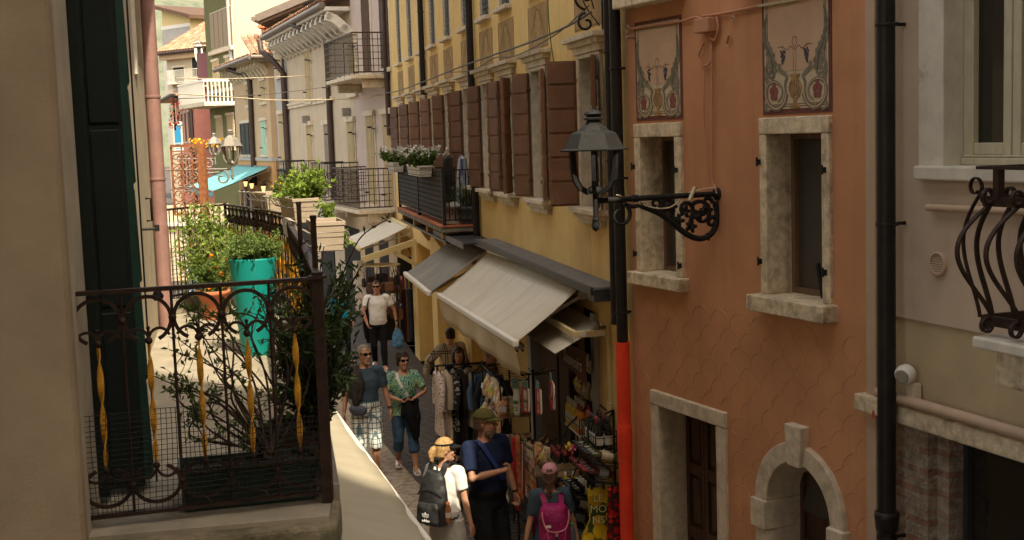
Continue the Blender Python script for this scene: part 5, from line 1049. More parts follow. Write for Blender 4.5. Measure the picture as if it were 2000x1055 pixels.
# ------------------------------------------------------------------ plants
def leaf(mb, p, d, ln, w, curl=.2, side=None):      # a pointed leaf of four faces along d
    d = d.normalized(); x = (side if side is not None else perp(d)[0]); x = (x-d*x.dot(d)); x = x.normalized() if x.length > 1e-4 else perp(d)[0]; n_ = x.cross(d)
    a = p; m_ = p+d*ln*.5-n_*ln*curl*.15; e = p+d*ln-n_*ln*curl*.6
    mb.add([a, m_+x*w/2+n_*w*.15, e, m_-x*w/2+n_*w*.15, m_], [(0,1,4),(1,2,4),(2,3,4),(3,0,4)])
def rdir(up=.0): 
    while True:
        v = Vector((U(-1,1),U(-1,1),U(-1,1)))
        if .05 < v.length < 1: v.normalize(); v.z += up; return v.normalized()
def trough(name, lab, c, L, w, h, rz, m, taper=.85, soil=True):
    t = thing(name, lab, 'planter', c, rz); q = MB(); lv = []
    prof = [(taper,0),(1.0,h*.86),(1.06,h*.86),(1.06,h),(.96,h),(.93,h*.82)]
    vs = []; 
    for s_, z in prof:
        for a,b_ in ((-1,-1),(-.86,-1.0),(.86,-1),(1,-1),(1,1),(.86,1),(-.86,1),(-1,1)):
            vs.append((a*L/2*(s_*.3+.7 if s_ < 1 else 1+(s_-1)*.5), b_*w/2*s_, z))
    n_ = 8; q.add(vs, [(i*n_+k,i*n_+(k+1)%n_,(i+1)*n_+(k+1)%n_,(i+1)*n_+k) for i in range(len(prof)-1) for k in range(n_)]); q.add(vs[:8],[tuple(range(8))[::-1]]); q.obj('trough', M[m], t, bevel=.008)
    if soil: MB().box(-L/2*.93,L/2*.93,-w/2*.88,w/2*.88,h*.8,h*.84).obj('soil', M['soil'], t)
    return t
def bush(name, lab, c, stems, spread, height, leafm, llen, lw, n_leaf, flowers=None, cat='plant', twig='twig', droop=.1, dirs=None, th=.006, rz=0, leafy=(.15,1), sub=3):
    t = thing(name, lab, cat, c, rz); st = MB(); lf = MB(); fl = MB(); c0 = Vector((0,0,0)); tips = []
    for s_ in range(stems):
        a = 2*pi*s_/stems+U(-.5,.5); r_ = U(.15,1)*spread; top = Vector((cos(a)*r_, sin(a)*r_, height*U(.65,1.05)))
        if dirs: top = Vector(dirs[s_%len(dirs)])+Vector((U(-1,1)*spread,U(-1,1)*spread,U(-1,1)*spread*.6))
        base = Vector((U(-.08,.08),U(-.05,.05),0))*spread*2; mid = base.lerp(top,.45)+Vector((U(-1,1),U(-1,1),U(-.2,1)))*spread*.18
        pts = [Vector(p) for p in bez([base,mid,top],6)]; st.tube(pts, [th*(1-.75*i/len(pts)) for i in range(len(pts))], 5)
        br = [pts]
        for k in range(sub):
            i = int(len(pts)*U(.3,.9)); d_ = (rdir(.35)*spread*U(.35,.8)); e = pts[i]+d_; bp = [pts[i], pts[i].lerp(e,.5)+rdir()*spread*.06, e]; bp = bez(bp,4); st.tube(bp,[th*.5*(1-.7*j/len(bp)) for j in range(len(bp))],4); br.append(bp)
        for bp in br:
            nl = max(3,int(n_leaf/(stems*(1+sub))))
            for k in range(nl):
                f_ = U(leafy[0] if bp is pts else .1,1); i = min(len(bp)-2,int(f_*(len(bp)-1))); p = bp[i].lerp(bp[i+1],U(0,1)); ax = (bp[i+1]-bp[i]).normalized(); d_ = (rdir(.1)+ax*.8); d_.z -= droop*U(0,1); leaf(lf, p+rdir()*llen*.15, d_, llen*U(.6,1.2), lw*U(.7,1.2), U(-.2,.6), rdir())
            tips.append(bp[-1])
    st.obj('stems', M[twig], t); lf.obj('foliage', M[leafm], t)
    if flowers:
        fm, nf, fr = flowers
        for k in range(nf):
            p = random.choice(tips)+rdir(.3)*spread*.12
            for j in range(7): leaf(fl, p, rdir(.5), fr*U(.8,1.2), fr*.6, .3)
        fl.obj('flowers', M[fm], t)
    return t
# turquoise tall planter
tp = thing('tall_planter', 'tall tapered turquoise planter standing on the terrace', 'planter', (-1.99,9.8,2.986)); q = MB(); q.lathe([(.115,0),(.12,.01),(.182,.735),(.186,.75),(.172,.75),(.165,.70)],(0,0,0),40); q.obj('pot', M['turq'], tp); MB().lathe([(0,.69),(.168,.70)],(0,0,0),24).obj('soil', M['soil'], tp)
bush('thyme_plant', 'bushy green thyme filling the tall turquoise planter', (-1.99,9.8,3.68), 70, .25, .15, 'leafherb', .024, .011, 12000, cat='plant', th=.002, sub=4, leafy=(.2,1))
# near trough with the bare rambling shrub, terracotta trough with the dark shrub
trough('planter_trough', 'dark green plastic trough behind the near balcony railing', (-1.225,5.69,2.99), .60, .20, .20, radians(15), 'greenpot')
trough('planter_trough', 'brown terracotta coloured trough in the railing corner under the dark shrub', (-1.15,6.3,2.99), .34, .22, .22, radians(80), 'brownpot')
sh1 = thing('rambling_shrub', 'half bare rambling shrub with thin dark twigs in the green trough', 'plant', (-1.0,5.76,3.17), 0); st = MB(); lf = MB()
def twigp(px, py, Y): return atY(px,py,Y)-Vector((-1.0,5.76,3.17))
paths = [[(530,890,5.75),(480,800,5.7),(420,720,5.72),(345,660,5.75)],[(525,890,5.75),(470,820,5.8),(400,770,5.8),(330,740,5.8)],[(520,890,5.75),(500,760,5.9),(455,660,5.95),(400,600,6.0)],[(530,885,5.75),(520,740,6),(480,640,6.1),(440,590,6.2)],
 [(515,890,5.75),(440,860,5.7),(390,820,5.7),(370,770,5.72)],[(535,885,5.8),(540,760,6),(530,650,6.2),(495,560,6.4)],[(530,890,5.8),(480,760,5.85),(420,690,5.9),(360,600,5.9)],[(525,890,5.8),(430,790,5.75),(370,800,5.78),(335,760,5.8)],[(535,890,5.8),(560,760,5.9),(575,680,6.0),(560,600,6.1)],[(515,890,5.75),(460,870,5.7),(400,855,5.7),(380,810,5.72)],[(520,890,5.8),(500,800,5.9),(430,740,5.9),(390,640,5.95)]]
for pt in paths+[[pt_[0]]+[(x+U(-45,45),y+U(-40,30),Y+U(-.08,.1)) for x,y,Y in pt_[1:]] for pt_ in paths]:
    pts = bez([twigp(*p) for p in pt],7); st.tube(pts,[.0065*(1-.8*i/len(pts))+.0008 for i in range(len(pts))],5)
    for k in range(11):
        i = int(U(.15,.95)*(len(pts)-1)); e = pts[i]+rdir(.3)*U(.04,.15); bp = bez([pts[i],pts[i].lerp(e,.5)+rdir()*.012,e],3); st.tube(bp,[.0028,.0024,.002,.0018,.0014,.001,.0008][:len(bp)],4)
        if random.random() < .72:
            for j in range(random.randint(1,6)): leaf(lf, bp[-1-random.randint(0,2)], rdir(.4), U(.022,.04), U(.011,.018), .3, rdir())
    for j in range(14): leaf(lf, pts[-1-j//3]+rdir()*.006, rdir(.4), U(.025,.045), U(.012,.018), .3, rdir())
st.obj('stems', M['twig'], sh1); lf.obj('foliage', M['leafmid'], sh1)
sh2 = thing('dark_shrub', 'dense dark green shrub spilling over the railing corner post', 'plant', (-1.0,6.3,3.2)); st = MB(); lf = MB(); o2 = Vector((-1.0,6.3,3.2))
tg = [(545,640,6.3),(560,560,6.5),(600,520,6.5),(640,500,6.4),(680,560,6.2),(665,640,6.1),(690,600,6.0),(600,600,6.2),(570,700,6.2),(620,680,6.0),(655,720,6.0),(540,740,6.2),(580,760,6.1),(640,560,6.6),(700,530,6.2),(560,620,6.4),(620,620,6.3),(590,560,6.7),(650,600,6.2),(610,740,6.1),(670,690,5.95),(600,650,6.1),(635,640,5.95),(580,660,5.95),(560,790,6.2),(530,690,6.4)]
for p in tg:
    for rep in range(3):
        e = atY(p[0]+U(-28,28),p[1]+U(-28,28),p[2]+U(-.12,.12))-o2; pts = bez([Vector((U(-.06,.06),U(-.1,.1),0)), e*.5+rdir()*.06+Vector((0,0,.04)), e],6); st.tube(pts,[.006*(1-.8*i/len(pts))+.0008 for i in range(len(pts))],5)
        for k in range(46):
            i = int((U(.12,1)**.7)*(len(pts)-1)); ax = (pts[min(i+1,len(pts)-1)]-pts[i-1]).normalized(); leaf(lf, pts[i]+rdir()*.03, rdir(.0)+ax*.7, U(.035,.068), U(.012,.020), U(0,.6), rdir())
e = [atY(*p)-o2 for p in ((660,560,6.2),(700,470,6.2),(745,435,6.2),(760,432,6.2))]; pts = bez(e,8); st.tube(pts,[.004*(1-.8*i/len(pts))+.0006 for i in range(len(pts))],5); 
for k in range(14): i = U(.1,.95); i = int(i*(len(pts)-1)); leaf(lf, pts[i], rdir(.1)+Vector((.5,0,.2)), .045, .014, .2, rdir())
st.obj('stems', M['twig'], sh2); lf.obj('foliage', M['leafdark'], sh2)
# flowering shrub in terracotta pot at the far end
tc = thing('flower_pot', 'terracotta pot under the orange flowering shrub near the far railing', 'planter', (-2.80,11.9,2.986)); MB().lathe([(.10,0),(.135,.23),(.155,.23),(.155,.27),(.14,.27),(.13,.24)],(0,0,0),20).obj('pot', M['terracotta'], tc); MB().lathe([(0,.235),(.132,.24)],(0,0,0),16).obj('soil', M['soil'], tc)
bush('flowering_shrub', 'loose light green shrub with orange flowers in the terracotta pot', (-2.80,11.9,3.20), 16, .19, .30, 'leafmid', .04, .018, 1800, ('fl_orange',14,.03), sub=3, th=.004)
t2 = thing('trellis_shrub', 'tall airy yellow green climber at the far end of the terrace', 'plant', (-2.85,12.3,3.0)); st = MB(); lf = MB(); o2 = Vector((-2.85,12.3,3.0))
for p in [(360,430,12.3),(345,470,12.2),(375,400,12.4),(400,420,12.5),(430,430,12.5),(420,470,12.3),(440,470,12.4),(395,480,12.2),(410,395,12.5),(385,450,12.4),(440,440,12.6),(360,500,12.2),(350,415,12.3),(425,410,12.5),(450,450,12.7),(405,440,12.4),(395,405,12.4),(415,440,12.5)]:
    for rep in range(3):
        e = atY(p[0]+U(-12,12),p[1]+U(-15,15),p[2])-o2; base = Vector((U(-.12,.12),U(-.1,.1),0)); pts = bez([base, base.lerp(e,.5)+rdir()*.07, e],6); st.tube(pts,[.007*(1-.8*i/len(pts))+.001 for i in range(len(pts))],5)
        for k in range(40):
            i = int(U(.4,1)*(len(pts)-1)); leaf(lf, pts[i]+rdir()*.07, rdir(.35), U(.045,.085), U(.016,.026), U(0,.4), rdir())
st.obj('stems', M['twigpale'], t2); lf.obj('foliage', M['leaflight'], t2)
# taupe planters hung outside the long railing
def hung(px, py, Y, L, rz, lab, plant=None, w=.2, h=.19):
    p = atY(px, py, Y); t = trough('hanging_planter', lab, p, L, w, h, rz, 'taupe'); q = MB()
    for z in (.04,.12): q.tube([(-L/2-.02,-w/2-.02,z),(L/2+.02,-w/2-.02,z),(L/2+.02,w/2+.03,z),(-L/2-.02,w/2+.03,z)],.004,5,closed=True)
    for x in (-L*.3,0,L*.3): q.tube(bez([(x,-w/2-.02,.04),(x,-w/2-.02,.12),(x,w/2+.03,.12),(x,w/2+.10,.19),(x,w/2+.16,.20),(x,w/2+.16,.10)],3),.0045,5)
    q.obj('wire_holder', M['steelwire'], t); return t
hung(638,486,8.35,.42,radians(104),'taupe planter nearest to the corner, holding only a low trailing plant')
hung(585,432,10.2,.50,radians(112),'taupe planter full of yellow flowers hung on the long railing')
hung(528,415,11.9,.45,radians(118),'half hidden taupe planter hung furthest along the long railing')
p = atY(600,400,10.2); bush('flower_clump', 'bright green leafy plant with small yellow flowers in a taupe planter', (p.x,p.y,p.z), 34, .25, .19, 'leaflight', .045, .030, 1500, ('fl_yellow',5,.02), th=.003, sub=3)
p = atY(556,396,10.8); bush('flower_clump', 'silvery green plant with yellow flower heads at the planter end', (p.x,p.y,p.z), 16, .12, .16, 'leafherb', .04, .022, 600, ('fl_yellow',12,.022), th=.003, sub=2)
p = atY(690,470,8.4); bush('trailing_plant', 'small yellow green plant trailing out of the nearest taupe planter', (p.x-.1,p.y,p.z-.06), 12, .09, .12, 'leaflight', .03, .016, 380, th=.002, sub=2)
p = atY(640,425,9.3); bush('trailing_plant', 'small leafy plant between the two taupe planters', (p.x,p.y,p.z-.04), 10, .09, .15, 'leaflight', .03, .016, 330, th=.002, sub=2)
for px,py,Y,h_,lab in ((618,560,6.05,.32,'thin black upright iron rod near the railing corner'),(588,495,7.4,.28,'thin black upright iron rod before the taupe planters')):
    p = atY(px,py,Y); r_ = tag(MB().box(-.012,.012,-.012,.012,-.15,h_).lathe([(.016,h_),(.016,h_+.02)],(0,0,0),6).obj('iron_rod', M['rustiron'], loc=p), lab, 'rod')
# the yellow house balcony: cyclamen boxes, pots and parasols
def pot(name, lab, a, out, z, r, h, m): t = fthing(YE, name, lab, 'pot', a, out, z); MB().lathe([(r*.8,0),(r,h*.85),(r*1.06,h*.85),(r*1.06,h),(r*.95,h),(r*.9,h*.85),(0,h*.84)],(0,0,0),20).obj('pot', M[m], t); return t
for a,lab,L in ((7.5,'white window box of cyclamen at the far end of the balcony',1.0),(10.9,'white window box of cyclamen at the near end of the balcony',1.6)):
    w_ = YE.w(a,.62,4.02); tb = trough('window_box', lab, w_, L, .2, .17, YE.rz, 'whitepot'); q = MB()
    for z in (.03,.1): q.tube([(-L/2-.02,-.12,z),(L/2+.02,-.12,z),(L/2+.02,.12,z),(-L/2-.02,.12,z)],.005,5,closed=True)
    q.obj('wire_holder', M['iron'], tb)
for a,lab in ((7.3,'white cyclamen furthest along the balcony rail'),(9.0,'white cyclamen in the middle of the balcony rail'),(10.6,'white cyclamen in the wide window box'),(11.5,'white cyclamen at the near corner of the balcony')):
    w_ = YE.w(a,.62,4.16); bush('cyclamen', lab, w_, 22, .28, .22, 'leafmid', .09, .08, 330, None, cat='flowers', sub=0, th=.004, droop=.4); o = COL.objects[-1]
    t = thing('tmp','',''); bpy.data.objects.remove(t)
    par = [x for x in bpy.data.objects if x.get('label') == lab][0]; fl = MB()
    for k in range(26):
        b_ = Vector((U(-.4,.4),U(-.15,.15),U(.12,.3)))
        for j in range(6): leaf(fl, b_+rdir()*.015, rdir(.8), U(.05,.09), .04, .4)
    fl.obj('flowers', M['fl_white'], par)
pot('flower_pot','white plastic pot behind the balcony bars',12.25,.33,3.33,.15,.28,'whitepot'); pot('flower_pot','second white pot partly hidden on the balcony',11.4,.22,3.33,.14,.27,'whitepot'); tg_ = fthing(YE,'planter_trough','grey trough pot with spindly plant on the balcony','planter',12.3,.12,3.33); MB().box(-.3,.3,-.11,.09,0,.24).box(-.32,.32,-.13,.11,.2,.25).obj('trough', M['greypot'], tg_, bevel=.01)
w_ = YE.w(12.3,.13,3.57); bush('potted_plant','spindly grey green plant in the grey trough on the balcony',w_,16,.22,.32,'leafherb',.04,.012,520,cat='plant',th=.003); w_ = YE.w(11.5,.3,3.58); bush('potted_plant','small dark herb in a white pot on the balcony',w_,8,.12,.16,'leafmid',.03,.015,200,cat='plant',th=.003)
for a,o_,lab,m_ in ((11.2,.2,'closed black parasol leaning on the balcony wall','iron'),(12.0,.1,'closed dark blue and white parasol standing on the balcony','blueparasol')):
    if m_ not in M: M[m_] = islands('blue_white_parasol', [(.03,.05,.14),(.5,.5,.5),(.03,.05,.14)], .8)
    t = fthing(YE,'parasol',lab,'parasol',a,o_,3.33); MB().tube([(0,0,0),(.02,.02,1.0)],.015,6).obj('pole', M['iron'], t); q = MB(); N_ = 10
    vs = []; fs = []
    for i,(r_,z) in enumerate([(.07,.25),(.085,.4),(.075,.7),(.05,.95),(.02,1.0)]): vs += [(r_*(1+.3*(k%2))*cos(2*pi*k/N_),r_*(1+.3*(k%2))*sin(2*pi*k/N_),z) for k in range(N_)]
    for i in range(4):
        for k in range(N_): q.add([vs[i*N_+k],vs[i*N_+(k+1)%N_],vs[(i+1)*N_+(k+1)%N_],vs[(i+1)*N_+k]],[(0,1,2,3)])
    q.obj('canopy', M[m_], t)
# far flower boxes
p = atY(410,288,62); t = thing('flower_box','box of yellow flowers on a far balcony below the olive green wall','planter',p); MB().box(-1.0,1.0,-.15,.15,-.2,0).obj('box', M['brownpot'], t); q = MB(); 
for k in range(130): leaf(q, Vector((U(-.95,.95),U(-.2,.2),U(0,.35))), rdir(.3), .2, .14, .2)
q.obj('flowers', M['fl_yellow'], t)
p = atY(339,228,19); t = thing('flower_basket','red geraniums hanging on the wall above the blue and white sign','planter',p); q = MB(); g = MB()
for k in range(40): leaf(g, Vector((U(-.06,.12),U(-.05,.05),U(-.2,.25))), rdir(), .06, .04, .2)
for k in range(45): leaf(q, Vector((U(-.05,.12),U(-.08,.02),random.choice((-.12,.0,.2))+U(-.05,.05))), rdir(), .05, .04, .2)
q.obj('flowers', M['fl_red'], t); g.obj('foliage', M['leafmid'], t); MB().tube([(0,.05,-.2),(0,.05,.3)],.015,5).obj('bracket', M['iron'], t)

# ------------------------------------------------------------------ people
_tex = bpy.data.textures.new('fold_clouds','CLOUDS'); _tex.noise_scale = .11; _tex.noise_depth = 1
def solid(mb, name, m, parent, voxel=.008, smooth=3, fac=.5):
    me = bpy.data.meshes.new(name); me.from_pydata(mb.v, [], mb.f); o = bpy.data.objects.new(name, me); COL.objects.link(o)
    r = o.modifiers.new('r','REMESH'); r.mode = 'VOXEL'; r.voxel_size = voxel
    if smooth: s_ = o.modifiers.new('s','SMOOTH'); s_.iterations = smooth; s_.factor = fac
    if name not in ('body','hair','beard'):
        d_ = o.modifiers.new('d','DISPLACE'); d_.texture = _tex; d_.strength = .022; d_.mid_level = .46; d_.texture_coords = 'LOCAL'
    dg = bpy.context.evaluated_depsgraph_get(); nm = bpy.data.meshes.new_from_object(o.evaluated_get(dg)); bpy.data.objects.remove(o); bpy.data.meshes.remove(me)
    nm.name = name; nm.polygons.foreach_set('use_smooth', [True]*len(nm.polygons)); nm.materials.clear(); nm.materials.append(m)
    o = bpy.data.objects.new(name, nm); COL.objects.link(o); o.parent = parent; return o
def ik(a, c, l1, l2, hint):
    d = c-a; L = min(d.length, (l1+l2)*.999); dn = d.normalized(); k = (l1*l1-l2*l2+L*L)/(2*L); h = sqrt(max(0,l1*l1-k*k)); hv = Vector(hint); hv = hv-dn*hv.dot(dn); hv = hv.normalized() if hv.length > 1e-5 else perp(dn)[0]
    return a+dn*k+hv*h, a+dn*L
def limb(mb, pts, rs, n=12, sub=4):
    P = [Vector(p) for p in pts]; out = []; rr = []
    for i in range(len(P)-1):
        for k in range(sub): t = k/sub; out.append(P[i].lerp(P[i+1],t)); rr.append(rs[i]+(rs[i+1]-rs[i])*t)
    out.append(P[-1]); rr.append(rs[-1]); mb.tube(out, rr, n); mb.ell(P[0], rs[0], 10, 6); mb.ell(P[-1], rs[-1], 10, 6)
    for p,r in zip(P[1:-1],rs[1:-1]): mb.ell(p, r, 10, 6)
def rings(mb, R_, n=20):                 # closed body of elliptical rings (cx, cy, z, rx, ry)
    vs = [(cx+cos(2*pi*k/n)*rx, cy+sin(2*pi*k/n)*ry, z) for cx,cy,z,rx,ry in R_ for k in range(n)]
    mb.add(vs, [(i*n+k,i*n+(k+1)%n,(i+1)*n+(k+1)%n,(i+1)*n+k) for i in range(len(R_)-1) for k in range(n)]+[tuple(range(n))[::-1], tuple(range((len(R_)-1)*n,len(R_)*n))])
M['skin'] = mat('skin', (.50,.27,.17), .55, var=.05, scale=12, bmp=0, spec=.35); M['skintan'] = mat('tanned_skin', (.42,.21,.125), .55, var=.05, scale=12, bmp=0, spec=.35)
def cloth(name, col, **k): return mat(name, col, .9, var=k.pop('var',.10), scale=k.pop('scale',9), bmp=.35, bscale=k.pop('bscale',14), bdist=.012, spec=.1, **k)
class P_:
    def __init__(s, label, pos, rz, H, skin='skin', female=False, wide=1.0, belly=0., group=None, lean=(0,0), yaw=0, nod=0, armL=None, armR=None, legL=(0,0,0), legR=(0,0,0), hintL=(.5,1,0), hintR=(-.5,1,0), curl=.5):
        s.t = thing('person', label, 'person', (pos[0],pos[1],0), radians(rz), group); s.H = H; k = s.k = H/1.75; s.f = female; s.wide = wide; s.belly = belly; s.lean = Vector((lean[0],lean[1],0))
        s.sx = (.160 if female else .190)*k*wide; s.hx = .092*k
        s.spine = lambda z: s.lean*max(0,(z-.92*k)/(.52*k))
        shz = 1.425*k
        s.S = {1:Vector((s.sx,0,shz))+s.spine(shz), -1:Vector((-s.sx,0,shz))+s.spine(shz)}
        d = {1:armL,-1:armR}; s.E = {}; s.Wr = {}
        for g in (1,-1):
            w = d[g] or (.06*g,-.06,-.535); w = s.S[g]+Vector(w)*k; s.E[g], s.Wr[g] = ik(s.S[g], w, .285*k, .255*k, {1:hintL,-1:hintR}[g])
        s.Hp = {g:Vector((g*s.hx,0,.90*k)) for g in (1,-1)}; s.An = {}; s.Kn = {}
        for g,off in ((1,legL),(-1,legR)):
            a = Vector((g*s.hx*.95,.01,.085*k))+Vector(off)*k; s.Kn[g], s.An[g] = ik(s.Hp[g], a, .42*k, .415*k, (.05*g,-1,0))
        s.yaw, s.nod = radians(yaw), radians(nod); s.nb = Vector((0,.01*k,1.475*k))+s.spine(1.475*k)
        s.hc = s.nb+Vector((0,-.012*k,.165*k)); s.HM = Matrix.Translation(s.nb)@Matrix.Rotation(s.yaw,4,'Z')@Matrix.Rotation(s.nod,4,'X')@Matrix.Translation(s.hc-s.nb)@Matrix.Scale(k*(1.0 if not female else .97),4)
        s.skin = M[skin]; s.body(curl)
    def torso(s, inf, z0=.84, z1=1.50, hemw=0):
        k = s.k; w = s.wide; b = s.belly; f = s.f
        T = [(.80,.150,.105,0),(.86,.170 if f else .160,.115,.0),(.93,.172 if f else .162,.118,.0),(1.0,.155 if f else .158,.108-.0+b*.8,-b*.7),(1.08,.132 if f else .152,.098+b,-b),(1.16,.136 if f else .158,.104+b*.7,-b*.6),(1.24,.148 if f else .170,.116+b*.2+(.012 if f else 0),-.012 if f else -.004),(1.32,.155 if f else .180,.112,-.006),(1.39,.150 if f else .180,.092,.004),(1.44,.118 if f else .145,.072,.012),(1.475,.07,.058,.014),(1.50,.055,.055,.012)]
        zs = [t[0] for t in T]; out = []
        def at(z):
            for a,c in zip(T,T[1:]):
                if a[0] <= z <= c[0]: t = (z-a[0])/(c[0]-a[0]); return [a[i]+(c[i]-a[i])*t for i in range(4)]
            return list(T[0] if z < zs[0] else T[-1])
        zz = sorted({z0,z1,*[z for z in zs if z0 < z < z1]})
        for z in zz:
            _, rx, ry, cy = at(z); sp = s.spine(z*k); h = hemw*max(0,(1.05-z)/.25)
            out.append((sp.x, sp.y+cy*k, z*k, (rx*w+inf+h)*k, (ry+inf+h)*k))
        return out
    def legs(s, mb, inf, end=1.0, flare=0, top=True):
        k = s.k
        for g in (1,-1):
            H_, K_, A_ = s.Hp[g], s.Kn[g], s.An[g]; pts = [H_+Vector((0,0,.0)), H_.lerp(K_,.5), K_, K_.lerp(A_,.35), A_]; r = [.088,.074,.054,.055,.036]; r = [(q+inf+flare*(i/4))*k for i,q in enumerate(r)]
            if end < 1.0:       # cut the chain part way down
                L = [0]; 
                for a,b_ in zip(pts,pts[1:]): L.append(L[-1]+(b_-a).length)
                tot = L[-1]*end; np_, nr = [], []
                for i in range(len(pts)):
                    if L[i] <= tot: np_.append(pts[i]); nr.append(r[i])
                    else:
                        t = (tot-L[i-1])/(L[i]-L[i-1]); np_.append(pts[i-1].lerp(pts[i],t)); nr.append(r[i-1]+(r[i]-r[i-1])*t); break
                pts, r = np_, nr
            mb.tube([p for p in pts], r, 14)
            for p,q in zip(pts[:-1],r[:-1]): mb.ell(p, q, 12, 8)
    def arms(s, mb, inf, end=1.0, flare=0):
        k = s.k; q = .9 if s.f else 1.0
        for g in (1,-1):
            S,E,W = s.S[g],s.E[g],s.Wr[g]; S0 = S+Vector((-g*.045*k,0,.005*k)); pts = [S0,S,S.lerp(E,.5),E,E.lerp(W,.35),W]; r = [.058*q,.056*q,.046*q,.038*q,.037*q,.026*q]; r = [(a+inf+flare*(i/5))*k for i,a in enumerate(r)]
            if end < 1: n_ = {.25:3,.5:4,.3:3}.get(end,3); pts = pts[:n_]; r = r[:n_]; pts[-1] = S.lerp(E,.62 if end == .3 else .5 if end == .25 else .78)
            mb.tube(pts, r, 12)
            for p,a in zip(pts[:-1],r[:-1]): mb.ell(p,a,10,6)
            if end >= 1: mb.ell(pts[-1],r[-1],10,6)
    def hand(s, mb, g, curl):
        k = s.k; W = s.Wr[g]; d = (W-s.E[g]).normalized(); fw = Vector((0,-1,0)); th = fw-d*fw.dot(d); th = th.normalized() if th.length > .2 else Vector((-g,0,0)); n = d.cross(th)*g      # n: palm faces the body
        if n.dot(Vector((-g,0,0))) < 0 and abs(d.z) > .5: n = -n
        limb(mb, [W, W+d*.03*k], [.024*k,.026*k], 8, 2)
        for i in range(4): 
            o_ = th*(.027-.018*i)*k; b = W+o_+d*.025*k; kn = W+o_*1.15+d*(.088-.004*abs(i-1))*k; mb.tube([b,kn],[.0135*k,.0115*k],8); mb.ell(kn,.0115*k,8,6)
            L = (.068,.078,.072,.056)[i]*k; a = curl*(.55+.12*i); p1 = kn+(d*cos(a)+n*sin(a))*L*.52; a2 = a+curl*1.0; p2 = p1+(d*cos(a2)+n*sin(a2))*L*.48; mb.tube([kn,p1,p2],[.0105*k,.0098*k,.0085*k],8); mb.ell(p1,.0098*k,8,5); mb.ell(p2,.0085*k,8,5)
        b = W+th*.02*k+d*.02*k; p1 = b+(th*.75+d*.65+n*.25)*.038*k; p2 = p1+(th*.35+d*.85+n*.35)*.03*k; p3 = p2+(d*.9+n*.4)*.024*k; mb.tube([b,p1,p2,p3],[.014*k,.012*k,.0105*k,.0085*k],8); [mb.ell(p,.0105*k,8,5) for p in (p1,p2)]; mb.ell(p3,.0085*k,8,5)
    def body(s, curl):
        k = s.k; mb = MB(); rings(mb, s.torso(0)); s.legs(mb, 0); s.arms(mb, 0); mb.tube([s.nb-Vector((0,-.005,.05*k)), s.nb+Vector((0,0,.02*k)), s.hc+Vector((0,.015*k,-.06*k))],[.062*k,.054*k,.052*k],14)
        for g in (1,-1): s.hand(mb, g, curl)
        Hm = s.HM; V = lambda x,y,z: Hm@Vector((x,y,z)); Rr = [(-.125,.020,.022,-.060),(-.112,.038,.045,-.045),(-.085,.054,.068,-.022),(-.05,.063,.083,-.008),(-.01,.071,.092,-.002),(.03,.074,.096,.0),(.06,.075,.097,.003),(.09,.068,.088,.006),(.112,.048,.064,.008),(.124,.020,.028,.008)]
        n = 18; vs = [V(cos(2*pi*j/n)*rx, cy+sin(2*pi*j/n)*ry, z) for z,rx,ry,cy in Rr for j in range(n)]; mb.add(vs, [(i*n+j,i*n+(j+1)%n,(i+1)*n+(j+1)%n,(i+1)*n+j) for i in range(len(Rr)-1) for j in range(n)]+[tuple(range(n))[::-1], tuple(range((len(Rr)-1)*n,len(Rr)*n))])
        mb.tube([V(0,-.088,.028),V(0,-.104,-.002),V(0,-.117,-.024),V(0,-.094,-.03)],[.010*k,.012*k,.016*k,.012*k],8); mb.ell(V(0,-.112,-.022),.015*k,8,6)
        for g in (1,-1): 
            mb.ell(V(g*.014,-.098,-.027),.010*k,8,5); mb.ell(V(g*.076,.012,.0),(.012*k,.022*k,.033*k),8,6,Matrix.Rotation(s.yaw,4,'Z')); mb.ell(V(g*.032,-.083,.043),(.026*k,.012*k,.009*k),8,5); mb.ell(V(g*.042,-.068,-.025),(.022*k,.02*k,.024*k),8,6)
        mb.ell(V(0,-.087,-.062),(.024*k,.012*k,.010*k),8,5); mb.ell(V(0,-.083,-.104),(.022*k,.015*k,.017*k),8,6)
        for g in (1,-1):
            a = s.An[g]; limb(mb, [a, a+Vector((0,-.09*k,-.045*k)), a+Vector((g*.01,-.16*k,-.055*k))],[.04*k,.036*k,.028*k],10,2)
        o = solid(mb, 'body', s.skin, s.t, .0075, 4)
        e = MB(); [e.ell(V(g*.031,-.089,.022),(.013*k,.008*k,.0075*k),8,6) for g in (1,-1)]; e.obj('eyes', plainc('eye_white',(.55,.5,.45)), s.t); e = MB(); [e.ell(V(g*.031,-.0965,.022),.0055*k,8,6) for g in (1,-1)]; e.obj('pupils', plainc('eye_dark',(.02,.015,.01)), s.t); e = MB(); e.ell(V(0,-.0985,-.062),(.022*k,.006*k,.0065*k),8,5); e.obj('lips', plainc('lips',(.35,.12,.10)), s.t)
    def top(s, m, sleeve=.3, hem=.86, inf=.016, name='shirt', hemw=.01, collar=False, neck=1.465):
        mb = MB(); rings(mb, s.torso(inf, hem, neck, hemw)); s.arms(mb, inf-.001, sleeve, .016 if sleeve < 1 else .008); o = solid(mb, name, m, s.t, .011, 3)
        if collar:
            q = MB(); k = s.k
            q.tube([s.nb+Vector((.066*k*cos(a), .01+.066*k*sin(a)*1.0, (-.012-.012*sin(a)*-1)*k)) for a in [-1.25+2*pi*j/24*.86+.0 for j in range(25)]], .016*k, 8); q.bar([s.nb+Vector((0,-.085*k,-.03*k)), s.nb+Vector((0,-.122*k,-.13*k))],.03*k,.012*k,up=(0,-1,0)); q.obj('collar', m, s.t)
        return o
    def bottom(s, m, end=1.0, inf=.014, flare=.0, z1=1.03, name='trousers'):
        mb = MB(); rings(mb, s.torso(inf-.003,.84,z1)); s.legs(mb, inf, end, flare); return solid(mb, name, m, s.t, .011, 3)
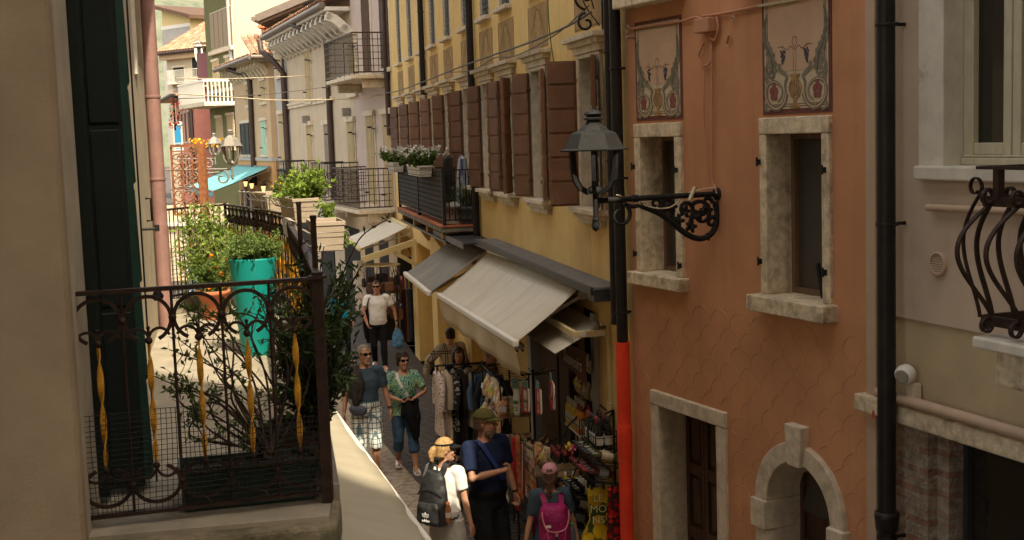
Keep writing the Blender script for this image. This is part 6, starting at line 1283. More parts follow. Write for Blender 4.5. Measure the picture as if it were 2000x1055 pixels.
    def skirt(s, m, z0=.35, inf=.02, name='skirt', spread=.08):
        mb = MB(); R_ = s.torso(inf,.86,1.03); x = (s.Kn[1].x+s.Kn[-1].x)/2; y = (s.Kn[1].y+s.Kn[-1].y)/2; rings(mb, [(x*.9,y*.9,z0*s.k,(.19+spread)*s.k,(.14+spread)*s.k),(x*.5,y*.5,.62*s.k,(.19+spread*.6)*s.k,(.14+spread*.6)*s.k)]+R_); return solid(mb, name, m, s.t, .012, 3)
    def shoes(s, m, sole=None, rot=(0,0)):
        for g in (1,-1):
            a = s.An[g]; k = s.k; q = MB(); R_ = []
            for t,w,h,zc in ((-.075,.026,.03,.04),(-.06,.038,.05,.05),(-.02,.042,.058,.058),(.04,.043,.045,.045),(.10,.046,.034,.034),(.15,.042,.027,.028),(.185,.022,.016,.022)):
                R_ += [Vector((a.x+g*.012*max(0,t/.1)*k+cos(2*pi*j/12)*w*k, a.y-t*k, max(0.004,a.z-.082*k+zc*k+sin(2*pi*j/12)*h*k))) for j in range(12)]
            q.add(R_, [(i*12+j,i*12+(j+1)%12,(i+1)*12+(j+1)%12,(i+1)*12+j) for i in range(6) for j in range(12)]+[tuple(range(12)), tuple(range(72,84))[::-1]], True); o = q.obj('shoe', m, s.t)
            z0 = max(.003,a.z-.083*k); q = MB(); q.slab([(a.x+x*k+g*.01*(-y/.1)*k*(y<0), a.y+y*k) for x,y in ((-.036,.075),(.036,.075),(.044,.0),(.048,-.10),(.04,-.17),(.015,-.19),(-.02,-.188),(-.042,-.16),(-.046,-.10),(-.040,0))][::-1], z0, z0+.022); q.obj('sole', sole or m, o)
    def hair(s, m, style):
        V = lambda x,y,z: s.HM@Vector((x,y,z)); k = s.k; mb = MB()
        def cap(inf, front, low, back):      # shell around the skull, open at the face
            for i in range(9):
                for j in range(20):
                    ph = pi/2*i/9; a = 2*pi*j/20; x, y, z = cos(a)*cos(ph)*.076, sin(a)*cos(ph)*.098+.006, .03+sin(ph)*.098
                    if y < front and z < .075+.02*(y > -.07): continue
                    mb.ell(V(x,y,z), inf*k, 6, 4)
            for j in range(26):
                for z in [low+.02*q for q in range(int((.04-low)/.02)+1)]:
                    a = -.35+(pi+.7)*j/25; x, y = cos(a)*.074, sin(a)*.094+.006
                    if y < back and z < -.0: continue
                    mb.ell(V(x,y,z), inf*k, 6, 4)
        if style == 'short': cap(.0155,-.045,-.045,.01)
        if style == 'curly':
            for i in range(150):
                a = U(0,2*pi); z = U(-.06,.13); r_ = sqrt(max(0,1-((z-.03)/.12)**2)); x, y = cos(a)*.085*r_, sin(a)*.105*r_+.012
                if y < -.05 and z < .075: continue
                if z < -.0 and y < .0: continue
                mb.ell(V(x,y,z), U(.014,.024)*k, 6, 5)
            cap(.018,-.05,-.05,.02)
        if style == 'long':
            cap(.019,-.05,-.10,.0)
            for g in (1,-1):
                for j in range(6): limb(mb,[V(g*.07,-.015+.022*j,.06),V(g*.088,-.02+.022*j,-.02),V(g*.085,-.02+.02*j,-.11),V(g*.075,-.015+.018*j,-.155)],[.02*k,.018*k,.017*k,.010*k],8,2)
            for j in range(7): limb(mb,[V(-.06+.02*j,.08,.05),V(-.06+.02*j,.095,-.05),V(-.06+.02*j,.08,-.15)],[.024*k,.024*k,.016*k],8,2)
        if style == 'bun':
            cap(.016,-.05,-.05,.02); limb(mb,[V(0,.095,.03),V(0,.125,.02),V(0,.15,-.02),V(.005,.15,-.07),V(.0,.135,-.11)],[.026*k,.034*k,.036*k,.03*k,.014*k],10,3)
            for j in range(8): limb(mb,[V(U(-.02,.02),.13,.0),V(U(-.04,.04),.17,-.05),V(U(-.04,.04),.16,-.10)],[.012*k,.01*k,.005*k],6,2)
        if style == 'braid':
            cap(.017,-.05,-.07,.02)
            for j in range(8): c = V(.0+.008*(-1)**j,.105+.012*sin(j*.4),-.05-.03*j); mb.ell(c,(.026*k,.022*k,.024*k),8,6)
            for g in (1,-1): limb(mb,[V(g*.06,.05,.03),V(g*.055,.08,-.02),V(0,.11,-.055)],[.022*k,.024*k,.02*k],8,2)
        return solid(mb, 'hair', m, s.t, .0075, 2, .5)
    def glasses(s, col=(.01,.01,.01)):
        V = lambda x,y,z: s.HM@Vector((x,y,z)); q = MB()
        for g in (1,-1):
            pts = [(g*.033+.030*cos(a)*(1), -.104+.018*(abs(g*.033+.03*cos(a))/.065)**2, .020+.021*sin(a)) for a in [2*pi*j/14 for j in range(14)]]; q.add([V(*p) for p in pts]+[V(p[0],p[1]+.006,p[2]) for p in pts],[tuple(range(14)),tuple(range(27,13,-1))]+[(j,(j+1)%14,(j+1)%14+14,j+14) for j in range(14)]); q.bar([V(g*.062,-.09,.028),V(g*.078,-.03,.028),V(g*.08,.02,.02)],.006*s.k,.008*s.k)
        q.bar([V(-.01,-.107,.026),V(.01,-.107,.026)],.006,.006); q.obj('sunglasses', plainc('sunglass',(.008,.007,.006),.1), s.t)
    def cap(s, m, brim=1, back=False, visor=False):
        V = lambda x,y,z: s.HM@Vector((x,y,z)); q = MB(); n = 20; fl = -1 if not back else 1
        if not visor:
            vs = [V(cos(2*pi*j/n)*cos(ph)*.088, sin(2*pi*j/n)*cos(ph)*.110+.004, .052+sin(ph)*.092) for ph in [pi/2*i/8 for i in range(9)] for j in range(n)]
            fs = [(i*n+j,i*n+(j+1)%n,(i+1)*n+(j+1)%n,(i+1)*n+j) for i in range(8) for j in range(n)]
            fs = [f for f in fs if not (back and f[0] < n*3 and abs(f[0]%n-5+.0) <= 1 and f[0] >= n*1)] if back else fs
            q.add(vs, fs, True)
        else: q.add([V(cos(2*pi*j/n)*(.082+.006*i), sin(2*pi*j/n)*(.104+.006*i)+.004, .035+.045*i) for i in range(2) for j in range(n)],[(j,(j+1)%n,(j+1)%n+n,j+n) for j in range(n)], True)
        pts = []; zb = .052 if not visor else .05
        for i in range(13):
            a = -pi+.25+(pi-.5)*i/12; pts.append((cos(a)*.088, sin(a)*.108+.004, zb)); 
        out_ = [(cos(-pi+.25+(pi-.5)*i/12)*.082, sin(-pi+.25+(pi-.5)*i/12)*.19-.0, zb-.030+.018*abs(cos(-pi+.25+(pi-.5)*i/12))*0) for i in range(13)]
        q.add([V(*p) for p in pts]+[V(*p) for p in out_],[(i,i+1,i+14,i+13) for i in range(12)], True); o = q.obj('cap', m, s.t); o.modifiers.new('s','SOLIDIFY').thickness = .005; return o
    def watch(s, g, col=(.01,.01,.01)):
        W, E = s.Wr[g], s.E[g]; d = (W-E).normalized(); q = MB(); c = W-d*.03*s.k; q.tube([c-d*.011,c+d*.011],.033*s.k,14); q.boxm(Matrix.Translation(c+Vector((g*.03*s.k,0,0))),.012,.03,.03); q.obj('watch', plainc('watch_black',col,.4), s.t)
    def strap(s, pts, w, m, t=.006, name='strap', parent=None):
        P = [Vector(p)*s.k for p in pts]; q = MB(); q.bar(bez(P,6), w*s.k, t, up=(0,-1,.1)); return q.obj(name, m, parent or s.t)
_pc = {}
def plainc(n, c, r=.5):
    if n not in _pc: _pc[n] = plain(n, c, r)
    return _pc[n]
def drape(s, name, pts_rs, m, voxel=.011): 
    mb = MB()
    for pts, rs in pts_rs: limb(mb, [Vector(p)*s.k for p in pts], [r*s.k for r in rs], 10, 3)
    return solid(mb, name, m, s.t, voxel, 3)
black = cloth('black_cloth', (.012,.012,.013)); white_c = cloth('white_cotton', (.72,.70,.67), var=.03); navy = cloth('navy_cotton', (.012,.018,.045)); slate_c = cloth('slate_blue_cotton', (.045,.068,.09))
grey_hair = mat('grey_hair', (.20,.17,.14), .7, var=.3, scale=60, bmp=.4, bscale=120); dark_hair = mat('dark_brown_hair', (.025,.014,.010), .55, var=.3, scale=60, bmp=.5, bscale=120); blond = mat('blond_hair', (.36,.22,.09), .55, var=.3, scale=50, bmp=.5, bscale=110); brown_hair = mat('brown_hair', (.10,.055,.03), .6, var=.3, scale=60, bmp=.5, bscale=110); auburn = mat('auburn_hair', (.045,.015,.012), .5, var=.3, scale=60, bmp=.4, bscale=110)
white_shoe = plainc('white_shoe', (.72,.70,.68), .6)
# man in the white polo shirt
p = P_('man in white polo and black trousers walking past the scarves with a blue bag', (-2.73,25.55), 4, 1.78, 'skintan', belly=.02, armR=(-.02,-.20,-.47), armL=(.17,-.02,-.50), hintR=(-1,.4,0), hintL=(1,.4,0), legL=(0.02,-.20,.0), legR=(-.01,.14,.05), yaw=-8, curl=.7)
p.top(white_c, .3, .90, collar=True); p.bottom(black); p.shoes(white_shoe); p.hair(dark_hair,'short'); p.glasses(); p.watch(1)
p.strap([(-.15,-.10,1.45),(-.18,-.13,1.35),(-.205,-.12,1.2),(-.21,-.07,.95)],.022,black); drape(p,'hanging_jacket',[([(-.20,.05,1.2),(-.24,.06,.95),(-.24,.06,.65)],[.05,.075,.05]),([(-.19,.08,1.15),(-.20,.10,.8),(-.21,.08,.55)],[.05,.06,.04])], black)
q = MB(); q.boxm(Matrix.Translation((.09,-.12,1.245)),.035,.004,.018); q.obj('chest_logo', plainc('lime_logo',(.35,.55,.03)), p.t)
W = p.t.matrix_basis@(p.Wr[1]+Vector((0.01,-.01,-.09))); t = thing('carrier_bag','crumpled blue carrier bag held by the man in the white polo','bag',W); q = MB(); rings(q,[(0,0,-.42,.07,.03),(.0,0,-.38,.11,.05),(.01,0,-.25,.12,.06),(0,0,-.12,.09,.045),(0,0,-.03,.03,.02)]); o = solid(q,'bag_body', cloth('blue_plastic_bag',(.10,.24,.42), var=.35, scale=14, bscale=9), t, .012, 2); MB().tube(bez([(-.03,0,-.05),(-.01,0,.03),(.02,0,-.05)],5),.006,5).obj('handle', plainc('bag_blue',(.10,.24,.42)), t)
# couple: the man
p = P_('grey haired man in sunglasses, slate blue shirt and checked shorts', (-2.06,17.25), 8, 1.81, 'skintan', armR=(-.10,.02,-.53), armL=(.13,-.05,-.53), legL=(.02,-.12,.0), legR=(-.0,.12,.03), yaw=30, curl=.6, belly=.012)
p.top(slate_c, .5, .86, collar=True, name='polo_shirt'); chk = lines_mat('checked_cotton', (.66,.65,.60), [(0,.062,.012,(.04,.10,.12),0),(2,.07,.014,(.04,.10,.12),0),(1,.062,.012,(.05,.11,.13),.02)])
p.bottom(chk, .60, .03, .012, name='shorts'); p.shoes(plainc('grey_shoe',(.2,.2,.2))); p.hair(grey_hair,'short'); p.glasses(); p.watch(1)
drape(p,'sweater',[([(-.155,.06,1.40),(-.15,-.02,1.46),(-.15,-.11,1.36),(-.14,-.145,1.2),(-.13,-.15,1.02)],[.05,.05,.055,.06,.04]),([(-.09,-.05,1.48),(-.075,-.11,1.38),(-.05,-.14,1.25),(-.08,-.15,1.08)],[.035,.05,.05,.03]),([(-.19,.0,1.43),(-.20,-.08,1.33),(-.19,-.12,1.12)],[.04,.05,.035])], cloth('charcoal_knit',(.035,.03,.028)))
drape(p,'waist_pouch',[([(-.17,-.13,.95),(-.05,-.16,.94)],[.06,.055]),([(-.15,-.14,.91),(-.06,-.16,.91)],[.05,.05])], cloth('grey_pouch',(.08,.085,.11)))
# couple: the woman
p = P_('dark haired woman in a green patterned blouse and denim capris carrying a black jacket', (-1.56,17.5), 10, 1.655, 'skintan', True, wide=1.08, belly=.02, armR=(.09,-.22,-.32), armL=(-.04,-.24,-.30), hintR=(-1,.5,-.3), hintL=(1,.5,-.3), legL=(.03,-.22,.0), legR=(-.02,.16,.05), yaw=22, curl=.9)
pm, nt, b_ = nodes('green_paisley', .9, 0, .1); v = objvec(nt); ns = nt.nodes.new('ShaderNodeTexNoise'); ns.inputs['Scale'].default_value = 9; ns.inputs['Distortion'].default_value = 2.5; nt.links.new(v, ns.inputs['Vector']); r_ = nt.nodes.new('ShaderNodeValToRGB'); r_.color_ramp.interpolation = 'CONSTANT'
for i,(ps,c) in enumerate(((0,(.02,.035,.10)),(.40,(.03,.20,.10)),(.45,(.55,.56,.5)),(.49,(.05,.28,.16)),(.54,(.02,.04,.12)),(.57,(.38,.42,.05)),(.62,(.10,.32,.22)))):
    e = r_.color_ramp.elements[i] if i < 2 else r_.color_ramp.elements.new(ps); e.position = ps; e.color = c4(c)
nt.links.new(ns.outputs[0], r_.inputs[0]); nt.links.new(r_.outputs[0], b_.inputs['Base Color'])
p.top(pm, .5, .84, .022, 'blouse', .02, neck=1.44); p.bottom(cloth('blue_denim',(.05,.095,.16), var=.25), .72, .02, .01, name='capri_jeans'); p.shoes(white_shoe); p.hair(dark_hair,'curly'); p.glasses()
p.strap([(-.10,-.05,1.475),(-.06,-.135,1.34),(.02,-.155,1.2),(.08,-.15,1.08)],.04,plainc('pale_strap',(.55,.52,.48)))
drape(p,'black_jacket',[([(-.02,-.22,1.08),(.06,-.24,1.10),(.16,-.22,1.08)],[.05,.06,.05]),([(.05,-.25,1.08),(.06,-.26,.9),(.10,-.24,.66)],[.06,.085,.06]),([(.14,-.22,1.05),(.15,-.23,.85),(.14,-.22,.55)],[.05,.07,.05]),([(.0,-.24,1.05),(-.04,-.24,.88)],[.05,.04])], black)
# woman with the black backpack
p = P_('blond woman with black visor, white shirt and grey skirt carrying a black backpack', (-.72,12.24), 148, 1.68, 'skin', True, wide=1.05, armR=(-.10,-.04,-.53), armL=(.05,-.14,-.48), yaw=-38, curl=.5, legL=(0,-.05,0), legR=(0,.05,0))
p.top(white_c, .3, .92, .018, 'shirt', .01); p.skirt(cloth('light_grey_jersey',(.42,.41,.38), var=.06), .30, .022, 'skirt', .03); p.shoes(white_shoe); p.hair(blond,'bun'); p.cap(black, visor=True); p.glasses()
k = p.k; bp = thing('backpack','black backpack with a white three leaf logo and a bottle in its side pocket','bag', p.t.matrix_basis@Vector((-.0,.115*k,.92*k)), radians(148)); q = MB()
rings(q,[(0,.09,.0,.135,.06),(0,.10,.03,.16,.085),(0,.105,.18,.165,.095),(0,.095,.34,.155,.085),(0,.075,.46,.125,.065),(0,.06,.52,.08,.045)]); bagm = mat('black_nylon',(.016,.016,.017),.55,var=.15,scale=8,bmp=.5,bscale=9,bdist=.02,spec=.4); bo = solid(q,'bag_body',bagm,bp,.011,2)
q = MB(); rings(q,[(0,.19,.03,.11,.02),(0,.2,.06,.13,.035),(0,.2,.2,.13,.035),(0,.19,.24,.11,.02)]); solid(q,'front_pocket',bagm,bp,.011,1); q = MB(); q.bar(bez([(-.14,.16,.30),(-.08,.185,.36),(0,.19,.38),(.08,.185,.36),(.14,.16,.30)],5),.012,.004,up=(0,1,0)); MB().tube(bez([(-.03,.06,.52),(-.02,.05,.57),(.02,.05,.57),(.03,.06,.52)],5),.01,6).obj('carry_loop', plainc('black_trim',(.03,.03,.03)), bp); q.obj('zip', plainc('black_trim',(.03,.03,.03)), bp)
for g in (1,-1): MB().bar(bez([(g*.07,.04,.50),(g*.085,-.02,.585),(g*.09,-.11,.58),(g*.10,-.22,.48),(g*.115,-.25,.32),(g*.13,-.2,.15),(g*.14,-.05,.05),(g*.13,.05,.04)],5),.06,.012,up=(0,-1,.3)).obj('shoulder_strap', bagm, bp)
q = MB()
for a,w_,h_ in ((0,.016,.062),(.62,.016,.055),(-.62,.016,.055)):
    pts = [(.0+sin(a)*.012+ (cos(a)*x+sin(a)*z), .2405, .105+(-sin(a)*x+cos(a)*z)) for x,z in [(w_*sin(pi*i/6)*s_, h_*i/6) for s_,rng in ((1,range(7)),(-1,range(5,0,-1))) for i in rng]]; q.add(pts,[tuple(range(len(pts)))])
lo = q.obj('logo', plainc('logo_white',(.75,.75,.75)), bp); text('adidas', .036, plainc('logo_white',0), bp, (0,.2405,.068), (pi/2,0,pi))
for z in (.112,.124,.136): MB().box(-.045,.045,.2406,.2412,z-.0025,z+.0025).obj('logo_gap', bagm, lo)
bt = thing('drink_bottle','small drink bottle with an orange cap in the backpack pocket','bottle', bp.matrix_basis@Vector((-.165,.10,.05)), radians(148)); MB().lathe([(.03,0),(.033,.02),(.033,.13),(.022,.16),(.018,.17)],(0,0,0),14).obj('bottle', plainc('tea_bottle',(.30,.13,.05),.2), bt); MB().lathe([(.019,.17),(.021,.172),(.021,.195),(.0,.198)],(0,0,0),14).obj('cap', plainc('orange_cap',(.75,.25,.08)), bt); MB().lathe([(.0335,.05),(.0335,.1)],(0,0,0),14).obj('bottle_label', plainc('bottle_label',(.6,.55,.45)), bt)
# man in the olive cap
p = P_('tall bearded man in olive cap, navy polo shirt and black shorts looking at the shop', (-.33,12.62), 42, 1.86, 'skintan', wide=1.08, belly=.035, armR=(.15,-.24,-.20), armL=(.10,-.07,-.52), hintR=(-1,.2,-.5), hintL=(.6,1,0), yaw=42, curl=1.3)
p.top(navy, .5, .88, .022, 'polo_shirt', .015, collar=True); p.bottom(black, .56, .035, .015, name='shorts'); p.shoes(plainc('dark_shoe',(.03,.03,.03))); p.hair(brown_hair,'short'); p.cap(cloth('olive_cotton',(.095,.085,.028))); p.watch(1)
p.strap([(-.12,.06,1.47),(-.11,-.06,1.475),(-.06,-.14,1.34),(.0,-.175,1.22),(.03,-.2,1.12)],.045,plainc('blue_strap',(.015,.03,.13))); q = MB(); V = lambda x,y,z: p.HM@Vector((x,y,z))
for a in range(17): 
    t = -pi+.0+pi*a/16
    for z in (-.075,-.09,-.105): q.ell(V(cos(t)*.060*(1-(.075+z)*-6*0), sin(t)*.078-.012, z), .013, 6, 4)
solid(q,'beard',mat('short_beard',(.12,.075,.05),.8,var=.3,scale=60),p.t,.008,2)
# girl with the pink backpack
p = P_('girl in pink cap with brown braid, slate shirt and a bright pink backpack', (.29,11.75), 188, 1.52, 'skin', True, wide=.98, armR=(-.13,-.02,-.53), armL=(.13,-.02,-.53), yaw=-18, nod=-6, curl=.5)
p.top(cloth('slate_grey_cotton',(.05,.075,.095)), .5, .88, .02, 'shirt', .012); p.bottom(cloth('dark_navy_cotton',(.015,.017,.025)), 1, .012, name='trousers'); p.shoes(plainc('grey_shoe',0)); p.hair(brown_hair,'braid'); p.cap(cloth('pale_pink_cotton',(.55,.26,.30), var=.05), back=True)
k = p.k; bp = thing('backpack','bright pink school backpack with pale piping worn by the girl','bag', p.t.matrix_basis@Vector((0,.10*k,.80*k)), radians(188)); pk, nt, b_ = nodes('magenta_starry_nylon',.6,0,.3); v = objvec(nt); vo = nt.nodes.new('ShaderNodeTexVoronoi'); vo.inputs['Scale'].default_value = 26; nt.links.new(v,vo.inputs['Vector']); mr = nt.nodes.new('ShaderNodeMath'); mr.operation = 'LESS_THAN'; mr.inputs[1].default_value = .12; nt.links.new(vo.outputs['Distance'],mr.inputs[0]); nt.links.new(mixc(nt,mr.outputs[0],mixc(nt,noise(nt,v,7,4),(.20,.006,.06),(.36,.012,.12)),(.6,.2,.3)),b_.inputs['Base Color']); pipm = plainc('pink_piping',(.72,.30,.33)); lilac = plainc('purple_panel',(.12,.015,.09))
q = MB(); rings(q,[(0,.10,.0,.13,.075),(0,.10,.03,.145,.09),(0,.105,.2,.145,.095),(0,.10,.36,.14,.09),(0,.08,.46,.125,.07),(0,.07,.49,.10,.05)]); solid(q,'bag_body',pk,bp,.010,2); q = MB(); rings(q,[(0,.17,.0,.11,.03),(0,.19,.03,.12,.045),(0,.19,.13,.118,.045),(0,.18,.155,.11,.035)]); solid(q,'front_pocket',pk,bp,.010,1)
q = MB(); q.tube([(-.115,.232,.155),(0,.237,.165),(.115,.232,.155)],.006,6); q.tube([(-.115,.225,.01),(0,.237,.0),(.115,.225,.01)],.005,6); q.tube(bez([(-.125,.17,.46),(-.12,.19,.38),(-.085,.198,.29),(0,.204,.265),(.085,.198,.29),(.12,.19,.38),(.125,.17,.46)],5),.006,6); [q.tube([(s_*.075,.2,.18),(s_*.085,.205,.29)],.003,5) for s_ in (-1,1)]; q.obj('piping', pipm, bp)
for g in (1,-1): MB().bar(bez([(g*.075,.06,.48),(g*.085,.0,.555),(g*.09,-.09,.55),(g*.10,-.20,.45),(g*.115,-.22,.3),(g*.125,-.15,.12),(g*.125,.04,.05)],5),.05,.012,up=(0,-1,.3)).obj('shoulder_strap', pk, bp)
MB().box(-.018,.018,.198,.212,.15,.235).box(-.012,-.004,.2125,.215,.2,.24).obj('buckle', plainc('dark_buckle',(.03,.03,.035)), bp); MB().box(.05,.10,.204,.2075,.31,.335).obj('patch', plainc('pale_patch',(.7,.6,.55)), bp); MB().box(-.012,.012,.2125,.216,.225,.26).obj('charm', plainc('charm',(.6,.2,.25)), bp)
bt = thing('water_bottle','clear water bottle with a green cap in the pink backpack pocket','bottle', bp.matrix_basis@Vector((-.165,.08,.06)), radians(188)); MB().lathe([(.03,0),(.034,.02),(.034,.17),(.03,.19),(.016,.215),(.013,.225)],(0,0,0),14).obj('bottle', plainc('clear_bottle',(.10,.11,.11),.12), bt); MB().lathe([(.014,.225),(.015,.226),(.015,.245),(0,.246)],(0,0,0),12).obj('cap', plainc('green_cap',(.03,.3,.08)), bt)
# shoppers among the rails
p = P_('woman with shoulder length auburn hair in black looking down at the clothes rail', (-.80,17.95), 5, 1.63, 'skin', True, armR=(.03,-.22,-.33), armL=(-.02,-.22,-.3), nod=7, curl=.8); p.top(black, 1.0, .88, .016, 'jumper'); p.bottom(black); p.shoes(black); p.hair(auburn,'long')
p = P_('shopper seen from behind in a long cream coat with black window checks', (-.96,20.0), 205, 1.60, 'skin', True, wide=1.15, armR=(-.05,-.12,-.50), armL=(.22,-.16,-.42), hintL=(1,.2,0), curl=.9, lean=(.03,-.05))
pl_ = lines_mat('window_check_wool', (.50,.43,.33), [(0,.19,.012,(.02,.018,.016),.03),(0,.19,.012,(.02,.018,.016),.06),(2,.21,.014,(.02,.018,.016),0),(2,.21,.014,(.02,.018,.016),.035),(1,.21,.012,(.03,.028,.024),.05)]); p.top(pl_, 1.0, .84, .035, 'coat', .03); p.skirt(pl_, .34, .037, 'coat_skirt', .03); p.bottom(cloth('beige_trousers',(.33,.25,.17))); p.shoes(plainc('tan_shoe',(.35,.22,.13))); p.hair(dark_hair,'short')
p = P_('shopper in a striped top bent over the clothes behind the rail', (-.42,17.75), 60, 1.70, 'skin', False, armR=(.0,-.2,-.35), armL=(.0,-.2,-.3), nod=20, lean=(0,-.06)); p.top(lines_mat('striped_jersey',(.5,.47,.42),[(2,.05,.022,(.03,.03,.035),0)]), .5, .86, .018, 'striped_shirt'); p.bottom(cloth('dark_trousers',(.04,.04,.045))); p.shoes(black); p.hair(grey_hair,'short')
p = P_('woman in a bright turquoise top walking in the sunlit edge of the street', (-3.62,26.4), 60, 1.62, 'skin', True, wide=1.2, belly=.04, armR=(-.08,-.05,-.52), armL=(.1,-.1,-.5), legL=(0,-.14,0), legR=(0,.12,.04)); p.top(cloth('turquoise_cotton',(.0,.30,.50), var=.15), .5, .86, .022, 'blouse', .03); p.bottom(black); p.shoes(black); p.hair(grey_hair,'short')
wp = atY(374,500,40); p = P_('distant person in jeans seen through the netting at the far end of the terrace', (wp.x,40), 70, 1.7, 'skin', False, armR=(-.05,-.15,-.5)); p.top(cloth('faded_dark_shirt',(.05,.05,.06)), .5, .98, .016); p.bottom(cloth('light_blue_denim',(.10,.19,.30)), 1, .016, name='jeans'); p.shoes(white_shoe); p.hair(dark_hair,'short')
# ------------------------------------------------------------------ the shop's goods
def yp(px, py, out): a, z = YE.at(px, py, out); return a, z
ORDN = lambda i: ORD[i]
def instance(proto, label, loc, rot, group):
    o = copy_tree(proto) if proto.get('used') else proto
    proto['used'] = 1
    if 'used' in o.keys() and o is not proto: del o['used']
    o.location = loc; o.rotation_euler = rot; tag(o, label, None, group); return o
def bottle_proto(name, cat, prof, m, lab, labz, capm, capz, r):
    t = thing(name, name, cat); MB().lathe(prof,(0,0,0),12).obj('glass_body', m, t)
    if lab: MB().lathe([(r+.0015,labz[0]),(r+.0015,labz[1])],(0,0,0),12).obj('paper_label', lab, t)
    MB().lathe([(.0165,capz[0]),(.0165,capz[1]),(.0,capz[1]+.001)],(0,0,0),10).obj('capsule', capm, t); return t
wine_prof = [(.0,0),(.034,0),(.037,.01),(.037,.19),(.03,.215),(.016,.24),(.0145,.30)]
lim_prof = [(.0,0),(.034,0),(.037,.01),(.036,.18),(.024,.21),(.014,.225),(.0135,.27)]
gdark = plain('dark_bottle_glass',(.012,.012,.010),.08,0,.6); gred = plain('rose_bottle_glass',(.09,.018,.014),.1,0,.6); gyel = plain('limoncello',(.62,.45,.03),.12,0,.6); gor = plain('orange_liqueur',(.60,.22,.02),.12,0,.6); ggr = plain('green_bottle_glass',(.06,.07,.02),.1,0,.6)
lw = plain('white_paper_label',(.58,.55,.48),.7); lc_ = plain('cream_paper_label',(.5,.44,.3),.7); lbl = plain('pale_blue_label',(.30,.36,.42),.6); capr = plain('red_capsule',(.2,.02,.02),.4); capk = plain('black_capsule',(.015,.015,.015),.4); capw = plain('white_capsule',(.6,.58,.55),.4)
PR = {'dark':bottle_proto('wine_bottle','bottle',wine_prof,gdark,lw,(.05,.14),capk,(.245,.305),.037),'blue':bottle_proto('wine_bottle','bottle',wine_prof,gdark,lbl,(.05,.15),capw,(.245,.305),.037),'green':bottle_proto('wine_bottle','bottle',wine_prof,ggr,lc_,(.04,.15),capk,(.245,.305),.037),'rose':bottle_proto('wine_bottle','bottle',wine_prof,gred,lbl,(.05,.14),capr,(.245,.305),.037),'red':bottle_proto('wine_bottle','bottle',wine_prof,gdark,lw,(.05,.15),capr,(.245,.305),.037),
 'lim':bottle_proto('liqueur_bottle','bottle',lim_prof,gyel,lw,(.05,.13),capw,(.225,.275),.037),'orange':bottle_proto('liqueur_bottle','bottle',lim_prof,gor,lc_,(.05,.13),capr,(.225,.275),.037)}
rackm = M['iron']
# slanted wire wine rack by the red pipe
TIERS = [(1120,1040,.30,'blue','lowest'),(1118,1008,.30,'blue','second lowest'),(1124,980,.29,'dark','middle'),(1134,955,.27,'dark','third highest'),(1162,921,.22,'rose','second highest'),(1168,889,.21,'green','highest')]
words = {'blue':'wine bottle with pale blue label','dark':'dark wine bottle with white label','rose':'rose wine bottle','green':'white wine bottle with cream label'}
pos0 = YE.at(1128,1000,.3)[0]
rk = fthing(YE,'wine_rack','black wire rack of slanted bottle tiers beside the red pipe','rack',pos0,.28,0); qr = MB(); qs = MB()
for px,py,out,kind,nm in TIERS:
    a,z = yp(px,py,out); x0 = a-.26; n_ = 6
    for i in range(n_):
        instance(PR[kind], '%s, %s on the %s tier of the wine rack' % (words[kind], ORDN(i), nm), YE.w(x0+.09*i, out-.12, z+.005+.002*(i%3)), (radians(76),radians(U(-8,8)),YE.rz), 'bottles lying on the slanted wine rack')
    lx = x0-pos0; ly0 = -(out-.28)
    for dy,dz in ((.09,-.062),(-.16,-.005)): qs.tube([(lx-.07,ly0+dy+.06,z+dz),(lx+.09*n_,ly0+dy+.06,z+dz)],.006,5)
    qs.box(lx-.07,lx+.09*n_,ly0-.15,ly0+.17,z-.085,z-.075) if False else None
    for i in range(n_+1): qs.tube([(lx-.05+.09*i,ly0+.16,z-.065),(lx-.05+.09*i,ly0-.12,z-.012)],.004,4)
    for sx in (-.07,.09*n_): qs.bar([(lx+sx,ly0+.17,z-.07),(lx+sx,ly0-.13,z-.01),(lx+sx,ly0-.14,z+.06)],.012,.012)
for x in (-.32,.34):
    for y,zt in ((.27,2.0),(-.16,1.35)): qr.tube([(x,y,0),(x,y,zt)],.011,6)
    qr.tube([(x,.27,1.98),(x,-.02,1.72),(x,-.16,1.33)],.009,6)
for z in (.3,.9,1.5,1.95): qr.tube([(-.32,.27,z),(.34,.27,z)],.008,6)
qr.tube([(.34,.27,2.0),(.42,-.0,1.93),(.42,-.02,1.2)],.011,6); qr.obj('rack_frame', rackm, rk); qs.obj('wire_shelf', rackm, rk)
# upright bottles above: basket of wine, shelf of limoncello
a,z = yp(1170,872,.17); bs = fthing(YE,'wire_basket','black wire basket of upright wine bottles on top of the rack','basket',a,.17,z); q = MB()
for z_ in (0,.07,.14): q.tube([(-.24,-.1,z_),(.26,-.1,z_),(.26,.1,z_),(-.24,.1,z_)],.005,5,closed=True)
for i in range(7): q.tube([(-.24+.083*i,-.1,.14),(-.24+.083*i,-.1,0),(-.24+.083*i,.1,0),(-.24+.083*i,.1,.14)],.003,4)
for sx in (-.24,.26): q.tube([(sx,-.1,0),(sx,-.1,.2),(sx,.1,.2),(sx,.1,0)],.008,6)
q.obj('wire', rackm, bs)
for i in range(5):
    for j in range(2): instance(PR['red' if (i+j)%3 == 0 else 'dark'], ('red capped' if (i+j)%3 == 0 else 'black capped')+' upright bottle, %s in the %s row of the wire basket' % (ORDN(i),('outer','inner')[j]), YE.w(a-.19+.093*i,.215-.09*j,z+.006), (0,0,YE.rz+U(-1,1)), 'upright wine bottles in the wire basket')
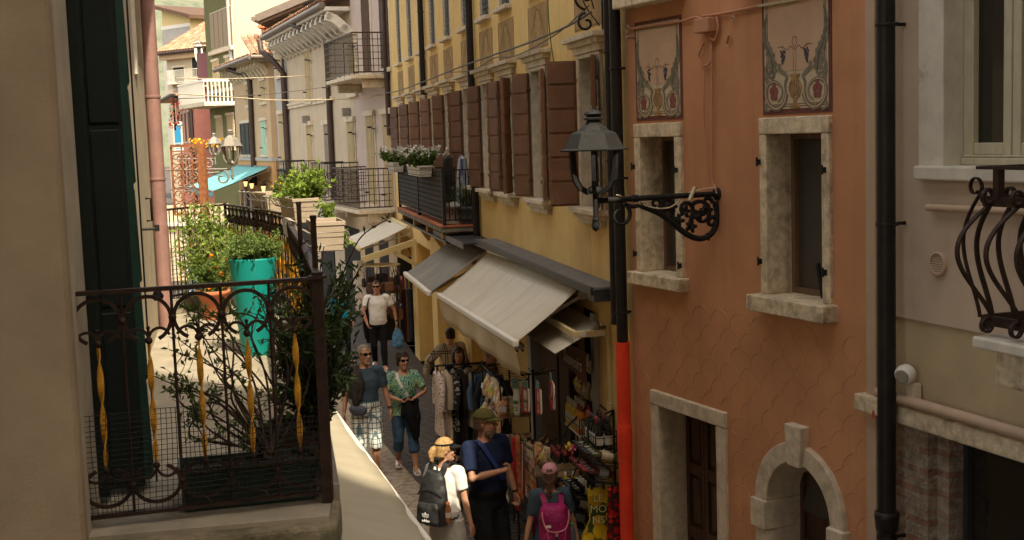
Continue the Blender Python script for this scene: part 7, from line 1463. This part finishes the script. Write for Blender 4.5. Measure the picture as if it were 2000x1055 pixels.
a,z = yp(1132,838,.14); sh = fthing(YE,'bottle_shelf','white edged shelf of yellow and orange liqueur bottles by the shop window','shelf',a,.14,z); MB().box(-.34,.28,-.07,.07,-.02,0).obj('board', M['white'], sh); q = MB(); q.tube([(-.34,-.07,.08),(.28,-.07,.08)],.005,5).tube([(-.34,-.07,0),(-.34,-.07,.16),(-.34,.07,.16)],.007,5).tube([(.28,-.07,0),(.28,-.07,.16),(.28,.07,.16)],.007,5); q.tube([(-.34,.06,-1.0),(-.34,.06,.1)],.01,6).tube([(.28,.06,-1.0),(.28,.06,.1)],.01,6); q.obj('rail', rackm, sh)
for i in range(6):
    for j in range(2): instance(PR['orange' if i >= 4 else 'lim'], ('orange' if i >= 4 else 'yellow')+' liqueur bottle, %s in the %s row of the white edged shelf' % (ORDN(i),('outer','inner')[j]), YE.w(a-.29+.1*i,.175-.08*j,z+.003), (0,0,YE.rz+U(-1,1)), 'liqueur bottles on the white edged shelf')
# low crate of little bottles with paper flowers
a,z = yp(1098,905,.36); cr = fthing(YE,'bottle_crate','wooden crate of small dark bottles with paper flowers','crate',a,.36,z-.1); q = MB()
for z_ in (.02,.09): q.box(-.2,.2,-.12,-.108,z_,z_+.055); q.box(-.2,.2,.108,.12,z_,z_+.055); q.box(-.2,-.188,-.107,.107,z_,z_+.055); q.box(.188,.2,-.107,.107,z_,z_+.055)
q.box(-.19,.19,-.11,.11,0,.012); q.obj('slats', plain('crate_wood',(.30,.2,.1),.8), cr); MB().tube([(-.18,0,-.9),(-.18,0,0)],.012,6).tube([(.18,0,-.9),(.18,0,0)],.012,6).box(-.2,.2,-.12,.12,-.03,-.001).obj('stand', rackm, cr)
for i in range(5):
    for j in range(3):
        o = instance(PR['red'], 'small red capped bottle, %s along and %s across the wooden crate' % (ORDN(i),ORDN(j)), YE.w(a-.15+.075*i,.43-.07*j,z-.087), (0,0,YE.rz), 'small bottles in the wooden crate'); o.scale = (.8,.8,.8)
for k,(c_,px,py) in enumerate(((((.6,.45,.05)),1112,872),((.55,.12,.2),1123,874),((.4,.02,.02),1111,880))):
    a2,z2 = yp(px,py,.36); f = fthing(YE,'paper_flower','%s paper flower stuck on the bottle crate' % ('yellow','pink','red')[k],'flower',a2,.36,z2); q = MB(); [leaf(q,Vector((0,0,0)),rdir(.2),.05,.04,.3) for _ in range(16)]; q.obj('petals', plain('paper_%d'%k,c_,.8), f); MB().tube([(0,0,0),(.02,0,-.12)],.003,4).obj('wire_stem', rackm, f)
# small limoncello tier
a,z = yp(1100,945,.34); ts = fthing(YE,'bottle_shelf','low shelf of miniature yellow liqueur bottles behind the girl','shelf',a,.34,z); MB().box(-.3,.3,-.1,.1,-.02,0).box(-.29,-.27,-.1,.1,-.8,-.021).box(.27,.29,-.1,.1,-.8,-.021).obj('board', plain('shelf_wood',(.2,.13,.07),.8), ts)
for i in range(7):
    for j in range(2): o = instance(PR['lim'], 'miniature yellow liqueur bottle, %s in the %s row of the low shelf' % (ORDN(i),('outer','inner')[j]), YE.w(a-.27+.09*i,.38-.08*j,z+.002),(0,0,YE.rz),'miniature liqueur bottles on the low shelf'); o.scale = (.7,.7,.7)
# aprons on the end of the rack
def flatcloth(name, lab, cat, poly, pos, rz, m, nx=10, wav=.012, thick=.004):     # cloth outline (x, z) with folds, hung facing local -y
    t = thing(name, lab, cat, pos, rz); zs = [p[1] for p in poly]; z0, z1 = min(zs), max(zs); n_ = 16; q = MB(); vs = []
    def ext(z):
        xs = []
        for (xa,za),(xb,zb) in zip(poly,poly[1:]+poly[:1]):
            if min(za,zb)-1e-9 <= z <= max(za,zb)+1e-9 and abs(zb-za) > 1e-9: xs.append(xa+(xb-xa)*(z-za)/(zb-za))
        return (min(xs),max(xs)) if xs else (0,0)
    for i in range(n_+1):
        z = z0+(z1-z0)*i/n_; a_,b_ = ext(min(max(z,z0+1e-4),z1-1e-4))
        for k in range(nx+1): x = a_+(b_-a_)*k/nx; vs.append((x, wav*sin(x*38+z*3)*(1-.6*i/n_), z))
    q.add(vs,[(i*(nx+1)+k,i*(nx+1)+k+1,(i+1)*(nx+1)+k+1,(i+1)*(nx+1)+k) for i in range(n_) for k in range(nx)], True); o = q.obj('cloth', m, t); o.modifiers.new('s','SOLIDIFY').thickness = thick; return t
def blobmat(name, base, scale, cols, thr=.33, base2=None):
    m, nt, b_ = nodes(name, .85, 0, .1); v = objvec(nt,(1,.2,1)); vo = nt.nodes.new('ShaderNodeTexVoronoi'); vo.inputs['Scale'].default_value = scale; nt.links.new(v,vo.inputs['Vector']); rp_ = nt.nodes.new('ShaderNodeValToRGB'); sp_ = nt.nodes.new('ShaderNodeSeparateColor'); nt.links.new(vo.outputs['Color'],sp_.inputs[0]); nt.links.new(sp_.outputs[0],rp_.inputs[0])
    while len(rp_.color_ramp.elements) < len(cols): rp_.color_ramp.elements.new(.5)
    for i,c in enumerate(cols): e = rp_.color_ramp.elements[i]; e.position = i/len(cols); e.color = c4(c)
    rp_.color_ramp.interpolation = 'CONSTANT'; lt = nt.nodes.new('ShaderNodeMapRange'); lt.inputs[1].default_value = thr; lt.inputs[2].default_value = thr+.06; nt.links.new(vo.outputs['Distance'],lt.inputs[0])
    nt.links.new(mixc(nt, lt.outputs[0], rp_.outputs[0], base), b_.inputs['Base Color']); return m
lemm = blobmat('lemon_print',(.06,.09,.03),9,[(.70,.47,.02),(.62,.40,.02),(.75,.55,.05),(.55,.33,.02)],.62); chim = blobmat('chili_print',(.05,.02,.015),22,[(.45,.01,.01),(.32,.01,.01),(.5,.03,.02)],.42)
a,z = yp(1168,952,.22); cp = YE.w(a,.22,z)
t = flatcloth('apron','lemon printed apron hung on the end of the wine rack','apron',[(-.10,0),(.075,0),(.10,-.30),(.15,-.42),(.17,-.9),(-.20,-.9),(-.16,-.45),(-.085,-.30)],cp,radians(2),lemm)
tm_ = plain('lemon_letter',(.72,.66,.30),.8)
dk_ = plain('lemon_letter_edge',(.05,.08,.02),.8)
for i,s_ in enumerate(('LE','MO','NS')):
    text(s_, .10, tm_, t, (-.005,-.030,-.125-.105*i)); o = text(s_, .10, dk_, t, (-.005,-.0245,-.125-.105*i), sx=1.14, name='lettering_edge')
q = MB(); q.bar([(-.10,-.015,0),(-.085,-.015,-.30),(-.16,-.015,-.45)],.008,.008); q.bar([(.075,-.015,0),(.10,-.015,-.30),(.15,-.015,-.42)],.008,.008); q.obj('yellow_trim', plain('yellow_trim',(.65,.5,.03),.8), t); [MB().box(x,x+.02,-.02,.02,-.015,.03).obj('clip', rackm, t) for x in (-.07,.04)]
a,z = yp(1202,950,.13); t = flatcloth('apron','red chili printed apron beside the lemon apron and red pipe','apron',[(-.07,0),(.06,0),(.08,-.3),(.1,-.9),(-.11,-.9),(-.09,-.4)],YE.w(a,.13,z),radians(8),chim); [MB().box(x,x+.02,-.02,.02,-.015,.03).obj('clip', rackm, t) for x in (-.04,.02)]
# stand with oven mitts and printed towels
a,z = yp(1043,800,.50); stt = fthing(YE,'display_stand','black wire display stand hung with oven mitts and towels','stand',a,.50,0); q = MB(); q.tube([(0,0,0),(0,0,2.2)],.014,8); [q.tube([(0,0,.03),(.3*cos(t),.3*sin(t),0.01)],.01,6) for t in (0,1.57,3.14,4.71)]; [q.tube([(0,0,zz),(.24*cos(t),.24*sin(t),zz+.03)],.005,5) for zz in (2.15,1.42) for t in [k*pi/4 for k in range(8)]]; q.obj('frame', rackm, stt)
tealc = plain('teal_card',(.13,.24,.23),.7); redt = plain('red_trim',(.42,.02,.03),.8); inkg = plain('green_print',(.06,.18,.04),.8); inkr = plain('red_print',(.4,.04,.03),.8)
def mitt(lab, px, py, out, w, h, rz, red=True, mittshape=False):
    a,z = yp(px,py,out); po = [(-w/2,0),(w/2,0),(w/2*1.04,-h*.8),(w/2*.8,-h),(-w/2*.8,-h),(-w/2*1.04,-h*.8)]
    if mittshape: po = [(-.03,0),(.08,-.02),(.10,-.12),(.07,-.20),(.05,-.27),(-.01,-.25),(-.09,-.16),(-.07,-.06)]
    t = flatcloth('oven_mitt',lab,'mitt',po,YE.w(a,out,z),YE.rz+rz,plain('mitt_cream',(.70,.65,.56),.9) if 'mitt_cream' not in bpy.data.materials else bpy.data.materials['mitt_cream'],6,.006,.012)
    q = MB(); q.box(-w/2-.006,w/2+.006,-.012,-.008,-.02,.085); q.obj('header_card', tealc, t); q = MB(); 
    if red: [q.bar([(x0,-.014,z0),(x1,-.014,z1)],.009,.009) for (x0,z0),(x1,z1) in zip(po,po[1:]+po[:1])]; q.obj('red_binding', redt, t)
    q = MB(); [q.ell((x*w,-.013,-h*.55+U(-.005,.005)),(.018,.003,.02),8,5) for x in (-.25,0,.25)]; q.obj('green_motif', inkg, t); q = MB(); q.box(-w*.32,w*.32,-.0125,-.010,-h*.75,-h*.72); q.box(-w*.25,w*.25,-.0125,-.010,-h*.83,-h*.80); q.box(-w*.3,w*.25,-.0135,-.012,.04,.05); q.obj('printed_line', plainc('dark_print',(.08,.08,.08)), t)
    return t
mitt('cream oven mitt with red binding, left of two under teal cards',1027,758,.66,.115,.24,radians(12)); mitt('cream oven mitt with red binding, right of two under teal cards',1052,760,.62,.115,.24,radians(2)); mitt('cream printed mitt at the edge of the display stand',1008,755,.70,.07,.3,radians(40),False); mitt('red edged horse shaped mitt at the right of the display stand',1078,745,.50,.10,.28,radians(-4),True,True)
fm, nt, b_ = nodes('food_print', .9, 0, .1); v = objvec(nt,(1,.3,1)); n1 = noise(nt, v, 11, 3, .5, .40, .6); n2 = noise(nt, v, 17, 3, .5, .52, .6); nt.links.new(mixc(nt,n2,mixc(nt,n1,(.50,.40,.26),(.42,.14,.05)),(.35,.04,.03)), b_.inputs['Base Color'])
a,z = yp(1036,862,.66); t = flatcloth('tea_towel','cream tea towel printed with food pictures and lettering','towel',[(-.085,0),(.085,0),(.095,-.55),(-.10,-.55)],YE.w(a,.66,z),YE.rz+radians(10),fm,8,.01); MB().box(-.082,.082,-.014,-.010,-.16,-.01).obj('lettering_panel', plain('towel_cream',(.52,.44,.30),.9), t); text('FARINE', .055, plainc('towel_ink',(.12,.10,.06)), t, (0,-.016,-.08)); [MB().box(x-.012,x+.012,-.015,.015,-.02,.03).obj('clip', rackm, t) for x in (-.055,.055)]
stm = lines_mat('dark_red_stripe',(.16,.015,.015),[(0,.06,.02,(.45,.38,.3),0)]); rdm = plain('red_towel',(.38,.015,.015),.9); orm = mat('orange_photo_towel',(.45,.14,.05),.9,var=.6,scale=12)
for lab,px,py,m_,r_,h in (('dark photo printed towel, leftmost of the bunch',995,868,mat('dark_photo_towel',(.07,.05,.045),.9,var=.7,scale=10),30,.62),('plain red towel in the bunch of hanging towels',1003,855,rdm,20,.78),('orange photo printed towel in the bunch',1011,850,orm,10,.68),('white and red striped towel in the bunch',1019,868,stm,0,.52)):
    a,z = yp(px,py,.72); flatcloth('tea_towel',lab,'towel',[(-.03,0),(.03,0),(.075,-h),(-.08,-h+.03)],YE.w(a,.72,z),YE.rz+radians(r_),m_,8,.02)
# racks of bagged pasta and mushrooms
pks = islands('packed_dried_food',[(.22,.12,.05),(.36,.23,.11),(.45,.34,.2),(.16,.09,.05),(.5,.36,.12),(.28,.10,.05)],.35,.5,bmp=.6,bscale=40,noisy=.3)
a,z = yp(975,770,.62); sr_ = fthing(YE,'snack_rack','black wire rack of bagged dried pasta and mushrooms','rack',a,.55,0); q = MB()
for x in (-.55,.55):
    for y in (-.16,.16): q.tube([(x,y,0),(x,y,2.0)],.010,6)
for z_ in (.25,.7,1.15,1.55,1.95): q.tube([(-.55,-.16,z_),(.55,-.16,z_),(.55,.16,z_),(-.55,.16,z_)],.006,5,closed=True); [q.tube([(x,-.16,z_-.0),(x,.16,z_)],.003,4) for x in [-.5+.1*i for i in range(11)]]
q.obj('frame', rackm, sr_)
for i in range(4): q = MB(); 
pk_n = 0
def pack(lab, loc, rz, w, h, m_, lm=None, group='bags of dried food on the wire rack', tilt=0):
    t = thing('snack_bag',lab,'bag',loc,rz,group); q = MB(); vs = []
    for i in range(7):
        for k in range(7): u, v_ = i/6-.5, k/6; bul = .032*(cos(pi*u)*sin(pi*min(1,v_*1.15)))**.6 if 0 < v_ < .87 and abs(u) < .5 else 0; vs.append((u*w*(1-.12*(v_ > .8)), -bul-U(0,.008), v_*h))
    q.add(vs,[(i*7+k,(i+1)*7+k,(i+1)*7+k+1,i*7+k+1) for i in range(6) for k in range(6)],True); o = q.obj('bag', m_, t); o.modifiers.new('s','SOLIDIFY').thickness = .012
    if lm: MB().box(-w*.3,w*.3,-.045,-.04,h*.3,h*.55).obj('paper_label', lm, t)
    t.rotation_euler.x = radians(tilt); return t
foods = [mat('dried_mushrooms',(.36,.23,.12),.4,var=.7,scale=28,bmp=.8,bscale=40,spec=.5),mat('dried_pasta',(.56,.38,.16),.4,var=.5,scale=30,bmp=.8,bscale=40,spec=.5),mat('coloured_pasta',(.50,.22,.09),.4,var=.8,scale=35,bmp=.8,bscale=40,spec=.5),mat('pale_pasta',(.62,.50,.32),.4,var=.5,scale=26,bmp=.8,bscale=40,spec=.5)]
lmats = [None, plain('lime_label',(.45,.5,.05),.6), plain('white_label2',(.55,.52,.48),.6), plain('yellow_label2',(.6,.42,.03),.6), None]
names = ['brown mushroom','golden pasta','coloured pasta','pale pasta']
for r_,(z_,lvl) in enumerate(((1.62,'highest'),(1.32,'second highest'),(1.03,'middle'),(.73,'second lowest'),(.45,'lowest'))):
    for i in range(8): 
        f_ = (i+r_*3)%4; pack('%s bag, %s along the %s level of the snack rack' % (names[f_],ORDN(i),lvl), YE.w(a-.5+.14*i,.55+.17+U(-.03,.03),z_+U(-.02,.02)), YE.rz+radians(U(-16,16)), .15, .25, foods[f_], lmats[(i*2+r_)%5], tilt=-14)
for i in range(6): pack('%s bag, %s across the end of the snack rack' % (names[(i*3)%4],ORDN(i)), YE.w(a+.58,.45+.12*(i%3),1.55-.42*(i//3)), radians(U(-10,10)), .13, .24, foods[(i*3)%4], lmats[i%5], tilt=-8)
# low display with goods between the towels and the snack rack
for j,(px,py,lab) in enumerate(((965,940,'low wooden display tray of packets behind the man in the olive cap'),(1060,900,'wire display of dark packets behind the printed tea towel'))):
    a2,z2 = yp(px,py,.45); t = fthing(YE,'display_tray',lab,'tray',a2,.45,z2); MB().box(-.5,.5,-.2,.2,-.03,0).box(-.5,.5,-.21,-.19,-.03,.06).obj('tray', plain('tray_wood',(.16,.10,.06),.8), t); [MB().tube([(x,y,-z2),(x,y,-.031)],.012,6).obj('leg', rackm, t) for x in (-.48,.48) for y in (-.18,.18)]
    for i in range(9): pack('%s packet, %s along the %s' % (names[(i+j)%4],ORDN(i),('low wooden display tray','wire display by the tea towel')[j]), YE.w(a2-.44+.11*i,.45+U(-.08,.1),z2+.005), YE.rz+radians(U(-40,40)), .12, .2, foods[(i+j)%4], lmats[(i+2*j)%5], 'packets on the low displays', -20)
# packets and little bags hanging in the shop window opening
for r_ in range(4):
    for i in range(7):
        t = pack('%s packet, %s along the %s row of the shop opening' % (names[(i+r_)%4],ORDN(i),('top','second','third','bottom')[r_]), YE.w(17.95+.165*i,-.10,2.12-.3*r_), YE.rz, .12, .2, foods[(i+r_)%4], None, 'packets hanging in the shop opening', 0)
for px,py in ((1128,711),(1128,751)): a2,z2 = yp(px,py,-.03); tag(MB().box(-.16,.16,-.004,.004,-.02,.025).obj('price_strip', plainc('yellow_strip',(.55,.40,.02)), None, YE.w(a2,-.03,z2), YE.rz), 'yellow price strip %s in the shop opening' % ('above the hanging packets' if py < 730 else 'below, nearer the bottles'), 'price tag')
mitt('pale heart shaped mitt hanging by the white shop post',1160,715,.02,.10,.24,radians(0),False)
# clothes rail
a,z = yp(905,712,.62); cl = fthing(YE,'clothes_rail','black clothes rail of beige and olive garments beside the auburn haired woman','rail',a,.55,0); q = MB(); q.tube([(0,-.42,0),(0,-.42,1.62)],.014,8); q.tube([(0,.20,0),(0,.20,1.62)],.014,8); q.tube([(0,-.48,1.62),(0,.24,1.62)],.014,8); q.tube([(.9,-.1,0),(.9,-.1,1.66)],.014,8); q.tube([(0,.2,1.62),(.9,-.1,1.66)],.012,8); q.tube([(-.25,-.42,.03),(.25,-.42,.03)],.012,6); q.tube([(-.25,.2,.03),(.25,.2,.03)],.012,6); q.obj('frame', rackm, cl)
flor = blobmat('floral_blouse',(.60,.50,.44),30,[(.3,.16,.13),(.36,.26,.2)],.3); leop = blobmat('black_white_print',(.04,.035,.03),26,[(.45,.42,.36),(.35,.32,.27)],.34)
gar = [('cream floral blouse at the street end of the clothes rail',flor,.85,.2),('long beige cardigan second on the clothes rail',cloth('beige_knit',(.50,.39,.28)),1.05,.14),('black and white printed dress on the clothes rail',leop,.80,.15),('dark brown dress in the middle of the clothes rail',cloth('dark_brown_cloth',(.03,.022,.018)),1.1,.16),('stone grey blouse on the clothes rail',cloth('stone_cloth',(.42,.35,.27)),.75,.17),('olive green jacket on the clothes rail',cloth('olive_cloth',(.10,.09,.05)),.95,.19),('khaki shirt at the wall end of the clothes rail',cloth('khaki_cloth',(.40,.30,.19)),.72,.19)]
def garment(lab, pos, rz, m_, L, w):
    t = thing('garment',lab,'clothes',pos,rz,'garments on the clothes rails'); q = MB(); vs = []; n_ = 20; prof = [(-.01,.03,.02),(-.05,w*.75,.03),(-.09,w*1.0,.045),(-.25,w*.9,.05),(-L*.6,w*.95,.055),(-L,w*1.15,.07)]
    for z,rx,ry in prof:
        for k in range(n_): 
            tt = 2*pi*k/n_; f_ = 1+.22*sin(tt*5+rx*9)*min(1,-z/L*1.3); vs.append((cos(tt)*rx*f_, sin(tt)*ry*f_, z+.015*sin(tt*3)*(z == -L)))
    q.add(vs,[(i*n_+k,i*n_+(k+1)%n_,(i+1)*n_+(k+1)%n_,(i+1)*n_+k) for i in range(len(prof)-1) for k in range(n_)],True)
    q.add(vs[:n_],[tuple(range(n_))[::-1]]); q.add(vs[-n_:],[tuple(range(n_))]); q.obj('cloth', m_, t)
    for s_ in (-1,1): 
        sl = MB(); sl.tube([(s_*w*.85,0,-.07),(s_*(w+.06),-.01,-.28),(s_*(w+.05),-.02,-.5)],[.05,.048,.04],10); sl.obj('sleeve', m_, t)
    h = MB(); h.tube(bez([(-w*.8,0,-.035),(0,0,.0),(w*.8,0,-.035)],4),.006,5); h.tube([(0,0,0),(0,0,.03),(.015,0,.045),(0,0,.055)],.003,5); h.obj('hanger', plainc('hanger_black',(.02,.02,.02)), t)
for i,(lab,m_,L,w) in enumerate(gar): garment(lab, YE.w(a+.01*i,.55+.40-.095*i,1.57), YE.rz+radians(U(-14,14)), m_, L, w)
for i,(lab,m_,L,w,px,py) in enumerate((('blue denim shirt hanging behind the clothes rail',cloth('denim_shirt',(.10,.17,.28)),.72,.17,951,702),('dark coat hanging beside the blue denim shirt',cloth('dark_coat',(.03,.03,.032)),.9,.16,962,700),('brown print top hanging before the blue shirt',blobmat('brown_print',(.2,.13,.08),28,[(.4,.3,.2),(.1,.06,.04)],.35),.65,.16,938,705))):
    a2,z2 = yp(px,py,.42); garment(lab, YE.w(a2,.42,min(z2,1.64)), YE.rz+radians(70+U(-10,10)), m_, L, w)
# scarf stand
g0 = gz(806,680); sv = thing('scarf_stand','chrome stand of hanging scarves in many colours on the street','stand',(g0.x,g0.y,0)); q = MB(); q.tube([(-.32,0,.05),(-.32,0,1.32)],.012,6); q.tube([(.32,0,.05),(.32,0,1.32)],.012,6); q.tube([(-.34,0,1.32),(.34,0,1.32)],.012,6); q.bar([(-.36,-.2,.05),(-.36,.2,.05)],.03,.03); q.bar([(.36,-.2,.05),(.36,.2,.05)],.03,.03); q.tube([(-.36,0,.05),(.36,0,.05)],.012,6); q.obj('frame', M['lampgrey'], sv)
for i,(nm,c) in enumerate((('charcoal',(.03,.03,.035)),('grey',(.17,.18,.2)),('dark grey',(.06,.06,.065)),('wine red',(.13,.015,.03)),('mustard',(.25,.15,.05)),('blue',(.03,.09,.25)),('black',(.012,.012,.014)),('slate',(.10,.11,.12)),('magenta',(.36,.01,.13)),('violet',(.09,.03,.16)),('navy',(.015,.02,.07)),('plum',(.07,.015,.06)))):
    t = thing('scarf','%s scarf hanging on the chrome scarf stand' % nm,'scarf',(g0.x-.29+.053*i,g0.y-.05,1.32),0,'scarves on the scarf stand'); q = MB(); vs = []
    for z in (0,-.3,-.7,-1.16):
        for k in range(10): tt = 2*pi*k/10; vs.append((cos(tt)*.024*(1+.3*sin(tt*3+i)), sin(tt)*.06*(1+.2*sin(tt*2+z*4)), z))
    q.add(vs,[(r*10+k,r*10+(k+1)%10,(r+1)*10+(k+1)%10,(r+1)*10+k) for r in range(3) for k in range(10)],True); q.add(vs[:10],[tuple(range(10))]); q.add(vs[-10:],[tuple(range(10))]); q.obj('cloth', plain('scarf_%d'%i,c,.9), t)
for i in range(3): t = thing('scarf',('magenta','grey','black')[i]+' rolled scarf on the rear rail behind the scarf stand','scarf',(g0.x-.2+.09*i,g0.y+.5,1.62),0,'scarves on the scarf stand'); MB().tube([(0,0,0),(0,0,-.45)],[.03,.035],8).obj('cloth', plainc('scarfr_%d'%i,((.4,.01,.14),(.15,.15,.15),(.02,.02,.02))[i]), t)
# hanging leather bags
g1 = gz(742,515,1.98); bh = thing('bag_carousel','round wooden hanger ring carrying leather bags under the light grey awning','rack',(g1.x,g1.y,1.95)); q = MB(); q.tube([(.42*cos(t),.3*sin(t),0) for t in [k*2*pi/28 for k in range(28)]],.018,6,closed=True); q.tube([(0,0,0),(0,0,.45)],.012,6); q.tube([(-.42,0,0),(.42,0,0)],.01,6); q.obj('ring', M['creampaint'], bh)
q = MB(); q.tube([(0,0,0),(0,0,-1.95)],.02,8); q.obj('post', rackm, bh)
leat = [plain('brown_leather',(.07,.03,.018),.5),plain('black_leather',(.015,.013,.012),.45),plain('tan_leather',(.16,.08,.04),.5),plain('dark_red_leather',(.05,.015,.012),.5)]
ln = ['brown','black','tan','dark red']
for r_,(z_,nn) in enumerate(((-.02,'upper'),(-.62,'lower'))):
    for i in range(12):
        tt = 2*pi*i/12+.26*r_; w_,h_ = U(.09,.14),U(.16,.26); t = thing('handbag','%s leather bag, %s around the %s ring of hanging bags' % (ln[(i*3+r_)%4],ORDN(i),nn),'bag',(g1.x+.42*cos(tt),g1.y+.3*sin(tt),1.95+z_),tt+pi/2,'leather bags on the hanger ring')
        q = MB(); st_ = U(.18,.34); rings(q,[(0,0,-st_-h_,w_*.85,.035),(0,0,-st_-h_+.02,w_,.05),(0,0,-st_-.03,w_*.95,.04),(0,0,-st_,w_*.9,.015)],10); q.obj('bag_body', leat[(i*3+r_)%4], t); MB().tube([(-w_*.8,0,-st_),(-w_*.3,0,-.02),(0,0,.015),(w_*.3,0,-.02),(w_*.8,0,-st_)],.007,5).obj('strap', leat[(i*3+r_+1)%4], t)
for i,(px,py,w_,h_,lab) in enumerate(((795,520,.22,.40,'large black tote bag at the right of the hanging bags'),(752,640,.30,.55,'black bag hanging low behind the man in the white polo'),(772,560,.16,.28,'round brown bag low beside the scarf stand'))):
    p = atY(px,py,27.6); t = thing('handbag',lab,'bag',p,.2); q = MB(); rings(q,[(0,0,-h_/2,w_*.9,.05),(0,0,-h_/2+.03,w_,.07),(0,0,h_/2-.05,w_*.95,.06),(0,0,h_/2,w_*.9,.02)],14); q.obj('bag_body', leat[1 if i < 2 else 2], t); MB().tube(bez([(-w_*.5,0,h_/2),(-w_*.2,0,h_/2+.2),(w_*.2,0,h_/2+.2),(w_*.5,0,h_/2)],4),.01,5).obj('strap', leat[1], t)
for i,(px,py,lab) in enumerate(((702,535,'upper white printed cloth sheet hanging beside the leather bags'),(706,582,'lower white printed cloth sheet hanging beside the leather bags'))):
    p = atY(px,py,27.0); flatcloth('printed_cloth',lab,'cloth',[(-.13,.28),(.13,.28),(.14,-.28),(-.14,-.28)],p,0,blobmat('orange_print_%d'%i,(.56,.52,.46),16,[(.5,.2,.04),(.55,.4,.3),(.3,.05,.04)],.26),6,.01)
# tread plate ramp in front of the shop
pts = [gz(963,1036),gz(1013,1016),gz(1075,1075),gz(1010,1100)]
rm = thing('ramp_plate','ribbed steel ramp plate on the paving before the shop','ramp',(pts[0].x,pts[0].y,0)); q = MB(); q.slab([(p.x-pts[0].x,p.y-pts[0].y) for p in pts][::-1],.006,.03); q.obj('plate', plain('steel_plate',(.20,.18,.16),.45,.6), rm); q = MB()
ex, ey = (pts[1]-pts[0]), (pts[3]-pts[0])
for i in range(9):
    for k in range(16):
        c = ex*((i+.5)/9)+ey*((k+.5)/16)+(pts[2]-pts[1]-ey)*((i+.5)/9)*((k+.5)/16); ang = .8 if (i+k)%2 else -.8; q.boxm(Matrix.Translation(Vector((c.x,c.y,.032)))@Matrix.Rotation(ang,4,'Z'),.05,.012,.006)
q.obj('tread_pattern', plain('worn_steel',(.32,.29,.26),.4,.6), rm)
for k_ in PR: 
    if 'used' in PR[k_].keys(): del PR[k_]['used']

# a thing of one single mesh stands on its own
for e in list(bpy.data.objects):
    if e.type == 'EMPTY' and e.get('category') and not e.parent and len(e.children) == 1 and not e.children[0].children:
        c = e.children[0]; bpy.context.view_layer.update(); mw = c.matrix_world.copy(); pr = {k: e[k] for k in ('label','category','group','kind') if k in e.keys()}; nm = e.name
        bpy.data.objects.remove(e); c.parent = None; c.matrix_world = mw; c.name = nm
        for k, v in pr.items(): c[k] = v
